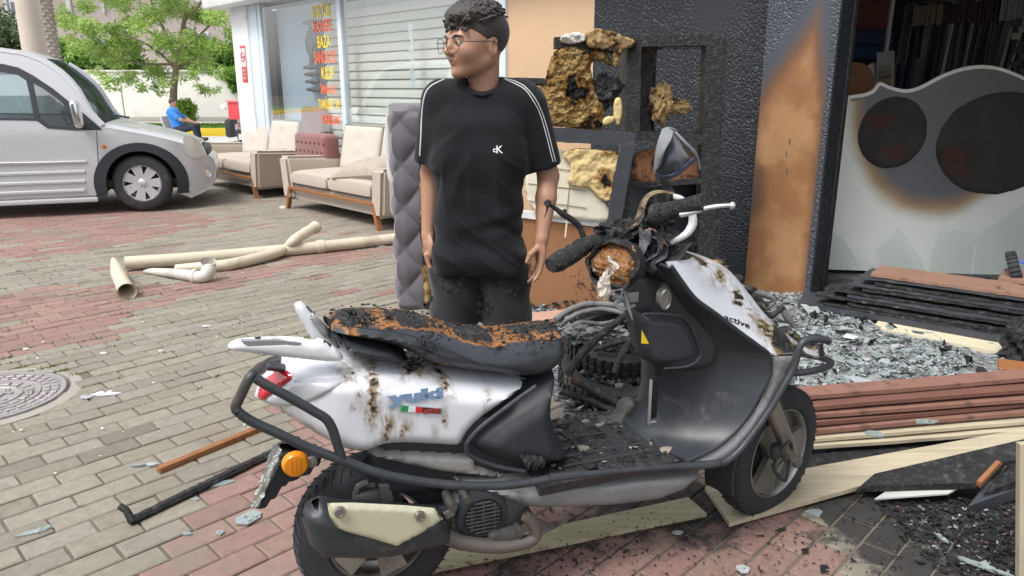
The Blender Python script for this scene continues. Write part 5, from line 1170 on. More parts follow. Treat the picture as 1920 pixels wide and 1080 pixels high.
# grab rail: two white prongs
m_grab=burnmat('grab_rail_white',(.72,.73,.76),scorch=(.35,.28,.20),rough=.3,nscale=40,namt=.9,coat=.4,var=.02)
def prong(pts,v,rad,flat,parent):
    B=MB(); P_=[S(a[0],a[1],v) for a in pts]; B.tube(P_,rad,14,smoothn=3,flat=flat); return B
gr_=empty('grab_rail',(0,0,0)); gr_.parent=scoo
pr=S2([(426,650),(440,636),(500,632),(560,632),(600,640),(612,628),(604,600),(570,590),(600,600),(640,645),(650,672),(636,680),(560,676),(480,664),(430,657)],.12)
near=S2([(424,652),(436,638),(470,633),(560,631),(585,640),(600,632),(640,660),(645,676),(625,680),(560,674),(480,664),(430,658)],.13)
sobj('near_prong',inflate(chaikin(near,1),.022,.02,.008,y0=-.125),m_grab,60,blobs([(590,655,18,14,.45),(628,672,14,8,.55),(490,665,5,5,.5)],.13),gr_)
B=MB(); q=[S(x,y,.146) for x,y in ((452,640),(520,638),(565,643),(560,650),(500,648),(465,650))]
B.add([v+Vector((0,.0,0)) for v in q]+[v+Vector((0,.02,0)) for v in q],[tuple(range(6))[::-1],tuple(range(6,12))]+[(i,(i+1)%6,6+(i+1)%6,6+i) for i in range(6)]); B.build('grip_recess',m_gs2,gr_)
far=S2([(552,584),(560,574),(572,576),(600,604),(625,632),(650,672),(640,690),(612,676),(590,650),(570,620)],.02)
sobj('far_prong',inflate(chaikin(far,1),.022,.02,.008,y0=.03),m_grab,60,blobs([(590,612,14,16,.5),(625,650,10,10,.5)],.02),gr_)
far2=S2([(578,590),(596,594),(618,618),(622,640),(606,632),(590,612)],.0)
sobj('far_prong_inner',inflate(chaikin(far2,1),.012,.012,.008,y0=-.0),m_gs2,60,None,gr_)
# rear crash bar
B=MB(); R_=.0115
low=[S(x,y,.215) for x,y in ((446,772),(470,789),(520,812),(580,840),(640,862),(700,884),(760,898),(830,908),(900,911),(960,909),(1035,897))]
B.tube(low,R_,12,smoothn=3); 
up=[S(x,y,.215) for x,y in ((642,862),(634,838),(624,806),(612,786),(590,772),(545,746),(500,722),(478,708))]; B.tube(up,R_,12,smoothn=3)
B.tube([S(446,772,.215),S(442,762,.212),S(452,740,.21),S(466,712,.21),S(476,700,.20),S(492,690,.15)],R_,12,smoothn=3)
B.tube([S(476,704,.21),S(484,692,.16),S(500,686,.10),S(540,692,.02)],R_,12,smoothn=3)
B.tube([S(492,690,.15),S(505,678,.06),S(530,674,-.02),S(556,684,-.06)],R_*.9,10,smoothn=3)
B.build('rear_crash_bar',m_tube,scoo)
B=MB(); q=[S(x,y,.0) for x,y in ((508,686),(520,676),(570,676),(548,696))]; B.add([v+Vector((0,-.03,0)) for v in q]+[v+Vector((0,.05,0)) for v in q],[(0,1,2,3)[::-1],(4,5,6,7)]+[(i,(i+1)%4,4+(i+1)%4,4+i) for i in range(4)]); B.build('bar_bracket',m_gs2,scoo)
# floor rail and front crash bar
B=MB(); rail0=[S(x,y,.222) for x,y in ((1030,896),(1100,889),(1180,881),(1260,875),(1320,872),(1350,868))]; B.tube(rail0,[.012,.009,.008,.009,.012,R_*.95],10,smoothn=3)
rail=[S(x,y,.225) for x,y in ((1350,868),(1362,864),(1385,846),(1415,808),(1445,765),(1470,722),(1488,690),(1496,660),(1505,642),(1520,636),(1552,638))]
B.tube(rail,R_*.95,12,smoothn=3)
B.tube([S(1552,638,.225),S(1553,641,.15),S(1546,636,.03),S(1530,630,-.1)],R_*.9,12,smoothn=3)
B.tube([S(1486,700,.225),S(1515,697,.22),S(1545,690,.2),S(1557,684,.17),S(1555,676,.1),S(1530,668,.02),S(1500,664,-.04)],R_*.9,12,smoothn=3)
B.tube([S(1537,640,.2),S(1540,664,.15)],R_*.8,8)
B.build('front_crash_bar',m_tube,scoo)
# mudflap, plate and reflector
mf_=S2([(520,838),(600,842),(604,862),(580,885),(556,893),(535,905),(520,925),(500,945),(472,958),(476,940),(500,890)],.02)
sobj('mudguard',inflate(mf_,.045,.012,.012,y0=-.01),m_bp,60)
B=MB(); q=[S(x,y,.07) for x,y in ((514,836),(528,842),(485,948),(470,956))]; 
n=10;vs=[]
for i in range(n+1):
    t=i/n
    for k in range(5):
        u=k/4; p=q[0].lerp(q[3],t).lerp(q[1].lerp(q[2],t),u); vs.append(p+Vector((.008*nz((t*8,u*4,1)),.015-.02*u+.010*nz((t*9,u*5,4)),0)))
fs=[(i*5+k,i*5+k+1,(i+1)*5+k+1,(i+1)*5+k) for i in range(n) for k in range(4)]
vs,fs=thicken(vs,fs,.002); mesh_obj('crumpled_plate',vs,fs,M('crumpled_metal',(.62,.62,.62),.22,.9,bs=40,bp=.35,bd=.01,dirt=(.1,.1,.1),dirtamt=.35,dirts=14),scoo,30)
B=MB(); c=S(554,871,.085); B.lathe([(.001,.012),(.027,.010),(.032,.004),(.034,-.008),(.001,-.01)],c,Matrix.Rotation(R(90),3,'X'),32)
for k in (-1,0,1): B.box(c+Vector((k*.010,-.0115,0)),(.0012,.003,.040),0)
B.build('side_reflector',M('amber_reflector',(.70,.24,.01),.3,bs=300,bp=.15,bd=.001),scoo)
B=MB(); c=S(585,866,.07); B.lathe([(.001,.006),(.013,.006),(.015,-.003)],c,Matrix.Rotation(R(90),3,'X'),12); B.lathe([(.001,.012),(.006,.012),(.006,0)],c,Matrix.Rotation(R(90),3,'X'),6); B.build('bolt',m_alb,scoo)
# under seat side cover
us_=S2([(872,835),(880,822),(905,796),(945,768),(985,742),(1022,720),(1055,705),(1065,712),(1050,760),(1052,800),(1066,835),(1086,860),(1075,876),(1030,886),(960,886),(905,868),(878,850)],.14)
sobj('seat_base_cover',inflate(chaikin(us_,1),lambda x,z:.168-.03*ss(z,.55,.72),.07,.012),m_bp,70)
ub_=S2([(876,838),(892,820),(930,800),(985,790),(1040,800),(1062,830),(1070,862),(1040,880),(960,882),(905,866)],.15)
B=MB(); B.tube([S(x,y,.168) for x,y in ((1005,724),(960,756),(905,798),(882,822),(874,838),(884,856),(930,874),(985,884))],.006,8,smoothn=3); B.build('cover_lip',m_bp2,scoo)
# melted drips on cover
B=MB(); g=random.Random(31)
for k in range(7): a=S(975+k*6,856+g.uniform(-4,4),.175);b_=S(985+k*5,878+g.uniform(-5,5),.18); B.tube([a,a.lerp(b_,.5)+Vector((.006,-.006,0)),b_],[.006,.008,.004],6,smoothn=2)
B.build('melted_folds',m_char,scoo)
# skirt and floorboard
sk=S2([(640,868),(760,888),(880,905),(1000,902),(1100,893),(1200,882),(1300,876),(1345,876),(1325,905),(1290,935),(1240,955),(1160,966),(1080,971),(1010,973),(975,968),(900,938),(800,905),(700,884)],.17)
sobj('floor_skirt',inflate(sk,.175,.05,.013),m_gs3,60)
fl0=[]
for (px,v) in ((0,0),): pass
x0=S(1040,880,.17).x;x1=S(1345,872,.17).x; zf=S(1100,885,.17).z
cs=[]
for i in range(17):
    t=i/16; x=x0-.05+(x1-x0+.02)*t; row=[]
    for k in range(17):
        u=k/16*2-1; row.append(Vector((x,u*.19,zf+.004-.012*abs(u)**6+.006*(math.sin(x*90)>.3)*(abs(u)<.8)+.006*nz((x*14,u*4,2)))))
    cs.append(row)
vs,fs=thicken(*loft(cs),.03); sobj('floorboard',(vs,fs),M('floor_soot',(.028,.028,.031),.42,vs=20,bs=45,bp=.9,bd=.012,var=.6,dirt=(.09,.085,.08),dirtamt=.3,dirts=8),60)
g=random.Random(91); B=MB(); B2=MB()
for _ in range(420):
    u=g.uniform(0,1); x=x0-.02+(x1-x0-.02)*u; y=g.uniform(-.17,.17); r_=g.uniform(.002,.006)*(2.6 if g.random()<.07 else 1); l=lump(None,(x,y,zf+.007),r_,None,n=1,amp=.7,seed=g.random()*9,squash=(1.3,1,.6)); (B if g.random()<.8 else B2).add(l.v,l.f)
B.build('floor_cinders',m_char,scoo,50); B2.build('floor_ash',M('pale_cinder',(.25,.22,.19),.9,var=.5),scoo,50)
B=MB()
for k in range(6): B.tube([(x0+.04,-.13+.05*k,zf+.006),((x0+x1)/2,-.13+.05*k+.006*nz((k,2,3),1),zf+.007),(x1-.06,-.13+.05*k,zf+.005)],.0045,6,smoothn=3)
for k in range(3): B.tube([(x0+.10+.12*k,-.15,zf+.008),(x0+.13+.12*k,0,zf+.009),(x0+.09+.12*k,.15,zf+.008)],.004,6,smoothn=3)
B.build('floor_ridges',m_bp,scoo)
# leg shield inner surface
hs_=[(.95,.765,.77,.775),(.90,.80,.80,.815),(.85,.85,.815,.86),(.80,.88,.83,.93),(.74,.905,.85,1.01),(.69,.92,.86,1.08),(.655,.93,.865,1.122),(.60,.94,.868,1.128),(.54,.95,.868,1.10),(.48,.96,.862,1.065),(.43,.955,.85,1.02),(.39,.94,.83,.955),(.365,.90,.80,.86)]
cs=[]
for (z,uf,um,un) in hs_:
    row=[]
    for k in range(33):
        t=k/32; v=-.19+.395*t
        if t<.5: a=(1-t/.5); u=um+(uf-um)*a**2.0
        else: a=(t-.5)/.5; u=um+(un-um)*a**1.35
        row.append(Vector((u,-v,z)))
    cs.append(row)
# interpolate smoother
cs2=[]
for k in range(33):
    col,_=catmull([c[k] for c in cs],[0]*len(cs),4); cs2.append(col)
vs,fs=thicken(*loft(cs2),.008); sobj('leg_shield',(vs,fs),m_bp2,70)
edge=[c[32] for c in cs]; B=MB(); B.tube([e+Vector((.0,-.002,0)) for e in edge],.0075,8,smoothn=4); B.build('shield_lip',m_bp,scoo)
# silver flank outside the lip
out=S2([(1452,664),(1504,662),(1490,700),(1462,742),(1428,792),(1392,845),(1350,874),(1300,876),(1200,878),(1275,872),(1338,850),(1386,813),(1420,768),(1444,720),(1454,686)],.205)
sobj('shield_flank',inflate(chaikin(out,1),.012,.02,.012,y0=-.200),m_gs2,60)
out=S2([(1180,873),(1300,872),(1350,872),(1345,880),(1200,884)],.19)
# outer front shell (white) from lip to centre ridge
lipw=[S(x,y,.205) for x,y in ((1252,490),(1262,512),(1290,548),(1330,583),(1375,617),(1415,645),(1448,662),(1500,662))]
rid=[S(x,y,.0) for x,y in ((1276,470),(1318,480),(1352,500),(1386,540),(1415,578),(1450,610),(1480,634),(1512,652))]
lipc,_=catmull(lipw,[0]*8,5); ridc,_=catmull(rid,[0]*8,5); cs=[]
for a,b_ in zip(lipc,ridc):
    row=[]
    for k in range(25):
        t=k/24*2-1; y=-a.y*t*-1; s=1-abs(t)**2.6; p=a.lerp(b_,s); row.append(Vector((p.x,a.y*-t if True else 0,p.z)))
    cs.append(row)
vs,fs=thicken(*loft(cs),.006)
def frontburn(v):
    t=S(1300,500,.1)
    b_=0.
    for px,py,r1,r2,k in ((1440,625,40,22,.85),(1400,600,22,16,.65),(1360,548,12,12,.95),(1385,575,16,14,.55),(1470,650,26,12,.8),(1300,485,18,8,.7),(1290,545,3,4,.6),(1330,510,30,16,.55)):
        q=S(px,py,.08); b_=max(b_,k*math.exp(-(((v.x-q.x)/(r1/480))**2+((v.z-q.z)/(r2/420))**2)))
    b_+=.40*ss(.07-abs(v.y),0,.06)*ss(v.x,1.0,1.1)
    return b_
sobj('front_shell',(vs,fs),m_wpa,60,frontburn,label='white front shell scorched golden brown toward the nose')
# headlight lens, melted
hl_=S2([(1298,500),(1320,490),(1345,500),(1365,525),(1368,550),(1345,545),(1318,525)],.03)
sobj('headlight',inflate(chaikin(hl_,1),.075,.04,.01,y0=.0),burnmat('melted_headlight',(.30,.28,.24),scorch=(.28,.22,.14),rough=.15,nscale=12,namt=.9,coat=1.,var=.5),60,lambda v:.36)
l=lump('melted_lump',S(1361,548,.06),.022,M('melted_amber',(.5,.24,.04),.3,bs=80,bp=.5,dirt=(.05,.03,.02),dirtamt=.6,dirts=30),scoo,3,.6,3,4)
B=MB(); g=random.Random(41)
for k in range(46):
    t=.22+.78*k/46; q=lipc[min(len(lipc)-1,int(t*len(lipc)))]; r_=ridc[min(len(ridc)-1,int(t*len(ridc)))]; p=r_+Vector((g.uniform(-.01,.01),g.uniform(-.06,.03),g.uniform(-.005,.012)))
    l=lump(None,p,g.uniform(.006,.017),None,n=2,amp=.7,seed=g.random()*9,squash=(1.5,1,.6)); B.add(l.v,l.f)
B.build('charred_ridge',charmat('ridge_char',1.4,60,.7,1.,tint=(.30,.19,.06),amt=.6),scoo)
# neck / inner tower in front of the seat: black tower under the handlebar
tw=S2([(1196,520),(1215,500),(1250,485),(1262,520),(1285,560),(1330,590),(1330,660),(1300,690),(1215,690),(1200,640),(1192,585)],.05)
sobj('steering_tower',inflate(chaikin(tw,1),.115,.05,.012,y0=-.03),m_bp,60)
gb_=S2([(1200,592),(1215,586),(1270,590),(1290,600),(1312,650),(1308,672),(1290,684),(1240,690),(1215,682),(1206,650)],.14)
sobj('glove_box',inflate(chaikin(gb_,1),.050,.03,.010,y0=-.10),m_bp,60)
B=MB(); B.tube([S(x,y,.155) for x,y in ((1204,594),(1212,588),(1268,591),(1290,603),(1314,655),(1308,675),(1288,687),(1245,691))],.004,6,smoothn=3); B.build('glove_box_lip',m_bp2,scoo)
# ignition lock
c=S(1247,561,.155); qn=Matrix.Rotation(R(90),3,'X'); B=MB(); B.lathe([(.015,.004),(.018,.007),(.021,.004),(.021,-.02)],(0,0,0),None,24); B.v=[Vector((v.x*.85,v.y*1.45,v.z)) for v in B.v]; B.v=[qn@v+c for v in B.v]; B.build('lock_ring',m_alb,scoo)
B=MB(); B.lathe([(.001,.002),(.015,.002),(.015,-.01)],(0,0,0),None,20); B.v=[qn@Vector((v.x*.85,v.y*1.45,v.z))+c for v in B.v]; B.build('lock',m_rimS,scoo)
# warning triangle sticker and slot
B=MB(); q=[S(x,y,.160) for x,y in ((1204,620),(1203,644),(1217,645))]; B.add(q+[v+Vector((0,.002,0)) for v in q],[(0,1,2),(5,4,3),(0,2,5,3),(2,1,4,5),(1,0,3,4)]); B.build('warning_sticker',M('yellow_sticker',(.75,.55,.02),.5,bp=0),scoo,None)
B=MB(); q=S(1226,745,.12); B.box((q.x,q.y,q.z),(.022,.012,.13),.005); B.build('slot',M('slot_black',(.004,.004,.004),.9,bp=0),scoo); B=MB(); B.box((q.x-.014,q.y-.003,q.z-.012),(.004,.012,.14),.001); B.box((q.x-.003,q.y-.003,q.z-.075),(.024,.012,.004),.001); B.build('slot_edge',m_gs2,scoo)
# handlebar group
hbx=empty('handlebar',(0,0,0)); hbx.parent=scoo
B=MB(); B.tube([S(1235,470,.02),S(1222,440,.06),S(1225,408,.12),S(1245,395,.17),S(1275,390,.22)],[.016,.016,.017,.02,.022],12,smoothn=3); B.build('bar',m_char,hbx)
B=MB(); a=S(1240,400,.17);b_=S(1322,379,.29); d=(b_-a).normalized(); B.tube([a,a+d*.03,a+d*.04,a.lerp(b_,.6),b_-d*.002],[.024,.026,.021,.022,.0235],18,smoothn=2,caps=False); B.tube([b_-d*.002,b_+d*.001,b_,b_-d*.05],[.0235,.021,.014,.013],18,caps=False); B.tube([a-d*.02,a+d*.012],[.030,.029],14)
for k in range(14): p=a.lerp(b_,.25+k*.05); B.tube([p,p+d*.004],[.0238,.0238],14)
B.build('right_grip',m_char,hbx)
B=MB(); B.tube([S(1278,402,.24),S(1300,398,.27),S(1325,390,.30),S(1350,386,.32),S(1370,385,.33)],[.011,.008,.0075,.0065,.006],10,smoothn=3,flat=.8); B.lathe([(.001,-.009),(.006,-.006),(.0085,0),(.006,.006),(.001,.009)],S(1373,385,.335),None,12); B.build('brake_lever',M('lever_metal',(.60,.60,.62),.4,.5,bp=0),hbx)
# white handlebar cover remnant
cv=[(1262,362),(1282,368),(1300,385),(1308,408),(1306,428),(1290,446),(1268,456),(1252,462),(1258,450),(1278,438),(1290,424),(1292,404),(1284,388),(1262,374)]
sobj('cover_remnant',inflate(chaikin(S2(cv,.14),1),.010,.008,.008,y0=-.14),m_grab,60,blobs([(1265,366,12,6,.6),(1255,458,10,8,.5)],.14),hbx)
B=MB(); B.tube([S(x,y,.06) for x,y in ((1262,364),(1235,360),(1215,368),(1205,385),(1198,412),(1180,428),(1165,436))],[.010,.012,.012,.014,.018,.014,.01],8,smoothn=3,flat=.5); B.build('burnt_cover_edge',charmat('cover_edge',1.4,60,.7,1.,tint=(.33,.24,.14),amt=.8),hbx)
# central burnt mass and instrument pod
def craggy(name,px,py,v,r,sq,mat,seed,n=4,amp=.5,fr=3.2): return lump(name,S(px,py,v),r,mat,hbx,n,amp,fr,seed,sq,None)
craggy('charred_mass',1205,455,.03,.075,(1.1,.8,.75),m_char,2); craggy('charred_mass',1165,432,.0,.05,(1.6,.8,.6),m_char,5); craggy('charred_mass',1235,482,.03,.06,(.8,.9,1.2),m_char,8); craggy('charred_mass',1222,520,.03,.05,(.8,1.,1.1),m_char,9)
pc=S(1152,497,.12); qd=Matrix.Rotation(R(-25),3,'Z')@Matrix.Rotation(R(0),3,'X')
dirp=(Vector((-.70,-.62,.10))).normalized(); qp=dirp.to_track_quat('Z','Y').to_matrix()
B=MB(); pr_=[]
for k in range(9): pass
B.lathe([(.058,.012),(.066,.018),(.070,.0),(.072,-.03),(.062,-.07),(.040,-.10),(.001,-.11)],(0,0,0),None,30)
B.v=[v*(1+.16*nz(v,28)+.08*nz(v,60)) for v in B.v]; B.v=[qp@Vector((v.x*1.12,v.y*.92,v.z))+pc for v in B.v]; B.build('instrument_housing',m_char,hbx,60)
B=MB(); l=lump(None,(0,0,-.012),.060,None,n=5,amp=.30,fr=1.6,seed=14,squash=(1.08,.86,.42)); B.v=[qp@v+pc for v in l.v]; B.f=l.f
m_melt,nt,b=newmat('melted_dial'); v=coords(nt); nn_=noi(nt,v,22,6,.7,1.2); c=ramp(nt,nn_,[(.30,(.02,.012,.01)),(.42,(.22,.07,.02)),(.50,(.42,.20,.06)),(.56,(.12,.06,.035)),(.64,(.62,.56,.46)),(.74,(.75,.72,.68))]); nt.links.new(c,b.inputs['Base Color']); b.inputs['Roughness'].default_value=.35; bump(nt,b,noi(nt,v,45,5,.7),1.,.012)
B.build('melted_dial',m_melt,hbx,60)
lump('melted_drip',pc+dirp*.02+Vector((-.03,-.02,-.05)),.022,M('grey_melt',(.55,.50,.44),.4,bs=60,bp=.8),hbx,3,.7,3,3,(.8,.6,1.6))
# left charred grip drooping toward the young man, stalk of the mirror
B=MB(); pts=[S(x,y,.0+dv) for x,y,dv in ((1165,455,0),(1125,455,.02),(1098,462,.03),(1068,480,.05),(1048,490,.06),(1032,497,.07))]; P_,rr_2=catmull(pts,[.022,.022,.024,.027,.027,.020],6)
B.tube([p+Vector((nz(p,60)*.004,0,nz(p,50)*.006)) for p in P_],[r_*(1+.22*nz(p,70)) for p,r_ in zip(P_,rr_2)],16); B.build('left_grip',m_char,hbx,60)
B=MB(); B.tube([S(x,y,.0) for x,y in ((1028,382),(1040,390),(1056,402),(1075,414),(1088,428),(1094,446),(1098,458))],[.005,.006,.009,.009,.009,.009,.01],8,smoothn=3); B.tube([S(1056,402),S(1060,392)],[.009,.004],6); B.build('mirror_stalk',m_char,hbx)
lump('stalk_tip',S(1027,381,.0),.011,m_char,hbx,2,.6,3,3); B=MB(); B.tube([S(1027,385),S(1025,398),S(1020,408)],[.004,.002,.001],5); B.build('melted_thread',m_char,hbx)
B=MB(); B.tube([S(1240,330,-.02),S(1248,345,.0),S(1256,362,.02),S(1262,380,.06)],[.010,.012,.014,.014],10,smoothn=3); B.build('right_stalk',m_char,hbx)
# cloth like melted shreds and wires
def shred(name,pts,v,mat,w_=.02,seed=0):
    P_=[S(x,y,v) for x,y in pts]; P_,_=catmull(P_,[0]*len(P_),5); vs=[]
    for i,p in enumerate(P_):
        t=i/len(P_)
        for k in range(5): u=k/4-.5; vs.append(p+Vector((u*w_*2*(1-.5*t),-.02*math.sin(u*6+t*5+seed)-.006*nz((t*8,u*4,seed)),.006*math.sin(u*9))))
    fs=[(i*5+k,i*5+k+1,(i+1)*5+k+1,(i+1)*5+k) for i in range(len(P_)-1) for k in range(4)]
    vs,fs=thicken(vs,fs,.003); return mesh_obj(name,vs,fs,mat,hbx,60)
m_shr=M('melted_sheet',(.055,.06,.068),.45,bs=50,bp=.9,bd=.01,var=.5)
shred('melted_shred',[(1215,430),(1212,455),(1205,475),(1222,500),(1230,512)],.13,m_shr,.016,1); shred('melted_shred',[(1235,430),(1240,450),(1235,475),(1215,490),(1218,508)],.14,m_shr,.022,2); shred('melted_shred',[(1222,440),(1248,460),(1255,478),(1238,490)],.13,m_shr,.018,4)
B=MB(); B.tube([S(1210,432,.12),S(1225,430,.14),S(1240,445,.15),S(1252,462,.15)],.002,5,smoothn=4); B.tube([S(1218,440,.13),S(1235,450,.15),S(1250,458,.15)],.0018,5,smoothn=3); B.build('bare_wire',M('wire_copper',(.45,.22,.16),.5,bp=0),hbx)
for k,(x,y) in enumerate(((1180,420),(1192,425),(1228,398),(1215,385),(1248,415),(1170,445),(1240,500),(1190,470),(1150,440))): craggy('char_knob',x,y,.05,.017+.004*(k%3),(1,1,1),m_char,k+20,2,.7)
B=MB(); g=random.Random(55)
for k in range(9): x,y=g.uniform(1170,1260),g.uniform(400,500); B=MB(); B.tube([S(x,y,.08),S(x+g.uniform(-30,30),y+g.uniform(-25,25),.11),S(x+g.uniform(-30,30),y+g.uniform(-10,40),.07)],.003,6,smoothn=4); B.build('cable',m_char,hbx)
B=MB(); B.tube([S(1172,566,.12),S(1160,562,.12),S(1155,572,.12),S(1168,580,.13),S(1190,572,.13)],.005,8,smoothn=4); B.box(S(1186,556,.11),(.03,.02,.03),.004); B.tube([S(1170,545,.13),S(1178,575,.14),S(1186,600,.14)],[.002,.006,.002],6); B.build('bag_hook',m_gs2,scoo)
# exhaust
qex=[(565,960),(590,945),(612,948),(835,955),(850,985),(850,1015),(820,1030),(760,1043),(690,1052),(600,1045),(590,1040)]
sobj('muffler',inflate(S2([(566,975),(575,958),(603,944),(640,950),(830,962),(846,990),(850,1018),(812,1030),(735,1046),(690,1050),(600,1048),(582,1030)],.19),.055,.045,.010,y0=-.165),M('muffler_black',(.042,.046,.055),.42,.3,vs=8,bs=60,bp=.3,var=.4,dirt=(.13,.12,.12),dirtamt=.35,dirts=6),60)
hsld=S2([(614,946),(660,945),(760,950),(815,955),(832,975),(812,990),(775,1012),(745,1027),(700,1013),(650,1000),(628,990),(618,970)],.235)
sobj('heat_shield',inflate(chaikin(hsld,0) if False else hsld,.010,.012,.010,y0=-.228),burnmat('cream_metal',(.60,.58,.42),scorch=(.25,.2,.1),rough=.3,nscale=40,namt=.7,metal=.25,var=.08,basebump=.03),60,blobs([(740,1010,22,9,.48),(625,985,14,14,.5),(650,965,8,14,.4),(690,965,6,18,.38),(795,995,20,10,.5),(610,965,8,20,.45)],.235,.08))
for (x,y) in ((637,960),(788,968)): B=MB(); B.lathe([(.001,.003),(.007,.003),(.008,.007),(.013,.007),(.014,-.003)],S(x,y,.243),Matrix.Rotation(R(90),3,'X'),14); B.build('shield_bolt',m_rimS,scoo)
B=MB(); B.tube([S(x,y,.17) for x,y in ((835,1005),(862,1016),(900,1022),(940,1024),(980,1018),(1003,1006),(1000,985),(985,968))],[.022,.020,.020,.020,.019,.018,.016,.015],12,smoothn=3); B.build('exhaust_pipe',M('rusty_pipe',(.16,.14,.13),.55,.5,var=.3,dirt=(.30,.18,.12),dirtamt=.4,dirts=5),scoo)
# engine
m_eng=M('engine_casting',(.13,.125,.12),.55,.5,vs=12,bs=80,bp=.4,var=.4,dirt=(.04,.04,.04),dirtamt=.5)
B=MB(); c=S(905,968,.15); B.lathe([(.001,.004),(.012,.006),(.015,.0),(.052,.0),(.056,.006),(.072,.002),(.078,-.03),(.07,-.06)],c,Matrix.Rotation(R(90),3,'X'),32); B.build('fan_cover',m_bp,scoo)
B=MB()
for k in range(-4,5):
    w_=math.sqrt(max(0,.05**2-(k*.011)**2)); B.box(c+Vector((0,-.006,k*.011)),(2*w_,.004,.004),.001)
for k in (-2,0,2): B.box(c+Vector((k*.016,-.006,0)),(.004,.004,2*math.sqrt(.05**2-(k*.016)**2)),.001)
B.build('fan_grille',m_eng,scoo)
B=MB(); B.box(c+Vector((.03,.10,-.01)),(.24,.18,.13),.03); B.tube([c+Vector((-.16,.04,-.02)),c+Vector((-.05,.03,.02))],.02,8); B.tube([c+Vector((.05,.0,-.10)),c+Vector((-.06,.02,-.085)),c+Vector((-.1,.02,-.04))],.018,10,smoothn=2); B.box(c+Vector((.06,-.0,-.07)),(.10,.05,.045),.012)
for (dx,dz,r_) in ((.13,-.02,.014),(.10,-.055,.012),(-.09,.06,.012),(-.05,.075,.010)): B.tube([c+Vector((dx,-.03,dz)),c+Vector((dx,.05,dz))],r_,8)
B.build('engine_block',m_eng,scoo)
B=MB(); B.beam(S(640,985,.06),S(880,955,.08),.05,.06,.01); B.tube([S(700,940,.09),S(790,958,.11),S(870,945,.12)],.008,8,smoothn=3); B.tube([S(835,935,.1),S(850,960,.12),S(862,930,.1),S(875,945,.12)],.004,6,smoothn=3); B.build('swing_arm',m_bp,scoo)
B=MB(); B.beam(S(720,905,.10),S(735,975,.10),.020,.03,.004); B.tube([S(668,935,.08),S(672,912,.08),S(690,905,.08)],.010,8,smoothn=2); B.box(S(690,935,.07),(.08,.05,.06),.012); B.tube([S(712,985,.11),S(700,905,.05)],.016,10); B.build('rear_shock',m_eng,scoo)
B=MB(); B.tube([S(1003,975,.1),S(1004,1008,.12)],[.01,.012],8); B.tube([S(1000,1006,.12),S(1040,985,.0),S(1060,975,-.1)],.009,8); B.build('centre_stand',m_gs2,scoo)
# lettering
def lettering(name,txt,px,py,v,wpx,hh,mat,ang=0.,bold=.0,shear=0.,off=.004,parent=None,surf=None,px2=None,py2=None):
    vs,fs=text_mesh(txt,.2,.0007,bold,shear=shear); x0=min(q.x for q in vs);x1=max(q.x for q in vs);y0=min(q.y for q in vs);y1=max(q.y for q in vs)
    a=S(px-wpx/2,py,v);b_=S(px+wpx/2,py,v); wd=b_.x-a.x; c=S(px,py,v); B=MB(); ca,sa=math.cos(ang),math.sin(ang); out=[]
    for q in vs:
        X=(q.x-(x0+x1)/2)/(x1-x0)*wd; Z=(q.y-(y0+y1)/2)/(y1-y0)*hh; x=c.x+X*ca-Z*sa; z=c.z+X*sa+Z*ca; y=surf(x,z) if surf else -v; out.append(Vector((x,y-off+q.z,z)))
    B.add(out,fs); return B.build(name,mat,parent or scoo,None)
sidey=lambda x,z:-Wt(x,z)
m_let=M('chrome_letters',(.24,.36,.56),.3,.2,bp=0); m_badge_rim=M('letter_edge',(.30,.36,.45),.4,bp=0)  # blue letters, and an even grey blue for the badge rim
o=lettering('lettering','yuki',779,744,.16,106,.041,m_let,R(-1),.014,off=.003,surf=sidey)
def quad(name,L,v,mat,off,surf=sidey):
    B=MB(); q=[S(x,y,v) for x,y in L]; q=[Vector((p.x,(surf(p.x,p.z) if surf else -v)-off,p.z)) for p in q]; n=len(q); B.add(q+[p+Vector((0,.003,0)) for p in q],[tuple(range(n)),tuple(range(n,2*n))[::-1]]+[(i,n+i,n+(i+1)%n,(i+1)%n) for i in range(n)]); return B.build(name,mat,scoo,None)
quad('badge_rim',[(750,759),(829,765),(828,776),(749,771)],.16,m_badge_rim,.002)
quad('badge_green',[(753,760),(766,761),(764,771),(751,770)],.16,M('flag_green',(.02,.28,.08),.4,bp=0),.004)
quad('badge_white',[(766,761),(779,762),(778,772),(764,771)],.16,m_white,.004)
quad('badge_red',[(779,762),(792,763),(791,773),(778,772)],.16,M('flag_red',(.6,.03,.03),.4,bp=0),.004)
quad('badge_plate',[(792,763),(826,766),(825,775),(791,773)],.16,M('badge_dark',(.06,.02,.02),.4,bp=0),.004)
m_lr2=M('badge_letters',(.5,.08,.06),.4,bp=0)
lettering('lettering','LIMITED',809,767,.16,30,.006,m_lr2,R(-4),.002,off=.006,surf=sidey); lettering('lettering','EDITION',809,772,.16,30,.006,m_lr2,R(-4),.002,off=.006,surf=sidey)
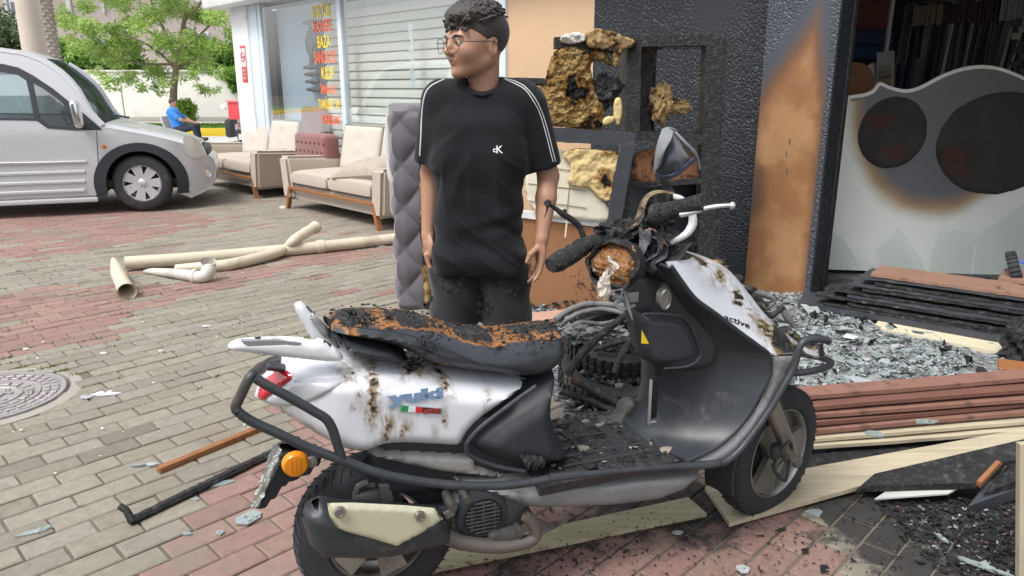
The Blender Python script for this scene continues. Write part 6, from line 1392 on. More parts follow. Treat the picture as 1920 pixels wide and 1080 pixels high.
# 'active' on the front shell: follow the shell surface
def shellsurf(px,py):
    best=None; r=ray(px,py); o=Vector((0,0,CH))
    for row in cs:
        for k in range(0,13): 
            pass
    return best
FS=[o_ for o_ in scoo.children if o_.name.startswith('front_shell')][0]
bv=BVHTree.FromPolygons([v.co for v in FS.data.vertices],[tuple(p.vertices) for p in FS.data.polygons])
Rz=Matrix.Rotation(-SA,3,'Z')
def hit(px,py,off=.001):
    o=Rz@(Vector((0,0,CH))-SO); d=(Rz@ray(px,py)).normalized(); h=bv.ray_cast(o,d)
    return (h[0]-d*off) if h[0] else None
vs,fs=text_mesh('active',.2,.0004,.004); x0=min(q.x for q in vs);x1=max(q.x for q in vs)
B=MB(); ok=[]
pc_=[(1355,586),(1375,592),(1388,600),(1402,610)]
out=[]
for q in vs:
    t=(q.x-x0)/(x1-x0); bx_=1358+t*48; by_=594+t*16+ t*t*2; s=.20/.2; out.append(hit(bx_+(q.y)*-10*t*0,by_-q.y*78,.0012+q.z))
if all(o_ is not None for o_ in out): B.add(out,fs); B.build('lettering',M('black_letters',(.015,.015,.015),.4,bp=0),scoo,None)
B=MB(); 
for (x,y) in ((1291,545),):
    h_=hit(x,y)
    if h_: l=lump(None,h_,.006,None,n=2,amp=.8,seed=3); B.add(l.v,l.f)
if B.v: B.build('soot_spot',m_char,scoo)
# ================= BURNT CLOTH HANGING ON THE STALK =================
hc=S(1248,330,-.02); hcw=SO+sx_*hc.x+sy_*hc.y+Vector((0,0,hc.z)); ct=empty('burnt_cloth_bag',hcw,0,'dark blue grey burnt cloth bag draped over the right mirror stalk of the scooter','cloth bag')
HY2=hcw.y
def cl_(px,py,dy=0.): return at(px,py,HY2+dy)-hcw
def drape(name,rows,mat,th=.004,seed=0,amp=.012):
    cs=[]
    for r_ in rows:
        P_=[cl_(*p) for p in r_]; P_,_=catmull(P_,[0]*len(P_),5); cs.append(P_)
    cc_=[]
    for k in range(len(cs[0])): c2,_=catmull([c[k] for c in cs],[0]*len(cs),5); cc_.append(c2)
    vs,fs=loft(cc_); vs=[v+Vector((0,amp*nz(v*22+Vector((seed,0,0)))+amp*.5*math.sin(v.x*260+seed),0)) for v in vs]; vs,fs=thicken(vs,fs,th); return mesh_obj(name,vs,fs,mat,ct,70)
m_cb=M('blue_black_cloth',(.045,.052,.070),.8,bs=300,bp=.5,var=.4,vs=20,sheen=.3); m_cg=M('grey_mesh_cloth',(.21,.22,.235),.85,bs=350,bp=.6,var=.25,vs=20)
drape('bag_body',[[(1248,245,-.01),(1258,243,0),(1268,246,.01)],[(1238,275,-.05),(1262,270,-.07),(1280,278,-.02)],[(1232,305,-.06),(1262,305,-.10),(1295,297,-.03)],[(1228,330,-.02),(1258,334,-.05),(1302,300,.0)]],m_cb,seed=3)
drape('grey_band',[[(1242,242,-.02),(1252,240,-.03),(1262,244,-.03)],[(1234,262,-.06),(1246,262,-.09),(1260,256,-.09)],[(1228,292,-.07),(1236,292,-.10),(1248,280,-.11)],[(1225,322,-.05),(1232,316,-.08),(1240,306,-.09)]],m_cg,seed=1,amp=.004)
drape('bag_hem',[[(1230,326,-.04),(1250,330,-.08),(1270,322,-.08),(1302,296,-.03)],[(1232,333,-.03),(1252,337,-.07),(1274,328,-.07),(1304,303,-.02)]],M('navy_hem',(.06,.08,.13),.8,bs=300,bp=.4),seed=5,amp=.003)
B=MB(); B.tube([cl_(1243,244),cl_(1254,240,-.02),cl_(1268,246,.0),cl_(1256,250,.01),cl_(1244,246,0)],.004,6,smoothn=4); B.tube([cl_(1266,248,-.01),cl_(1285,268,-.03),cl_(1303,288,-.02),cl_(1310,305,0),cl_(1312,318,.0)],[.004,.005,.006,.005,.002],6,smoothn=4); B.build('strap',m_cg,ct)
# ================= PEOPLE =================
def skinmat(name,c):
    m,nt,b=newmat(name); v=coords(nt); n=noi(nt,v,14,7,.72); nt.links.new(mix(nt,n,tuple(x*.80 for x in c),tuple(x*1.16 for x in c)),b.inputs['Base Color'])
    b.inputs['Roughness'].default_value=.48; b.inputs['Subsurface Weight'].default_value=.12; b.inputs['Subsurface Radius'].default_value=(.012,.005,.003); bump(nt,b,noi(nt,v,300,3),.12,.001); return m
m_skin=skinmat('skin',(.43,.235,.155))
BX,BY=-.115,2.62
man=empty('person',(BX,BY,0),0,'young man in black t-shirt with white shoulder piping and glasses standing behind the scooter','person')
ro=Vector((BX,BY,0))
def J(px,py,dy=0.): return at(px,py,BY+dy)-ro
HC=J(893,88,.0); hf=Vector((-.79,-.61,-.03)).normalized(); hl_=Vector((0,0,1)).cross(hf).normalized(); hu=hf.cross(hl_).normalized()
HM=Matrix((hf,hl_,hu)).transposed(); HK=1.07
def hd(x,y,z): return HC+HM@Vector((x,y,z))*HK
D=SDF((-.36,-.32,-.005),(.36,.22,1.75),.005)
def e(x,y,z,a,b_,c,k=.012,sub=False): D.ell(hd(x,y,z),(a*HK,b_*HK,c*HK),k,sub,HM)
def cp(p,q,ra,rb,k=.012,sub=False,sq=(1,1,1)): D.cap(p,q,ra,rb,k,sub,sq)
NB=J(905,172,.02)
# legs, torso, arms
hipL=Vector((-.070,.02,.84));hipR=Vector((.070,.02,.84))
for sx,h_ in ((-1,hipL),(1,hipR)):
    kn=Vector((sx*.10,.0,.46)); an=Vector((sx*.11,.05,.08)); cp(h_,kn,.070,.052,.03); cp(kn,an,.054,.036,.02); cp(an+Vector((0,.03,-.04)),an+Vector((sx*.03,-.15,-.055)),.036,.026,.02)
cp(Vector((-.045,.02,.88)),Vector((.045,.02,.88)),.085,.085,.04); cp(Vector((0,.02,.92)),Vector((0,.02,1.22)),.10,.115,.05,sq=(.85,1,1))
shL=J(822,198,.02);shR=J(992,198,.02); cp(shL+Vector((.03,0,-.01)),shR+Vector((-.03,0,-.01)),.055,.055,.05); cp(NB+Vector((0,.01,-.04)),hd(-.028,0,-.045),.056,.053,.03)
elL=J(808,325,.06);wrL=J(803,440,.02); elR=J(1028,330,.05);wrR=J(1016,448,-.03)
cp(shL,elL,.046,.037,.03); cp(elL,wrL,.037,.024,.012); cp(shR,elR,.048,.038,.03); cp(elR,elR.lerp(wrR,.35),.037,.037,.015); cp(elR.lerp(wrR,.35),wrR,.037,.024,.012)
# hands: palm, five unequal bent fingers, thumb from the side of the palm
def hand(wr,down,side,thumbdir,pn):
    # down: direction along the hand, side: across knuckles, pn: palm normal
    pc=wr+down*.05; q=Matrix((side,pn,down)).transposed(); D.ell(pc,(.036,.016,.052),.010,False,q); cp(wr,wr+down*.03,.022,.022,.012,sq=(1,1,1))
    for i,(L,off) in enumerate(((.066,-.027),(.076,-.009),(.072,.010),(.056,.027))):
        k0=wr+down*.088+side*off; d1=(down+pn*(.22+.1*i)+side*off*1.2).normalized(); k1=k0+d1*L*.5; d2=(down+pn*(.50+.12*i)).normalized(); k2=k1+d2*L*.30; d3=(down+pn*1.0).normalized(); k3=k2+d3*L*.26
        cp(k0-down*.02,k1,.0092,.0085,.004); cp(k1,k2,.0085,.0078,.004); cp(k2,k3,.0078,.0065,.003)
    t0=wr+down*.025+thumbdir*.024; t1=t0+(down*.75+thumbdir*.55+pn*.3).normalized()*.038; t2=t1+(down*.95+thumbdir*.10+pn*.3).normalized()*.030; cp(t0-thumbdir*.012,t1,.013,.0105,.008); cp(t1,t2,.0105,.008,.004)
dR=(J(1004,520,-.03)-wrR).normalized(); fwd=Vector((-.25,-.97,0)).normalized(); sR=(fwd-dR*fwd.dot(dR)).normalized()*-1; hand(wrR,dR,-Vector((.55,-.83,0)).normalized(),Vector((-.62,-.75,.0)).normalized(),Vector((-.80,-.5,0)).normalized()*-1*-1)
dL=(J(806,500,.0)-wrL).normalized(); hand(wrL,dL,Vector((-.35,-.93,0)).normalized(),Vector((.3,-.93,0)).normalized(),Vector((.93,.3,0)).normalized())
# head
e(-.014,0,.040,.098,.077,.086,.02); e(.030,0,-.002,.067,.063,.074,.03); e(.026,0,-.040,.060,.052,.038,.03)
for s_ in(-1,1):
    cp(hd(-.012,s_*.052,-.038),hd(.064,s_*.016,-.074),.019*HK,.016*HK,.02); e(.058,s_*.036,-.014,.030,.024,.026,.02); e(-.012,s_*.074,-.004,.018,.008,.033,.006); e(-.014,s_*.081,.003,.010,.006,.019,.004,True); e(.098,s_*.031,.010,.013,.016,.009,.010,True); e(.101,s_*.010,-.020,.009,.008,.006,.006)
cp(hd(.078,0,-.077),hd(.074,0,-.070),.018*HK,.018*HK,.015); cp(hd(.089,0,.022),hd(.112,0,-.013),.007*HK,.0105*HK,.012); cp(hd(.082,-.034,.027),hd(.082,.034,.027),.010*HK,.010*HK,.014)
e(.090,0,-.038,.011,.020,.005,.008); e(.088,0,-.048,.011,.017,.006,.008); e(.103,0,-.043,.010,.024,.0014,.003,True)
vs,fs=D.mesh(1); body=mesh_obj('body',vs,fs,m_skin,man,180)
m_lip=skinmat('lip_skin',(.40,.17,.14))
# eyes, brows
m_eye=M('eye_white',(.50,.48,.46),.2,bp=0,var=.02); m_iris=M('iris_brown',(.03,.015,.01),.15,bp=0); m_hair=M('dark_hair',(.026,.019,.017),.5,vs=30,var=.75,bs=200,bp=.8,bd=.003,sheen=.2)
for s_ in(-1,1):
    B=MB(); b=bmesh.new(); bmesh.ops.create_uvsphere(b,u_segments=16,v_segments=10,radius=.0118*HK); B.bm(b,Matrix.Translation(hd(.0815,s_*.031,.008))); ey=B.build('eye',m_eye,man,180)
    B=MB(); b=bmesh.new(); bmesh.ops.create_uvsphere(b,u_segments=12,v_segments=8,radius=.0052*HK); B.bm(b,Matrix.Translation(hd(.0895,s_*.031,.0072))); B.build('iris',m_iris,ey,180)
    B=MB(); B.tube([hd(.0925,s_*.019,.014),hd(.0945,s_*.031,.0175),hd(.086,s_*.045,.012)],[.0018,.0028,.0015],6,smoothn=3); B.build('eyelid',m_skin,man)
    B=MB(); B.tube([hd(.0965,s_*.012,.025),hd(.0955,s_*.030,.032),hd(.083,s_*.050,.029)],[.0034,.0052,.0018],6,smoothn=3,flat=.8); B.build('eyebrow',m_hair,man)
B=MB(); B.tube([hd(.093,-.019,-.0425),hd(.099,-.006,-.040),hd(.099,.006,-.040),hd(.093,.019,-.0425)],[.001,.0022,.0022,.001],6,smoothn=3); B.tube([hd(.092,-.016,-.046),hd(.0975,0,-.0485),hd(.092,.016,-.046)],[.001,.003,.001],6,smoothn=4); B.build('lips',m_lip,man)
# hair
HD=SDF(HC-Vector((.17,.17,.13)),HC+Vector((.17,.17,.19)),.0023)
def he(x,y,z,a,b_,c,k=.006,sub=False): HD.ell(hd(x,y,z),(a*HK,b_*HK,c*HK),k,sub,HM)
he(-.016,0,.045,.1015,.0805,.088); he(.004,0,.090,.098,.078,.048,.012)
he(.104,0,-.035,.060,.10,.088,.006,True); he(.03,0,-.085,.085,.11,.070,.006,True); he(-.06,0,-.12,.09,.12,.070,.006,True)
for s_ in(-1,1): he(.040,s_*.085,-.025,.050,.05,.050,.006,True); he(-.014,s_*.085,-.010,.022,.03,.036,.004,True)
g=random.Random(77)
for k in range(520):
    th=g.uniform(0,2*PI); ph=g.uniform(0,1.15); n=Vector((math.sin(ph)*math.cos(th),math.sin(ph)*math.sin(th),math.cos(ph)))
    p=Vector((-.004+n.x*.101,n.y*.079,.052+n.z*.083)); 
    if p.x>.0 and p.z<.062: continue
    if p.z<.055: continue
    d=Vector((.6+g.gauss(0,.5),g.gauss(0,.7),g.gauss(0,.5))); d=(d-n*d.dot(n)).normalized(); c=n.cross(d); L=g.uniform(.028,.05)
    d=(Vector((.75+g.gauss(0,.25),.35*math.sin(p.x*40+p.y*25)+g.gauss(0,.3),g.gauss(0,.25)))); d=(d-n*d.dot(n)).normalized(); c=n.cross(d); q=[p+n*.001,p+d*L*.5+n*.012+c*.006,p+d*L-n*(L*L*4.5)-c*.003]; r_=g.uniform(.0026,.0042)
    HD.cap(hd(*q[0]),hd(*q[1]),r_,r_*.95,.003); HD.cap(hd(*q[1]),hd(*q[2]),r_*.95,r_*.6,.003)
for k in range(80):   # curly fringe
    y=g.uniform(-.062,.066); x=.088-abs(y)*.45+g.uniform(-.012,.012); z=g.uniform(.052,.092); q0=Vector((x-.004,y,z)); d=Vector((g.uniform(.2,.8),g.gauss(0,.8),g.uniform(-.4,.3))).normalized()*g.uniform(.009,.015); r_=g.uniform(.0028,.0045)
    HD.cap(hd(*q0),hd(*(q0+d)),r_,r_,.003); HD.cap(hd(*(q0+d)),hd(*(q0+d+Vector((-.004,g.gauss(0,.007),-.005)))),r_,r_*.6,.003)
vs,fs=HD.mesh(0); mesh_obj('hair',vs,fs,m_hair,man,180)
# glasses
m_gf=M('glasses_metal',(.10,.09,.09),.25,.8,bp=0)
B=MB(); LQ=[(.0,.018),(.014,.0175),(.023,.013),(.0245,.0),(.021,-.014),(.010,-.0215),(-.008,-.0215),(-.019,-.015),(-.0235,0),(-.022,.013),(-.013,.0175)]
for s_ in(-1,1):
    pts=[hd(.117-.010*abs(a)/.02*(1 if a*s_>0 else 0),s_*.034+a*1.1,.004+c*1.08) for a,c in LQ]; B.tube(pts+[pts[0]],.0011,6,smoothn=3)
    B.tube([hd(.110,s_*.060,.012),hd(.095,s_*.070,.013),hd(.04,s_*.0755,.013),hd(-.012,s_*.078,.014),hd(-.026,s_*.077,.0)],.0013,6,smoothn=3)
B.tube([hd(.117,-.012,.008),hd(.119,0,.011),hd(.117,.012,.008)],.0011,6,smoothn=3); B.build('glasses',m_gf,man)
for s_ in(-1,1):
    B=MB(); pts=[hd(.1165-.010*abs(a)/.02*(1 if a*s_>0 else 0),s_*.034+a*1.1,.004+c*1.08) for a,c in LQ]; B.add(pts,[tuple(range(len(pts)))]); B.build('lens',glassmat('lens_glass',(.95,.96,.97),.02,.15),man,None)
# t-shirt
T=SDF((-.30,-.24,.60),(.32,.24,1.50),.0055)
cx_=J(898,330).x
T.box((cx_-.004,.02,1.0),(.157,.118,.255),.095,.01); T.box((cx_+.002,.02,1.21),(.172,.112,.15),.10,.05); T.cap(J(828,182,.03),J(978,182,.03),.062,.062,.05,sq=(1,.85,1)); T.cap(NB+Vector((-.03,.02,-.03)),NB+Vector((.03,.02,-.03)),.068,.068,.05)
sL0=J(823,196,.02);sL1=J(806,306,.04); sR0=J(992,198,.02);sR1=J(1021,312,.04)
T.cap(sL0,sL1,.062,.057,.025); T.cap(sR0,sR1,.064,.062,.025)
for (a,b_) in ((sL0,sL1),(sR0,sR1)):
    d=(b_-a).normalized(); q=d.to_track_quat('Z','Y').to_matrix(); sidev=-1 if a is sL0 else 1
    T.box(b_+d*.062+Vector((sidev*.02,0,0)),(.11,.12,.065),.004,.004,True,q)
# re-add torso where the sleeve cut bit into it, then cut the hem flat and open the neck
T.box((cx_-.004,.02,1.0),(.154,.116,.255),.095,.006); 
hz=J(895,508).z; T.box((cx_,.02,hz+.04),(.165,.128,.07),.06,.04); T.box((cx_,0,hz-.2),(.4,.4,.2),.003,.003,True)
T.ell(NB+Vector((0,-.012,.035)),(.062,.066,.045),.01,True)
def wr_(X,Y,Z):
    lowm=np.clip((1.12-Z)/.25,0,1); x=X-cx_
    a=.0055*np.sin(Z*62+x*26+2.2*np.sin(x*11+Z*5))*lowm*(.4+.6*np.abs(np.sin(x*9+1)))
    b_=.0045*np.sin((x+Z*.75)*48+1.3*np.sin(Z*9))*np.exp(-((x-.12)**2/.008+(Z-1.12)**2/.02))+.004*np.sin((x-Z*.75)*52)*np.exp(-((x+.13)**2/.006+(Z-1.15)**2/.02))
    rid=lambda q:(1-np.abs(np.sin(q)))**3
    a=a-.007*rid(Z*30+x*16+2*np.sin(x*9+Z*7)+1.)*np.clip((1.06-Z)/.15,0,1)-.006*rid((x+Z*.8)*24+1.5*np.sin(Z*11))*np.exp(-((x-.10)**2/.008+(Z-1.15)**2/.016))-.006*rid((x-Z*.8)*24+1.2*np.sin(Z*12))*np.exp(-((x+.11)**2/.008+(Z-1.17)**2/.016))-.005*rid(x*34+Z*6+np.sin(Z*8))*np.exp(-((Z-1.02)**2/.03))
    c=.006*np.exp(-((Z-.93-.25*(x-.02))**2/.0006))*np.exp(-(x-.07)**2/.01)-.006*np.exp(-((Z-.955-.22*(x-.02))**2/.0005))*np.exp(-(x-.06)**2/.012)
    return a+b_+c
T.warp(wr_); vs,fs=T.mesh(2)
m_tee=M('black_jersey',(.010,.011,.014),.82,vs=8,bs=500,bp=.35,bd=.001,var=.25,sheen=.1,spec=.2)
tee=mesh_obj('t_shirt',vs,fs,m_tee,man,180)
bvT=BVHTree.FromPolygons(vs,fs)
def hitT(px,py,off=.002,bv_=None):
    r=ray(px,py).normalized(); h=(bv_ or bvT).ray_cast(Vector((0,0,CH))-ro,r); return h[0]-r*off if h[0] else None
def onT(L,off=.002,n=6):
    P_=[Vector((a,b_,0)) for a,b_ in L]; P_,_=catmull(P_,[0]*len(P_),n); return [h for h in (hitT(p.x,p.y,off) for p in P_) if h is not None]
m_pipe=M('white_piping',(.72,.73,.75),.6,bp=0)
B=MB()
for dx,dy in ((0,0),(1,9)):
    h=onT([(946+dx,147+dy*.2),(965,152+dy*.5),(985,163+dy*.6),(1003-dx*3,184+dy*.6),(1017-dx*5,212),(1028-dx*5,248),(1036-dx*5,280),(1042-dx*5,303)],.001); B.tube(h,.0016,6)
B.build('piping',m_pipe,man)
B=MB(); h=onT([(848,143),(825,152),(806,163),(796,180),(791,215),(789,260),(787,292)],.001)
if len(h)>3: B.tube(h,.0025,6)
if B.v: B.build('piping',m_pipe,man)
B=MB(); ring=[]
for k in range(24):
    a=2*PI*k/24; ring.append(NB+Vector((.066*math.cos(a),-.008+.064*math.sin(a),.012+.022*math.sin(a)+.008*abs(math.cos(a)))))
B.tube(ring+[ring[0]],.0085,8,smoothn=2,flat=.7); B.build('collar',m_tee,man)
for txt,px,py,s in (('c',927,281,14),('K',936,281,20)):
    vs2,fs2=text_mesh(txt,1.,.0,.012 if txt=='K' else .02); out=[hitT(px+q.x*s,py-q.y*s,.0025) for q in vs2]
    if all(o_ is not None for o_ in out): B=MB(); B.add(out,fs2); B.build('logo',m_pipe,man,None)
# trousers with raised flower patches
TR=SDF((-.27,-.22,.02),(.27,.24,.98),.007)
for sx in(-1,1):
    TR.cap((cx_+sx*.082,.02,.80),(sx*.105,.01,.46),.105,.082,.03); TR.cap((sx*.105,.01,.46),(sx*.115,.045,.10),.082,.070,.02)
TR.cap((cx_-.060,.02,.86),(cx_+.060,.02,.86),.104,.104,.03); TR.box((0,0,hz+.135),(.4,.4,.12),.003,.003,True)
TR.warp(lambda X,Y,Z:.005*np.sin(Z*40+X*30+2*np.sin(X*14))*(Z<.8)+.004*np.sin(X*90+Z*20)*np.exp(-((Z-.74)/.05)**2)); vs,fs=TR.mesh(1)
m_tr=M('black_sweatpants',(.011,.011,.014),.85,vs=10,bs=400,bp=.4,bd=.001,sheen=.2); mesh_obj('trousers',vs,fs,m_tr,man,180); bvR=BVHTree.FromPolygons(vs,fs)
m_fl=M('grey_flock',(.026,.029,.034),.9,bs=500,bp=.8,bd=.002,var=.4,vs=60); g=random.Random(12)
for (fx,fy,fr_) in ((848,522,30),(957,528,30),(908,572,26),(800,560,18)):
    B=MB()
    for k in range(10):
        a=2*PI*k/10; rad_=fr_*(.68 if k%2 else .9); px,py=fx+math.cos(a)*rad_*.72,fy+math.sin(a)*rad_*.95
        if py<507: continue
        h=hitT(px,py,-.001,bvR)
        if h is not None: l=lump(None,h,.0165 if k%2 else .013,None,n=2,amp=.12,seed=k,squash=(1,.13,.9)); B.add(l.v,l.f)
    for k in range(4):
        h=hitT(fx+g.uniform(-8,8),max(508,fy+g.uniform(-9,9)),-.003,bvR)
        if h is not None: l=lump(None,h,.011,None,n=2,amp=.1,seed=k,squash=(1,.12,1)); B.add(l.v,l.f)
    if B.v: B.build('flower_patch',m_fl,man,60)
B=MB(); h=[hitT(x,y,.004,bvR) for x,y in ((890,512),(891,530),(895,548),(898,562))]; h=[q for q in h if q is not None]
if len(h)>2: B.tube(h,.0022,6,smoothn=3); B.build('drawstring',m_tr,man)
for sx in(-1,1): B=MB(); B.box((sx*.125,-.03,.045),(.10,.27,.085),.035,seg=4); B.build('shoe',M('black_shoe',(.03,.03,.03),.6),man,60)
# ---- seated man far away
sp=gnd(345,268); sp.z=0; sm=empty('person',sp,0,'man in bright blue t-shirt and dark trousers sitting on a chair with his back turned','person')
def K(px,py,dy=0.): 
    p=at(px,py,sp.y+dy)-sp; return p
head=K(324,193);neck=K(326,204);hip=K(336,243);kn=K(366,237);an=K(374,259)
D=SDF((-.8,-.4,-.02),(.8,.45,1.45),.016)
def cp2(a,b_,ra,rb,k=.03): D.cap(a,b_,ra,rb,k)
D.ell(head,(.095,.08,.115),.02); cp2(neck,head,.055,.055); cp2(neck+Vector((-.0,0,-.12)),hip+Vector((0,0,.05)),.13,.12); 
for s_ in(-1,1):
    o_=Vector((0,s_*.12,0)); sh_=K(322,211)+Vector((0,s_*.17,0)); el=K(345,224)+Vector((0,s_*.19,0)); wr=K(358,228)+Vector((0,s_*.07,0)); cp2(sh_,el,.05,.04); cp2(el,wr,.04,.028); cp2(wr,wr+Vector((.08,-s_*.03,-.02)),.03,.022,.01)
    for q in range(4): cp2(wr+Vector((.06,-s_*.01,-.02+.018*q-.02)),wr+Vector((.14,-s_*.04,-.05+.018*q-.02)),.011,.009,.006)
    cp2(hip+o_*.7,kn+o_*.8,.085,.065); ft=an+(Vector((0,s_*.12,0)) if s_<0 else Vector((-.05,.12,.0))); cp2(kn+o_*.8,ft,.06,.04); cp2(ft,ft+Vector((.17,0,-.03)),.042,.03)
vs,fs=D.mesh(1); mesh_obj('body',vs,fs,m_skin,sm,180)
D=SDF((-.8,-.4,.3),(.6,.45,1.25),.014); D.cap(K(325,212),K(336,240),.165,.15,.03,sq=(1,.85,1))
for s_ in(-1,1): sh_=K(322,211)+Vector((0,s_*.17,0)); el=K(345,224)+Vector((0,s_*.19,0)); D.cap(sh_,sh_.lerp(el,.7),.075,.07,.03)
vs,fs=D.mesh(1); mesh_obj('t_shirt',vs,fs,M('blue_tshirt',(.02,.20,.62),.8,bp=.1,sheen=.2),sm,180)
D=SDF((-.8,-.4,-.0),(.8,.45,1.0),.014); D.cap(hip+Vector((0,-.06,0)),hip+Vector((0,.06,0)),.145,.145,.03)
for s_ in(-1,1):
    o_=Vector((0,s_*.10,0)); ft=an+(Vector((0,s_*.12,0)) if s_<0 else Vector((-.05,.12,.0))); D.cap(hip+o_*.7,kn+o_,.11,.085,.03); D.cap(kn+o_,ft+Vector((0,0,.04)),.08,.06,.02)
vs,fs=D.mesh(1); mesh_obj('trousers',vs,fs,M('navy_trousers',(.02,.025,.045),.85),sm,180)
B=MB(); l=lump(None,head+Vector((-.012,0,.035)),.10,None,n=3,amp=.12,seed=3,squash=(1,.86,.9)); B.add(l.v,l.f); B.build('hair',m_hair,sm,180)
for s_ in(-1,1): ft=an+(Vector((0,s_*.12,0)) if s_<0 else Vector((-.05,.12,.0))); B=MB(); B.box(ft+Vector((.10,0,-.03)),(.28,.10,.09),.035); B.build('shoe',M('far_shoe',(.05,.045,.04),.7),sm,60)
cpz=K(328,268); ch=empty('plastic_chair',sp,0,'beige plastic armless chair under the seated man in blue','chair')
m_pc=M('beige_plastic',(.58,.52,.47),.5,bp=0)
B=MB(); B.box(K(322,233)+Vector((-.13,0,.0)),(.04,.46,.44),.02,Matrix.Rotation(R(-14),3,'Y')); B.build('backrest',m_pc,ch)
B=MB(); st=hip+Vector((.05,0,-.16)); B.box(st,(.44,.46,.035),.012); B.build('seat',m_pc,ch)
for a in(-1,1):
    for b_ in(-1,1): B=MB(); B.tube([st+Vector((a*.19,b_*.2,0)),Vector((st.x+a*.23,b_*.23,0))],.02,8); B.build('leg',m_pc,ch)
# ================= BOARDS, RUBBLE, SHARDS =================
def board(name,A,Bq,depth_dir,dep,th,z0,z1,mat,label,cat,group=None,warp=.0,burn=None,seed=0,jag=0.):
    """plank from A to Bq (near edge), running back by dep; z0/z1 bottom heights at both ends"""
    A=Vector((A[0],A[1],z0));Bq=Vector((Bq[0],Bq[1],z1)); n=26; dd=Vector((depth_dir[0],depth_dir[1],depth_dir[2] if len(depth_dir)>2 else 0)); vs=[];root=A.lerp(Bq,.5)
    m_=5
    for i in range(n+1):
        t=i/n; p=A.lerp(Bq,t); wz=warp*math.sin(t*PI)+.002*nz((t*5,seed,0))
        for k in range(m_+1):
            u=k/m_; q=p+dd*dep*u+Vector((0,0,wz)); 
            if jag and (k==0): q+=dd*jag*nz((t*22,seed,3))
            if jag and i in (0,n): q+=(Bq-A).normalized()*jag*1.5*nz((u*6,seed,i))
            vs.append(q-root)
    N=len(vs); vs+=[v+Vector((0,0,th*(1+(.25*nz((i_*.37,seed,1)) if jag else 0)))) for i_,v in enumerate(vs)]; fs=[]; w_=m_+1
    for i in range(n):
        for k in range(m_): a=i*w_+k; fs.append((a,a+1,a+w_+1,a+w_)); fs.append((N+a,N+a+w_,N+a+w_+1,N+a+1))
        a=i*w_; fs.append((a,a+w_,N+a+w_,N+a)); a=i*w_+m_; fs.append((a+w_,a,N+a,N+a+w_))
    for k in range(m_): a=k; fs.append((a+1,a,N+a,N+a+1)); a=n*w_+k; fs.append((a,a+1,N+a+1,N+a))
    b=bmesh.new(); V=[b.verts.new(v) for v in vs]; [b.faces.new([V[i] for i in f]) for f in fs]; bmesh.ops.recalc_face_normals(b,faces=b.faces[:]); B=MB(); B.bm(b)
    o=B.build(name,mat,None,40,burn); o.location=root; return tag(o,label,cat,group)
m_mdf=M('red_mdf',(.235,.118,.088),.85,vs=7,bs=90,bp=.5,var=.25,dirt=(.07,.045,.04),dirtamt=.5,dirts=9)
m_mdfe=M('red_mdf_dark',(.16,.070,.05),.85,vs=5,bs=160,bp=.4,var=.25,dirt=(.10,.04,.03),dirtamt=.4)
def woodmat(name,c,c2,sc=3.,speck=.0,rot=0.):
    m,nt,b=newmat(name); tc=nt.nodes.new('ShaderNodeTexCoord'); mp=nt.nodes.new('ShaderNodeMapping'); mp.inputs['Rotation'].default_value=(0,0,rot); mp.inputs['Scale'].default_value=(1,14,1); nt.links.new(tc.outputs['Object'],mp.inputs[0])
    n=noi(nt,mp.outputs[0],sc,6,.65,.8); col=mix(nt,sstep(nt,n,.35,.68),c,c2); v=coords(nt)
    if speck: col=mix(nt,sstep(nt,noi(nt,v,60,4,.75),.64-speck,.68-speck),col,(.02,.02,.02))
    col=mix(nt,mth(nt,'MULTIPLY',sstep(nt,noi(nt,v,5,5,.7),.6,.75),.5),col,(.22,.19,.14)); nt.links.new(col,b.inputs['Base Color']); b.inputs['Roughness'].default_value=.55; bump(nt,b,n,.2,.002); return m
m_ash=woodmat('pale_woodgrain',(.52,.46,.34),(.40,.34,.24),2.5,0.0,R(-14)); m_ash2=woodmat('speckled_woodgrain',(.46,.42,.28),(.36,.32,.20),2.5,.05,R(-14))
A0=gnd(1508,856);A1=gnd(1990,822); dr=(A1-A0).normalized(); bk=Vector((-dr.y,dr.x,0))
names=[('cream faced board at the bottom of the reddish stack',m_ash,.014),('second cream faced board from the bottom of the reddish stack',m_ash,.014),('lowest reddish fibre board of the stack',m_mdf,.016),('reddish fibre board second above the cream boards',m_mdfe,.016),('reddish fibre board under the uppermost two',m_mdf,.016),('reddish fibre board next below the top one',m_mdfe,.016),('topmost reddish fibre board strewn with glass crumbs',m_mdf,.018)]
z=.028
for i,(lb,mt_,th_) in enumerate(names):
    off=.018*i+(.03 if i==6 else 0); a=A0+bk*off-dr*(.035*((i*37)%5)/5); b_=A1+bk*(off+.01*((i*13)%4))
    board('stacked_board',a,b_,bk,.11-.003*i,th_,z,z+.012+.001*i,mt_,lb,'board','reddish boards stacked by the front wheel',warp=.004*((i*7)%3-1),seed=i*3.3); z+=th_+.0065+.003*((i*7)%3)
quadboard_later=1
def P3(x,y,z): return gnd(x,y,z)
# supports in the dark below the stack
board('charred_batten',gnd(1530,850),gnd(1700,822),bk,.06,.02,.004,.004,m_charb,'black charred batten in the gap below the reddish boards','batten',seed=4,jag=.01)
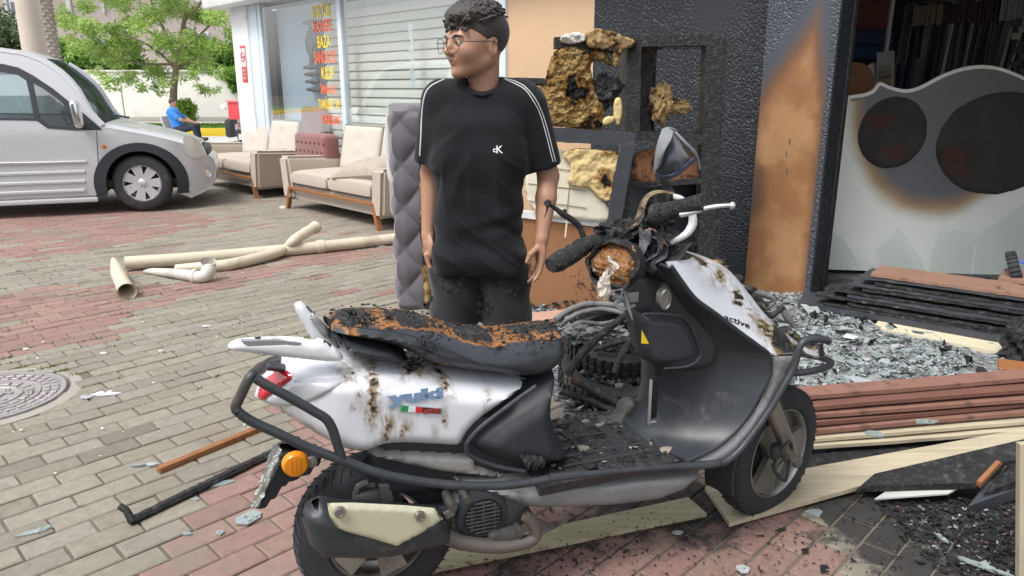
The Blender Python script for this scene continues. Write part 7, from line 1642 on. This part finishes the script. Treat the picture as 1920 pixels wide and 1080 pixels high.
# pale plank under the front wheel
PL=[gnd(1362,985,.008),gnd(1322,912,.008)]; PR=[gnd(1990,800,.045),gnd(1960,795,.045)]
def quadboard(name,c4,th,mat,label,cat,nu=24,nv=4,burn=None):
    a,b_,c,d=[Vector(q) for q in c4]; root=(a+b_+c+d)/4; vs=[]
    for i in range(nu+1):
        t=i/nu
        for k in range(nv+1): u=k/nv; vs.append(a.lerp(b_,t).lerp(d.lerp(c,t),u)-root)
    fs=[(i*(nv+1)+k,(i+1)*(nv+1)+k,(i+1)*(nv+1)+k+1,i*(nv+1)+k+1) for i in range(nu) for k in range(nv)]
    n=len(vs); vs2=vs+[v-Vector((0,0,th)) for v in vs]; f2=fs+[tuple(q+n for q in f[::-1]) for f in fs]; w_=nv+1
    for i in range(nu): f2.append((i*w_,i*w_+n,(i+1)*w_+n,(i+1)*w_)); f2.append((i*w_+nv,(i+1)*w_+nv,(i+1)*w_+nv+n,i*w_+nv+n))
    for k in range(nv): f2.append((k,k+1,k+1+n,k+n)); a_=nu*w_+k; f2.append((a_+1,a_,a_+n,a_+1+n))
    o=mesh_obj(name,vs2,f2,mat,None,30,burn=burn); o.location=root; return tag(o,label,cat)
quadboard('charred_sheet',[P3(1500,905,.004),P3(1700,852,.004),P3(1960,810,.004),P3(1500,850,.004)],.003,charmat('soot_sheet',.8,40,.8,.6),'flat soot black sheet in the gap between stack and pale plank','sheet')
m_edgeb=M('brown_edge',(.10,.05,.03),.8)
quadboard('wood_plank',[P3(1368,980,.022),P3(1940,819,.060),P3(1940,800,.060),P3(1322,912,.022)],.016,m_ash,'wide pale wood grain plank lying under the front wheel of the scooter','plank')
quadboard('speckled_plank',[P3(818,1066,.020),P3(1325,962,.020),P3(1290,932,.020),P3(800,1038,.020)],.014,m_ash2,'narrow soot speckled plank lying beneath the scooter body','plank')
# charred boards at the lower right
m_cb2=charmat('char_board_flat',.9,60,.8,.7); m_wht=burnmat('white_laminate_edge',(.50,.50,.48),scorch=(.2,.12,.07),nscale=14,namt=.8,rough=.4)
quadboard('charred_board',[P3(1605,918,.05),P3(1905,862,.09),P3(1925,822,.12),P3(1640,888,.06)],.016,m_cb2,'flat black charred board below the pale plank at the right edge','board')
quadboard('charred_board',[P3(1640,935,.03),P3(1778,925,.05),P3(1880,868,.11),P3(1700,895,.05)],.006,m_wht,'white laminate sheet with charred edge under the black board','sheet',burn=lambda v:.3+.4*nz(v,9))
b_o=quadboard('charred_board',[P3(1625,912,.055),P3(1832,905,.09),P3(1868,868,.115),P3(1660,893,.06)],.022,m_cb2,'charred black board with a cut brown end pointing to the right edge','board')
B=MB(); a=P3(1835,908,.088);b_=P3(1872,869,.113); B.beam(a,b_,.016,.024,.002); o=B.build('cut_end',M('cut_brown',(.28,.12,.05),.8)); o.location=-b_o.location; o.parent=b_o
quadboard('charred_log',[P3(1815,950,.03),P3(1935,905,.07),P3(1940,875,.10),P3(1850,905,.07)],.045,m_charb,'chunky burnt timber lying lowest beside the upright pale board','timber')
quadboard('charred_log',[P3(1845,925,.06),P3(1960,880,.12),P3(1960,850,.14),P3(1870,890,.08)],.04,m_charw,'ridged burnt timber above the chunky one at the right edge','timber')
B=MB(); q4=[at(1913,834,1.86),at(1911,1085,1.86),at(2100,1085,1.86),at(2100,820,1.86)]; B.add(q4+[v+Vector((0,.018,0)) for v in q4],[(0,1,2,3),(7,6,5,4),(0,4,5,1),(1,5,6,2),(2,6,7,3),(3,7,4,0)]); o=B.build('upright_board',m_ash); tag(o,'pale board standing upright at the lower right edge','board')
# burnt stack of boards by the threshold
C0=gnd(1490,585);C1=gnd(2000,672); dc=(C1-C0).normalized(); bc=Vector((-dc.y,dc.x,0)); z=.065
m_top=burnmat('brown_scorched_board',(.27,.155,.11),scorch=(.14,.08,.05),nscale=9,namt=1.1,rough=.8,var=.2)
m_crm=burnmat('cream_scorched_board',(.60,.55,.40),scorch=(.3,.2,.1),nscale=7,namt=.9,rough=.7)
m_ashy=charmat('ashy_char',1.2,50,.8,.9,tint=(.34,.34,.34),amt=.28)
for i in range(2,12):
    th_=(.022,.045,.012,.016,.012,.018,.012,.014,.012,.016,.012,.018)[i]
    s0=(.42,.0,.12,.22,.08,.2,.14,.26,.2,.3,.24,.28)[i]; s1=(.93,.86,1.,1.,.97,1.,1.,1.,1.,1.,1.,1.)[i]
    mt_=[m_crm,m_charb,m_ashy,m_charw,m_ashy,m_charb,m_charw,m_ashy,m_charb,m_charw,m_charb,m_top][i]
    lb=['cream board scorched at its ends at the bottom of the burnt stack','thick black board low in the burnt stack by the doorway']
    lb=lb[i] if i<2 else ('brown scorched board on top of the burnt stack' if i==11 else 'thin charred board, '+nth(i)+' from the bottom of the burnt stack by the doorway')
    L=(C1-C0)
    board('burnt_board',C0+L*s0+bc*(.012*i+.02*nz((i,1,1))),C0+L*s1+bc*(.01*i),bc,.40-.01*i,th_,z+.002,z+.002+.01*nz((i,5,2)),mt_,lb,'board','burnt boards stacked by the doorway',burn=(lambda v:.30+.5*ss(abs(v.x),.45,.75)) if i in(0,11) else None,seed=i*2.1,jag=.022 if i not in(0,) else .006,warp=.006*((i*5)%3-1)); z+=th_+.009
tag(lump('burnt_cloth_heap',gnd(1925,690)+Vector((.06,.05,.10)),.15,charmat('cloth_char',1.3,40,.85,1.,tint=(.12,.1,.09),amt=.5),None,4,.5,2.6,12,(1.,1.,.9)),'dark burnt cloth heap at the right edge beside the stack','cloth')
quadboard('brown_block',[P3(1872,690,.04),P3(1935,700,.04),P3(1935,680,.06),P3(1872,672,.06)],.03,m_bw,'short red brown wooden block near the right edge','block')
quadboard('burnt_board',[P3(1638,613,.032),P3(1912,668,.032),P3(1925,640,.034),P3(1655,590,.034)],.028,m_crm,'cream board scorched at its ends at the bottom of the burnt stack','board',burn=lambda v:.22+.5*ss(abs(v.x),.30,.55))
quadboard('burnt_board',[P3(1497,566,.064),P3(1885,634,.066),P3(1900,610,.066),P3(1510,545,.064)],.030,m_charb,'thick black board low in the burnt stack by the doorway','board')
# toy tyre on a brown board at right edge
kb=quadboard('brown_board',[at(1872,520,4.3),at(1990,538,4.0),at(1990,512,4.2),at(1885,503,4.5)],.02,m_top,'brown scorched board at the right edge carrying a small tyre','board',burn=lambda v:.3+.3*nz(v,6))
ty=empty('small_tyre',at(1903,508,4.35),R(60),'small knobbly black tyre leaning at the right edge','tyre')
B=MB(); B.lathe([(.07,-.025),(.11,-.03),(.118,0),(.11,.03),(.07,.025)],(0,0,0),Matrix.Rotation(R(70),3,'X'),30,True)
for k in range(26): a=2*PI*k/26; B.box(Matrix.Rotation(R(70),3,'X')@Vector((.117*math.cos(a),.117*math.sin(a),0)),(.012,.014,.05),.002,Matrix.Rotation(R(70),3,'X')@Matrix.Rotation(a,3,'Z'),1)
B.build('tread',m_tyS,ty)
B=MB(); B.tube([at(1898,494,4.3),at(1912,492,4.28),at(1935,490,4.25)],.007,8); tag(B.build('blue_cord',M('blue_plastic',(.02,.10,.60),.4,bp=0)),'bright blue plastic cord over the small tyre','cord')
# ---- shard fields
m_sh=M('glass_shard',(.27,.32,.32),.25,vs=30,var=.25,bp=0,spec=1.,coat=.3); m_sh2=M('ashy_shard',(.38,.40,.42),.7,vs=30,var=.3,bp=.3); m_blkf=M('char_flake',(.016,.016,.018),.6,vs=30,var=.5,bp=.4,bs=200)
m_grey=M('grey_crumb',(.15,.155,.17),.8,var=.5,vs=20)
def shard_v(c,s,g,tilt=.25,th=None,n=None,elong=1.):
    n=n or g.randint(3,6); an=sorted(g.uniform(0,2*PI) for _ in range(n)); el=g.uniform(.45,1)*elong; ro_=g.uniform(0,PI); q=(Matrix.Rotation(ro_,3,'Z')@Matrix.Rotation(g.gauss(0,tilt),3,'X')@Matrix.Rotation(g.gauss(0,tilt),3,'Y')); th=th or s*.12
    top=[c+q@Vector((math.cos(a)*s,math.sin(a)*s*el,0)) for a in an]; up=q@Vector((0,0,th)); n=len(top)
    return top+[v+up for v in top],[tuple(range(n))[::-1],tuple(range(n,2*n))]+[(i,(i+1)%n,n+(i+1)%n,n+i) for i in range(n)]
def inpoly(L): return np.array([tuple(gnd(*p).xy) for p in L])
def scatter(name,L,n,mats_sizes,label,cat,zf,seed,tilt=.25,dens=None):
    poly=[tuple(p) for p in inpoly(L)]; A=np.array(poly); lo,hi=A.min(0),A.max(0); g=random.Random(seed); out=[]
    Bs=[MB() for _ in mats_sizes]; k=0
    while k<n:
        x,y=g.uniform(lo[0],hi[0]),g.uniform(lo[1],hi[1])
        if not inside(np.array([[x,y]]),poly)[0]: continue
        if dens and g.random()>dens(x,y): k+=.2; continue
        j=g.choices(range(len(mats_sizes)),[m_[2] for m_ in mats_sizes])[0]; s=g.uniform(.35,1.)**1.5*mats_sizes[j][1]; v_,f_=shard_v(Vector((x,y,zf(x,y)+g.uniform(0,.01))),s,g,tilt); Bs[j].add(v_,f_); k+=1
    vs=[];fs=[];mi=[]
    for j,B in enumerate(Bs):
        o0=len(vs); vs+=B.v; fs+=[tuple(i+o0 for i in f) for f in B.f]; mi+=[j]*len(B.f)
    me=bpy.data.meshes.new(name); me.from_pydata([tuple(v) for v in vs],[],fs); [me.materials.append(m_[0]) for m_ in mats_sizes]; me.polygons.foreach_set('material_index',mi); me.update()
    o=bpy.data.objects.new(name,me); COL.objects.link(o); return tag(o,label,cat,kind='stuff')
GF=[(1380,590),(1470,540),(1560,560),(1700,600),(1960,690),(1960,760),(1500,790),(1440,770),(1400,700)]
def ashz(x,y): return .012+.03*max(0,noise.noise(Vector((x*3,y*3,1))))+.012*noise.noise(Vector((x*11,y*11,4)))
b=bmesh.new(); bmesh.ops.create_grid(b,x_segments=130,y_segments=130,size=1); 
for v in b.verts:
    x=1.75+v.co.x*2.2; y=4.1+v.co.y*1.7; q=1-max(abs(v.co.x),abs(v.co.y)); v.co=Vector((x,y,-.02+min(1,q*6)*(.02)+ashz(x,y)*min(1,q*5)))
B=MB(); B.bm(b)
m_ashf,nt,b=newmat('ash_and_soot'); v=coords(nt); n1=noi(nt,v,3.2,7,.7,.4); n2=noi(nt,v,42,5,.75); nn=mth(nt,'ADD',mth(nt,'MULTIPLY',n1,.55),mth(nt,'MULTIPLY',n2,.45)); nt.links.new(ramp(nt,nn,[(.34,(.02,.02,.021)),(.44,(.06,.06,.065)),(.50,(.24,.25,.26)),(.60,(.52,.54,.56))]),b.inputs['Base Color']); b.inputs['Roughness'].default_value=.9; bump(nt,b,n2,1.,.02)
# keep only the part of the heap inside an irregular outline
OUT=[tuple(p) for p in inpoly([(960,560),(1000,520),(1150,545),(1400,520),(1560,560),(1720,605),(2000,690),(2000,770),(1480,800),(1300,800),(1060,800),(1010,700)])]
P_in=inside(np.array([(q.x,q.y) for q in B.v]),OUT)
B.f=[f for f in B.f if all(P_in[i] for i in f)]; B.v=[Vector((q.x,q.y,q.z)) for q in B.v]
tag(B.build('ash_heap',m_ashf,None,60),'bed of grey ash and soot spread in front of the burnt shop','ash',kind='stuff')
scatter('broken_glass',GF,15000,[(m_sh,.034,1.6),(m_sh2,.015,6),(m_grey,.014,3),(m_blkf,.017,.8)],'broken window glass strewn over the ash','broken glass',lambda x,y:ashz(x,y)+.004,3,.28,dens=lambda x,y:1. if noise.noise(Vector((x*2.3,y*2.3,5)))+.6*noise.noise(Vector((x*6,y*6,5)))>-.12 else .06)
scatter('broken_glass_large',[(1400,560),(1540,575),(1700,620),(1780,640),(1700,730),(1500,760),(1440,650)],70,[(m_sh,.07,3),(m_sh2,.06,2)],'larger glass pieces lying on the ash','broken glass',lambda x,y:ashz(x,y)+.012,8,.2)
scatter('char_chunks',[(1400,570),(1540,575),(1800,660),(1860,740),(1500,770),(1440,650)],160,[(m_blkf,.04,3),(m_grey,.04,1)],'black char chunks among the broken glass','char',lambda x,y:ashz(x,y)+.015,28,.9)
scatter('charred_rubble',[(1000,560),(1060,535),(1240,560),(1400,530),(1420,640),(1330,800),(1060,800),(1030,650)],2600,[(m_blkf,.04,5),(m_grey,.03,3),(m_sh2,.03,1.5)],'charred rubble and cinders behind the scooter','rubble',lambda x,y:ashz(x,y)+.006,4,.6)
scatter('cinders',[(975,560),(990,530),(1040,545),(1080,585),(980,590)],700,[(m_blkf,.035,5),(m_grey,.022,3),(m_sh,.02,1)],'heap of cinders beside the chipboard panel','cinders',lambda x,y:.02+.05*max(0,noise.noise(Vector((x*6,y*6,2)))+.4),6,.7)
scatter('char_flakes',[(820,1120),(900,1040),(1100,985),(1330,930),(1520,940),(1640,930),(1720,960),(1920,960),(1930,1110),(1500,1120)],1500,[(m_blkf,.0075,8),(m_blkf,.022,.35),(m_grey,.006,2)],'black flakes of char scattered over the paving','char flakes',lambda x,y:.002,5,.15,dens=lambda x,y:.35+.65*max(0,noise.noise(Vector((x*3,y*3,0)))+.4))
scatter('burnt_litter',[(1640,945),(1740,935),(1920,930),(1925,1090),(1760,1075),(1690,1010)],1500,[(m_blkf,.016,6),(m_grey,.010,1.),(m_sh,.012,.35),(m_mdfe,.010,.2)],'burnt litter and glass below the charred boards','litter',lambda x,y:.004+.02*max(0,noise.noise(Vector((x*7,y*7,0)))),9,.25)
scatter('char_crumbs',[(560,1100),(700,960),(1300,905),(1360,960),(1250,1050),(900,1110)],900,[(m_blkf,.010,8),(m_grey,.006,1)],'fine black crumbs under the scooter','char crumbs',lambda x,y:.002,15,.15)
scatter('glass_crumbs',[(30,620),(200,540),(500,490),(740,470),(745,560),(560,640),(520,800),(300,900),(60,1000),(0,800)],230,[(m_white,.010,3),(m_sh,.012,1)],'tiny white and clear glass crumbs sprinkled over the pavers','glass crumbs',lambda x,y:.002,17,.1)
scatter('glass_crumbs_on_boards',[(1560,790),(1900,745),(1900,775),(1560,815)],50,[(m_sh,.022,2),(m_grey,.01,3)],'glass crumbs on the reddish boards','glass crumbs',lambda x,y:.155,18,.1)
# single shards one can point to
def one_shard(px,py,s,label,z=.002,el=.5,rot=0.,mat=None,n=6,group=None,seed=1):
    g=random.Random(seed); c=gnd(px,py,z); an=[2*PI*(i+g.uniform(-.25,.25))/n for i in range(n)]; q=Matrix.Rotation(rot,3,'Z'); B=MB()
    top=[q@Vector((math.cos(a)*s*g.uniform(.75,1.15),math.sin(a)*s*el*g.uniform(.7,1.2),0)) for a in an]; B.add(top+[v+Vector((0,0,.006)) for v in top],[tuple(range(n))[::-1],tuple(range(n,2*n))]+[(i,(i+1)%n,n+(i+1)%n,n+i) for i in range(n)])
    for k in range(3): v_,f_=shard_v(Vector((g.uniform(-s,s)*.5,g.uniform(-s,s)*el*.5,.006)),s*.3,g,.15); B.add([q@v for v in v_],f_)
    o=B.build('glass_shard',mat or m_sh,None,None); o.location=c; return tag(o,label,'glass shard',group or 'glass shards lying on the pavers')
g0='glass shards lying on the pavers'
one_shard(163,745,.032,'rounded pale glass shard right beside the manhole cover',el=.7,mat=m_sh2); one_shard(197,740,.075,'long white glass sliver next to the manhole cover',el=.2,rot=R(8),mat=m_white,seed=2)
one_shard(70,997,.058,'long glass splinter lying alone in the lower left corner',el=.25,rot=R(35),seed=3); one_shard(410,908,.052,'flat glass shard touching the charred stick',el=.35,rot=R(20),seed=4)
one_shard(468,972,.055,'largest pale green shard below the crumpled plate',el=.75,rot=R(40),seed=5); one_shard(366,938,.018,'small shard just below the charred stick',seed=6); one_shard(412,1000,.018,'small shard below and left of the largest green one',el=.8,seed=7); one_shard(350,1002,.018,'small clear shard left of another below the stick',seed=8)
one_shard(259,873,.028,'clear shard left of the tip of the brown strip',el=.4,rot=R(10),seed=9); one_shard(286,872,.025,'clear shard touching the tip of the brown strip',el=.5,seed=10,mat=m_sh2)
one_shard(194,663,.024,'white chip on the pavers above the manhole',mat=m_white,seed=11); one_shard(49,655,.022,'white chip nearest the left edge above the manhole',mat=m_white,seed=12); one_shard(302,659,.016,'small white chip between manhole and grab rail',mat=m_white,seed=13); one_shard(387,612,.034,'thin white sliver far left of the grab rail',el=.25,mat=m_white,seed=14)
one_shard(1526,963,.030,'clear glass shard right of the front tyre',el=.7,seed=15); one_shard(1272,1000,.020,'pale crumpled glass bit on the red pavers',mat=m_sh2,seed=16); one_shard(1392,1068,.022,'crushed glass crumbs at the bottom edge on red pavers',mat=m_sh2,seed=17,el=.9); one_shard(715,462,.06,'glass shard by the foot of the upended sofa',el=.6,rot=R(-30),seed=18)
one_shard(1640,815,.045,'green glass shard propped on the edge of the reddish boards',z=.115,el=.7,rot=R(-20),seed=19); one_shard(1735,792,.05,'flat glass shard on top of the reddish boards',z=.15,el=.4,seed=20); one_shard(1595,632,.05,'white square glass chip in the rubble',z=.05,el=.9,mat=m_white,seed=21,n=4); one_shard(1765,1010,.03,'green glass strip in the litter at the lower right',z=.01,el=.3,rot=R(100),seed=22); one_shard(1840,1062,.09,'long glass splinter in the lower right corner',z=.01,el=.15,rot=R(-40),seed=23)
# ================= BURNT MOTORBIKE BEHIND THE SCOOTER =================
bm_=empty('burnt_motorbike',gnd(1150,745),0,'burnt out motorbike wreck with knobbly tyres lying behind the scooter','motorbike'); bo=bm_.location.copy()
m_ctyre=M('charred_tyre',(.022,.022,.024),.7,vs=20,bs=100,bp=.6,var=.5,dirt=(.10,.10,.10),dirtamt=.3,dirts=9); m_ash3=M('ashen_metal',(.17,.17,.17),.8,.1,vs=12,bs=60,bp=.8,var=.5,dirt=(.05,.05,.05),dirtamt=.6,dirts=9)
def lying(name,c,Rr,wd,tilt,az):
    q=Matrix.Rotation(az,3,'Z')@Matrix.Rotation(tilt,3,'X'); B=MB(); B.lathe([(Rr*.72,-wd*.45),(Rr*.9,-wd*.5),(Rr*.98,-wd*.38),(Rr,0),(Rr*.98,wd*.38),(Rr*.9,wd*.5),(Rr*.72,wd*.45)],c,q,50,True)
    for k in range(40):
        a=2*PI*k/40
        for j in(-1,1): B.box(c+q@Vector((math.cos(a)*Rr*1.01,math.sin(a)*Rr*1.01,j*wd*.23)),(.009,2*PI*Rr/40*.55,wd*.38),.003,q@Matrix.Rotation(a+.04*j,3,'Z'),1)
    return B.build(name,m_ctyre,bm_,40)
def bl(px,py,Y): return at(px,py,Y)-bo
lying('tyre',bl(1160,640,3.35),.245,.11,R(14),0); lying('tyre',bl(1150,705,3.25),.255,.10,R(8),R(20))
def bar(L,r_,mat=None,n=3,nm='frame_tube'):
    B=MB(); P_=[bl(*p) for p in L]; P_,_=catmull(P_,[0]*len(P_),n*2); B.tube([p+Vector((0,0,.003*nz(p,30))) for p in P_],[r_*(1+.25*nz(p,25)) for p in P_],9); return B.build(nm,mat or m_charw,bm_,50)
bar([(1180,585,3.0),(1130,625,2.95),(1090,665,2.9),(1066,700,2.85)],.017); bar([(1188,632,3.05),(1165,665,3.0),(1152,700,2.95)],.016); bar([(1175,600,3.1),(1205,640,3.1),(1225,690,3.1)],.015)
bar([(1115,655,3.15),(1160,642,3.1),(1190,638,3.1)],.012); bar([(1050,612,3.4),(1080,590,3.45),(1130,580,3.5),(1180,592,3.45),(1205,610,3.4)],.012,m_ash3); bar([(1042,600,3.5),(1075,578,3.55),(1120,570,3.6),(1190,578,3.6)],.016,m_ash3); bar([(1060,622,3.3),(1085,606,3.3),(1130,606,3.3),(1160,600,3.3)],.010,m_ash3)
bar([(1060,706,3.0),(1120,735,2.95),(1180,765,2.9),(1215,775,2.9)],.018); bar([(1055,735,3.0),(1110,752,2.95),(1160,775,2.9)],.014)
lump('engine_lump',bl(1085,628,3.25),.065,m_ash3,bm_,4,.5,3,31,(1.1,.8,.7)); lump('engine_lump',bl(1140,622,3.3),.06,m_ash3,bm_,4,.5,3,35,(1.3,.8,.6)); lump('engine_lump',bl(1165,650,3.2),.05,charmat('lump_char',1.3,60),bm_,4,.5,3,36,(1.6,.8,.7)); lump('engine_lump',bl(1200,660,3.2),.06,charmat('lump_char2',1.3,60),bm_,4,.5,3,38,(1.2,.8,1.))
B=MB()
for k in range(5): p=bl(1061+k*7,712+k*3,2.98); B.box(p,(.012,.012,.035),.003)
B.build('tread_blocks',M('grey_tread',(.20,.20,.19),.8),bm_)
# second wreck: tubes and chain behind the leg shield
w2=empty('burnt_scrap',gnd(1410,600),0,'tangle of ashy tubes and charred scrap behind the front shell of the scooter','scrap'); wo=w2.location.copy()
for k,L in enumerate((((1365,530),(1400,545),(1450,560),(1440,575),(1400,580)),((1375,548),(1410,562),(1440,572)),((1460,570),(1480,600),(1502,632)),((1368,560),(1400,575),(1425,595)),((1380,535),(1420,548),(1445,556)),((1420,600),(1450,590),(1470,575)))):
    B=MB(); P_=[at(x,y,4.35-.1*k)-wo for x,y in L]; P_,_=catmull(P_,[0]*len(P_),5); B.tube(P_,[(.022 if k==2 else .016)*(1+.2*nz(p,20)) for p in P_],9); B.build('scrap_tube',m_ash3 if k in(0,2,4) else m_charw,w2,50)
lump('scrap_lump',at(1385,560,4.3)-wo,.10,charmat('scrap_char',1.2,50,tint=(.2,.2,.2),amt=.4),w2,4,.6,3,50,(1.4,1,.7))
B=MB(); B.tube([at(1440,636,2.9),at(1490,640,2.95),at(1510,645,3.0)],.012,8); tag(B.build('brown_stick',m_bw),'short brown stick behind the nose of the scooter','stick')
# pinkish board and charred pieces next to the young man
quadboard('pink_board',[gnd(975,606,.05),gnd(1050,596,.05),gnd(1060,580,.06),gnd(980,588,.06)],.02,M('pinkish_board',(.45,.27,.20),.8,var=.15),'pinkish board end lying between the young man and the wreck','board')
# burnt boot on the floorboard
bt=SO+sx_*S(1130,810,-.10).x+sy_*.10; boo=empty('burnt_boot',Vector((bt.x,bt.y,S(1130,830,-.10).z)),SA,'crumpled burnt black boot lying on the floorboard of the scooter','boot')
D=SDF((-.20,-.10,-.03),(.24,.12,.18),.005); D.cap((-.13,0,.035),(.08,0,.045),.035,.045,.02,sq=(1,.9,1)); D.cap((.08,0,.045),(.115,.0,.10),.045,.040,.02); D.cap((.09,0,.10),(.14,.01,.06),.035,.03,.02); D.box((-.02,0,.005),(.14,.042,.010),.008,.008)
D.warp(lambda X,Y,Z:.005*np.sin(X*70+Y*30+Z*40)+.004*np.sin(X*120-Z*90)); vs,fs=D.mesh(1); mesh_obj('boot_upper',vs,fs,M('burnt_leather',(.055,.053,.052),.55,vs=15,bs=90,bp=.8,var=.5,dirt=(.16,.15,.14),dirtamt=.4,dirts=12),boo,180)
B=MB(); B.tube([(-.06,-.05,.05),(0,-.055,.075),(.05,-.055,.07),(.09,-.05,.10)],.0035,6,smoothn=4); B.tube([(-.02,-.05,.03),(.04,-.055,.04),(.10,-.05,.06)],.003,6,smoothn=4); B.build('boot_seam',M('seam_grey',(.14,.14,.14),.6),boo)
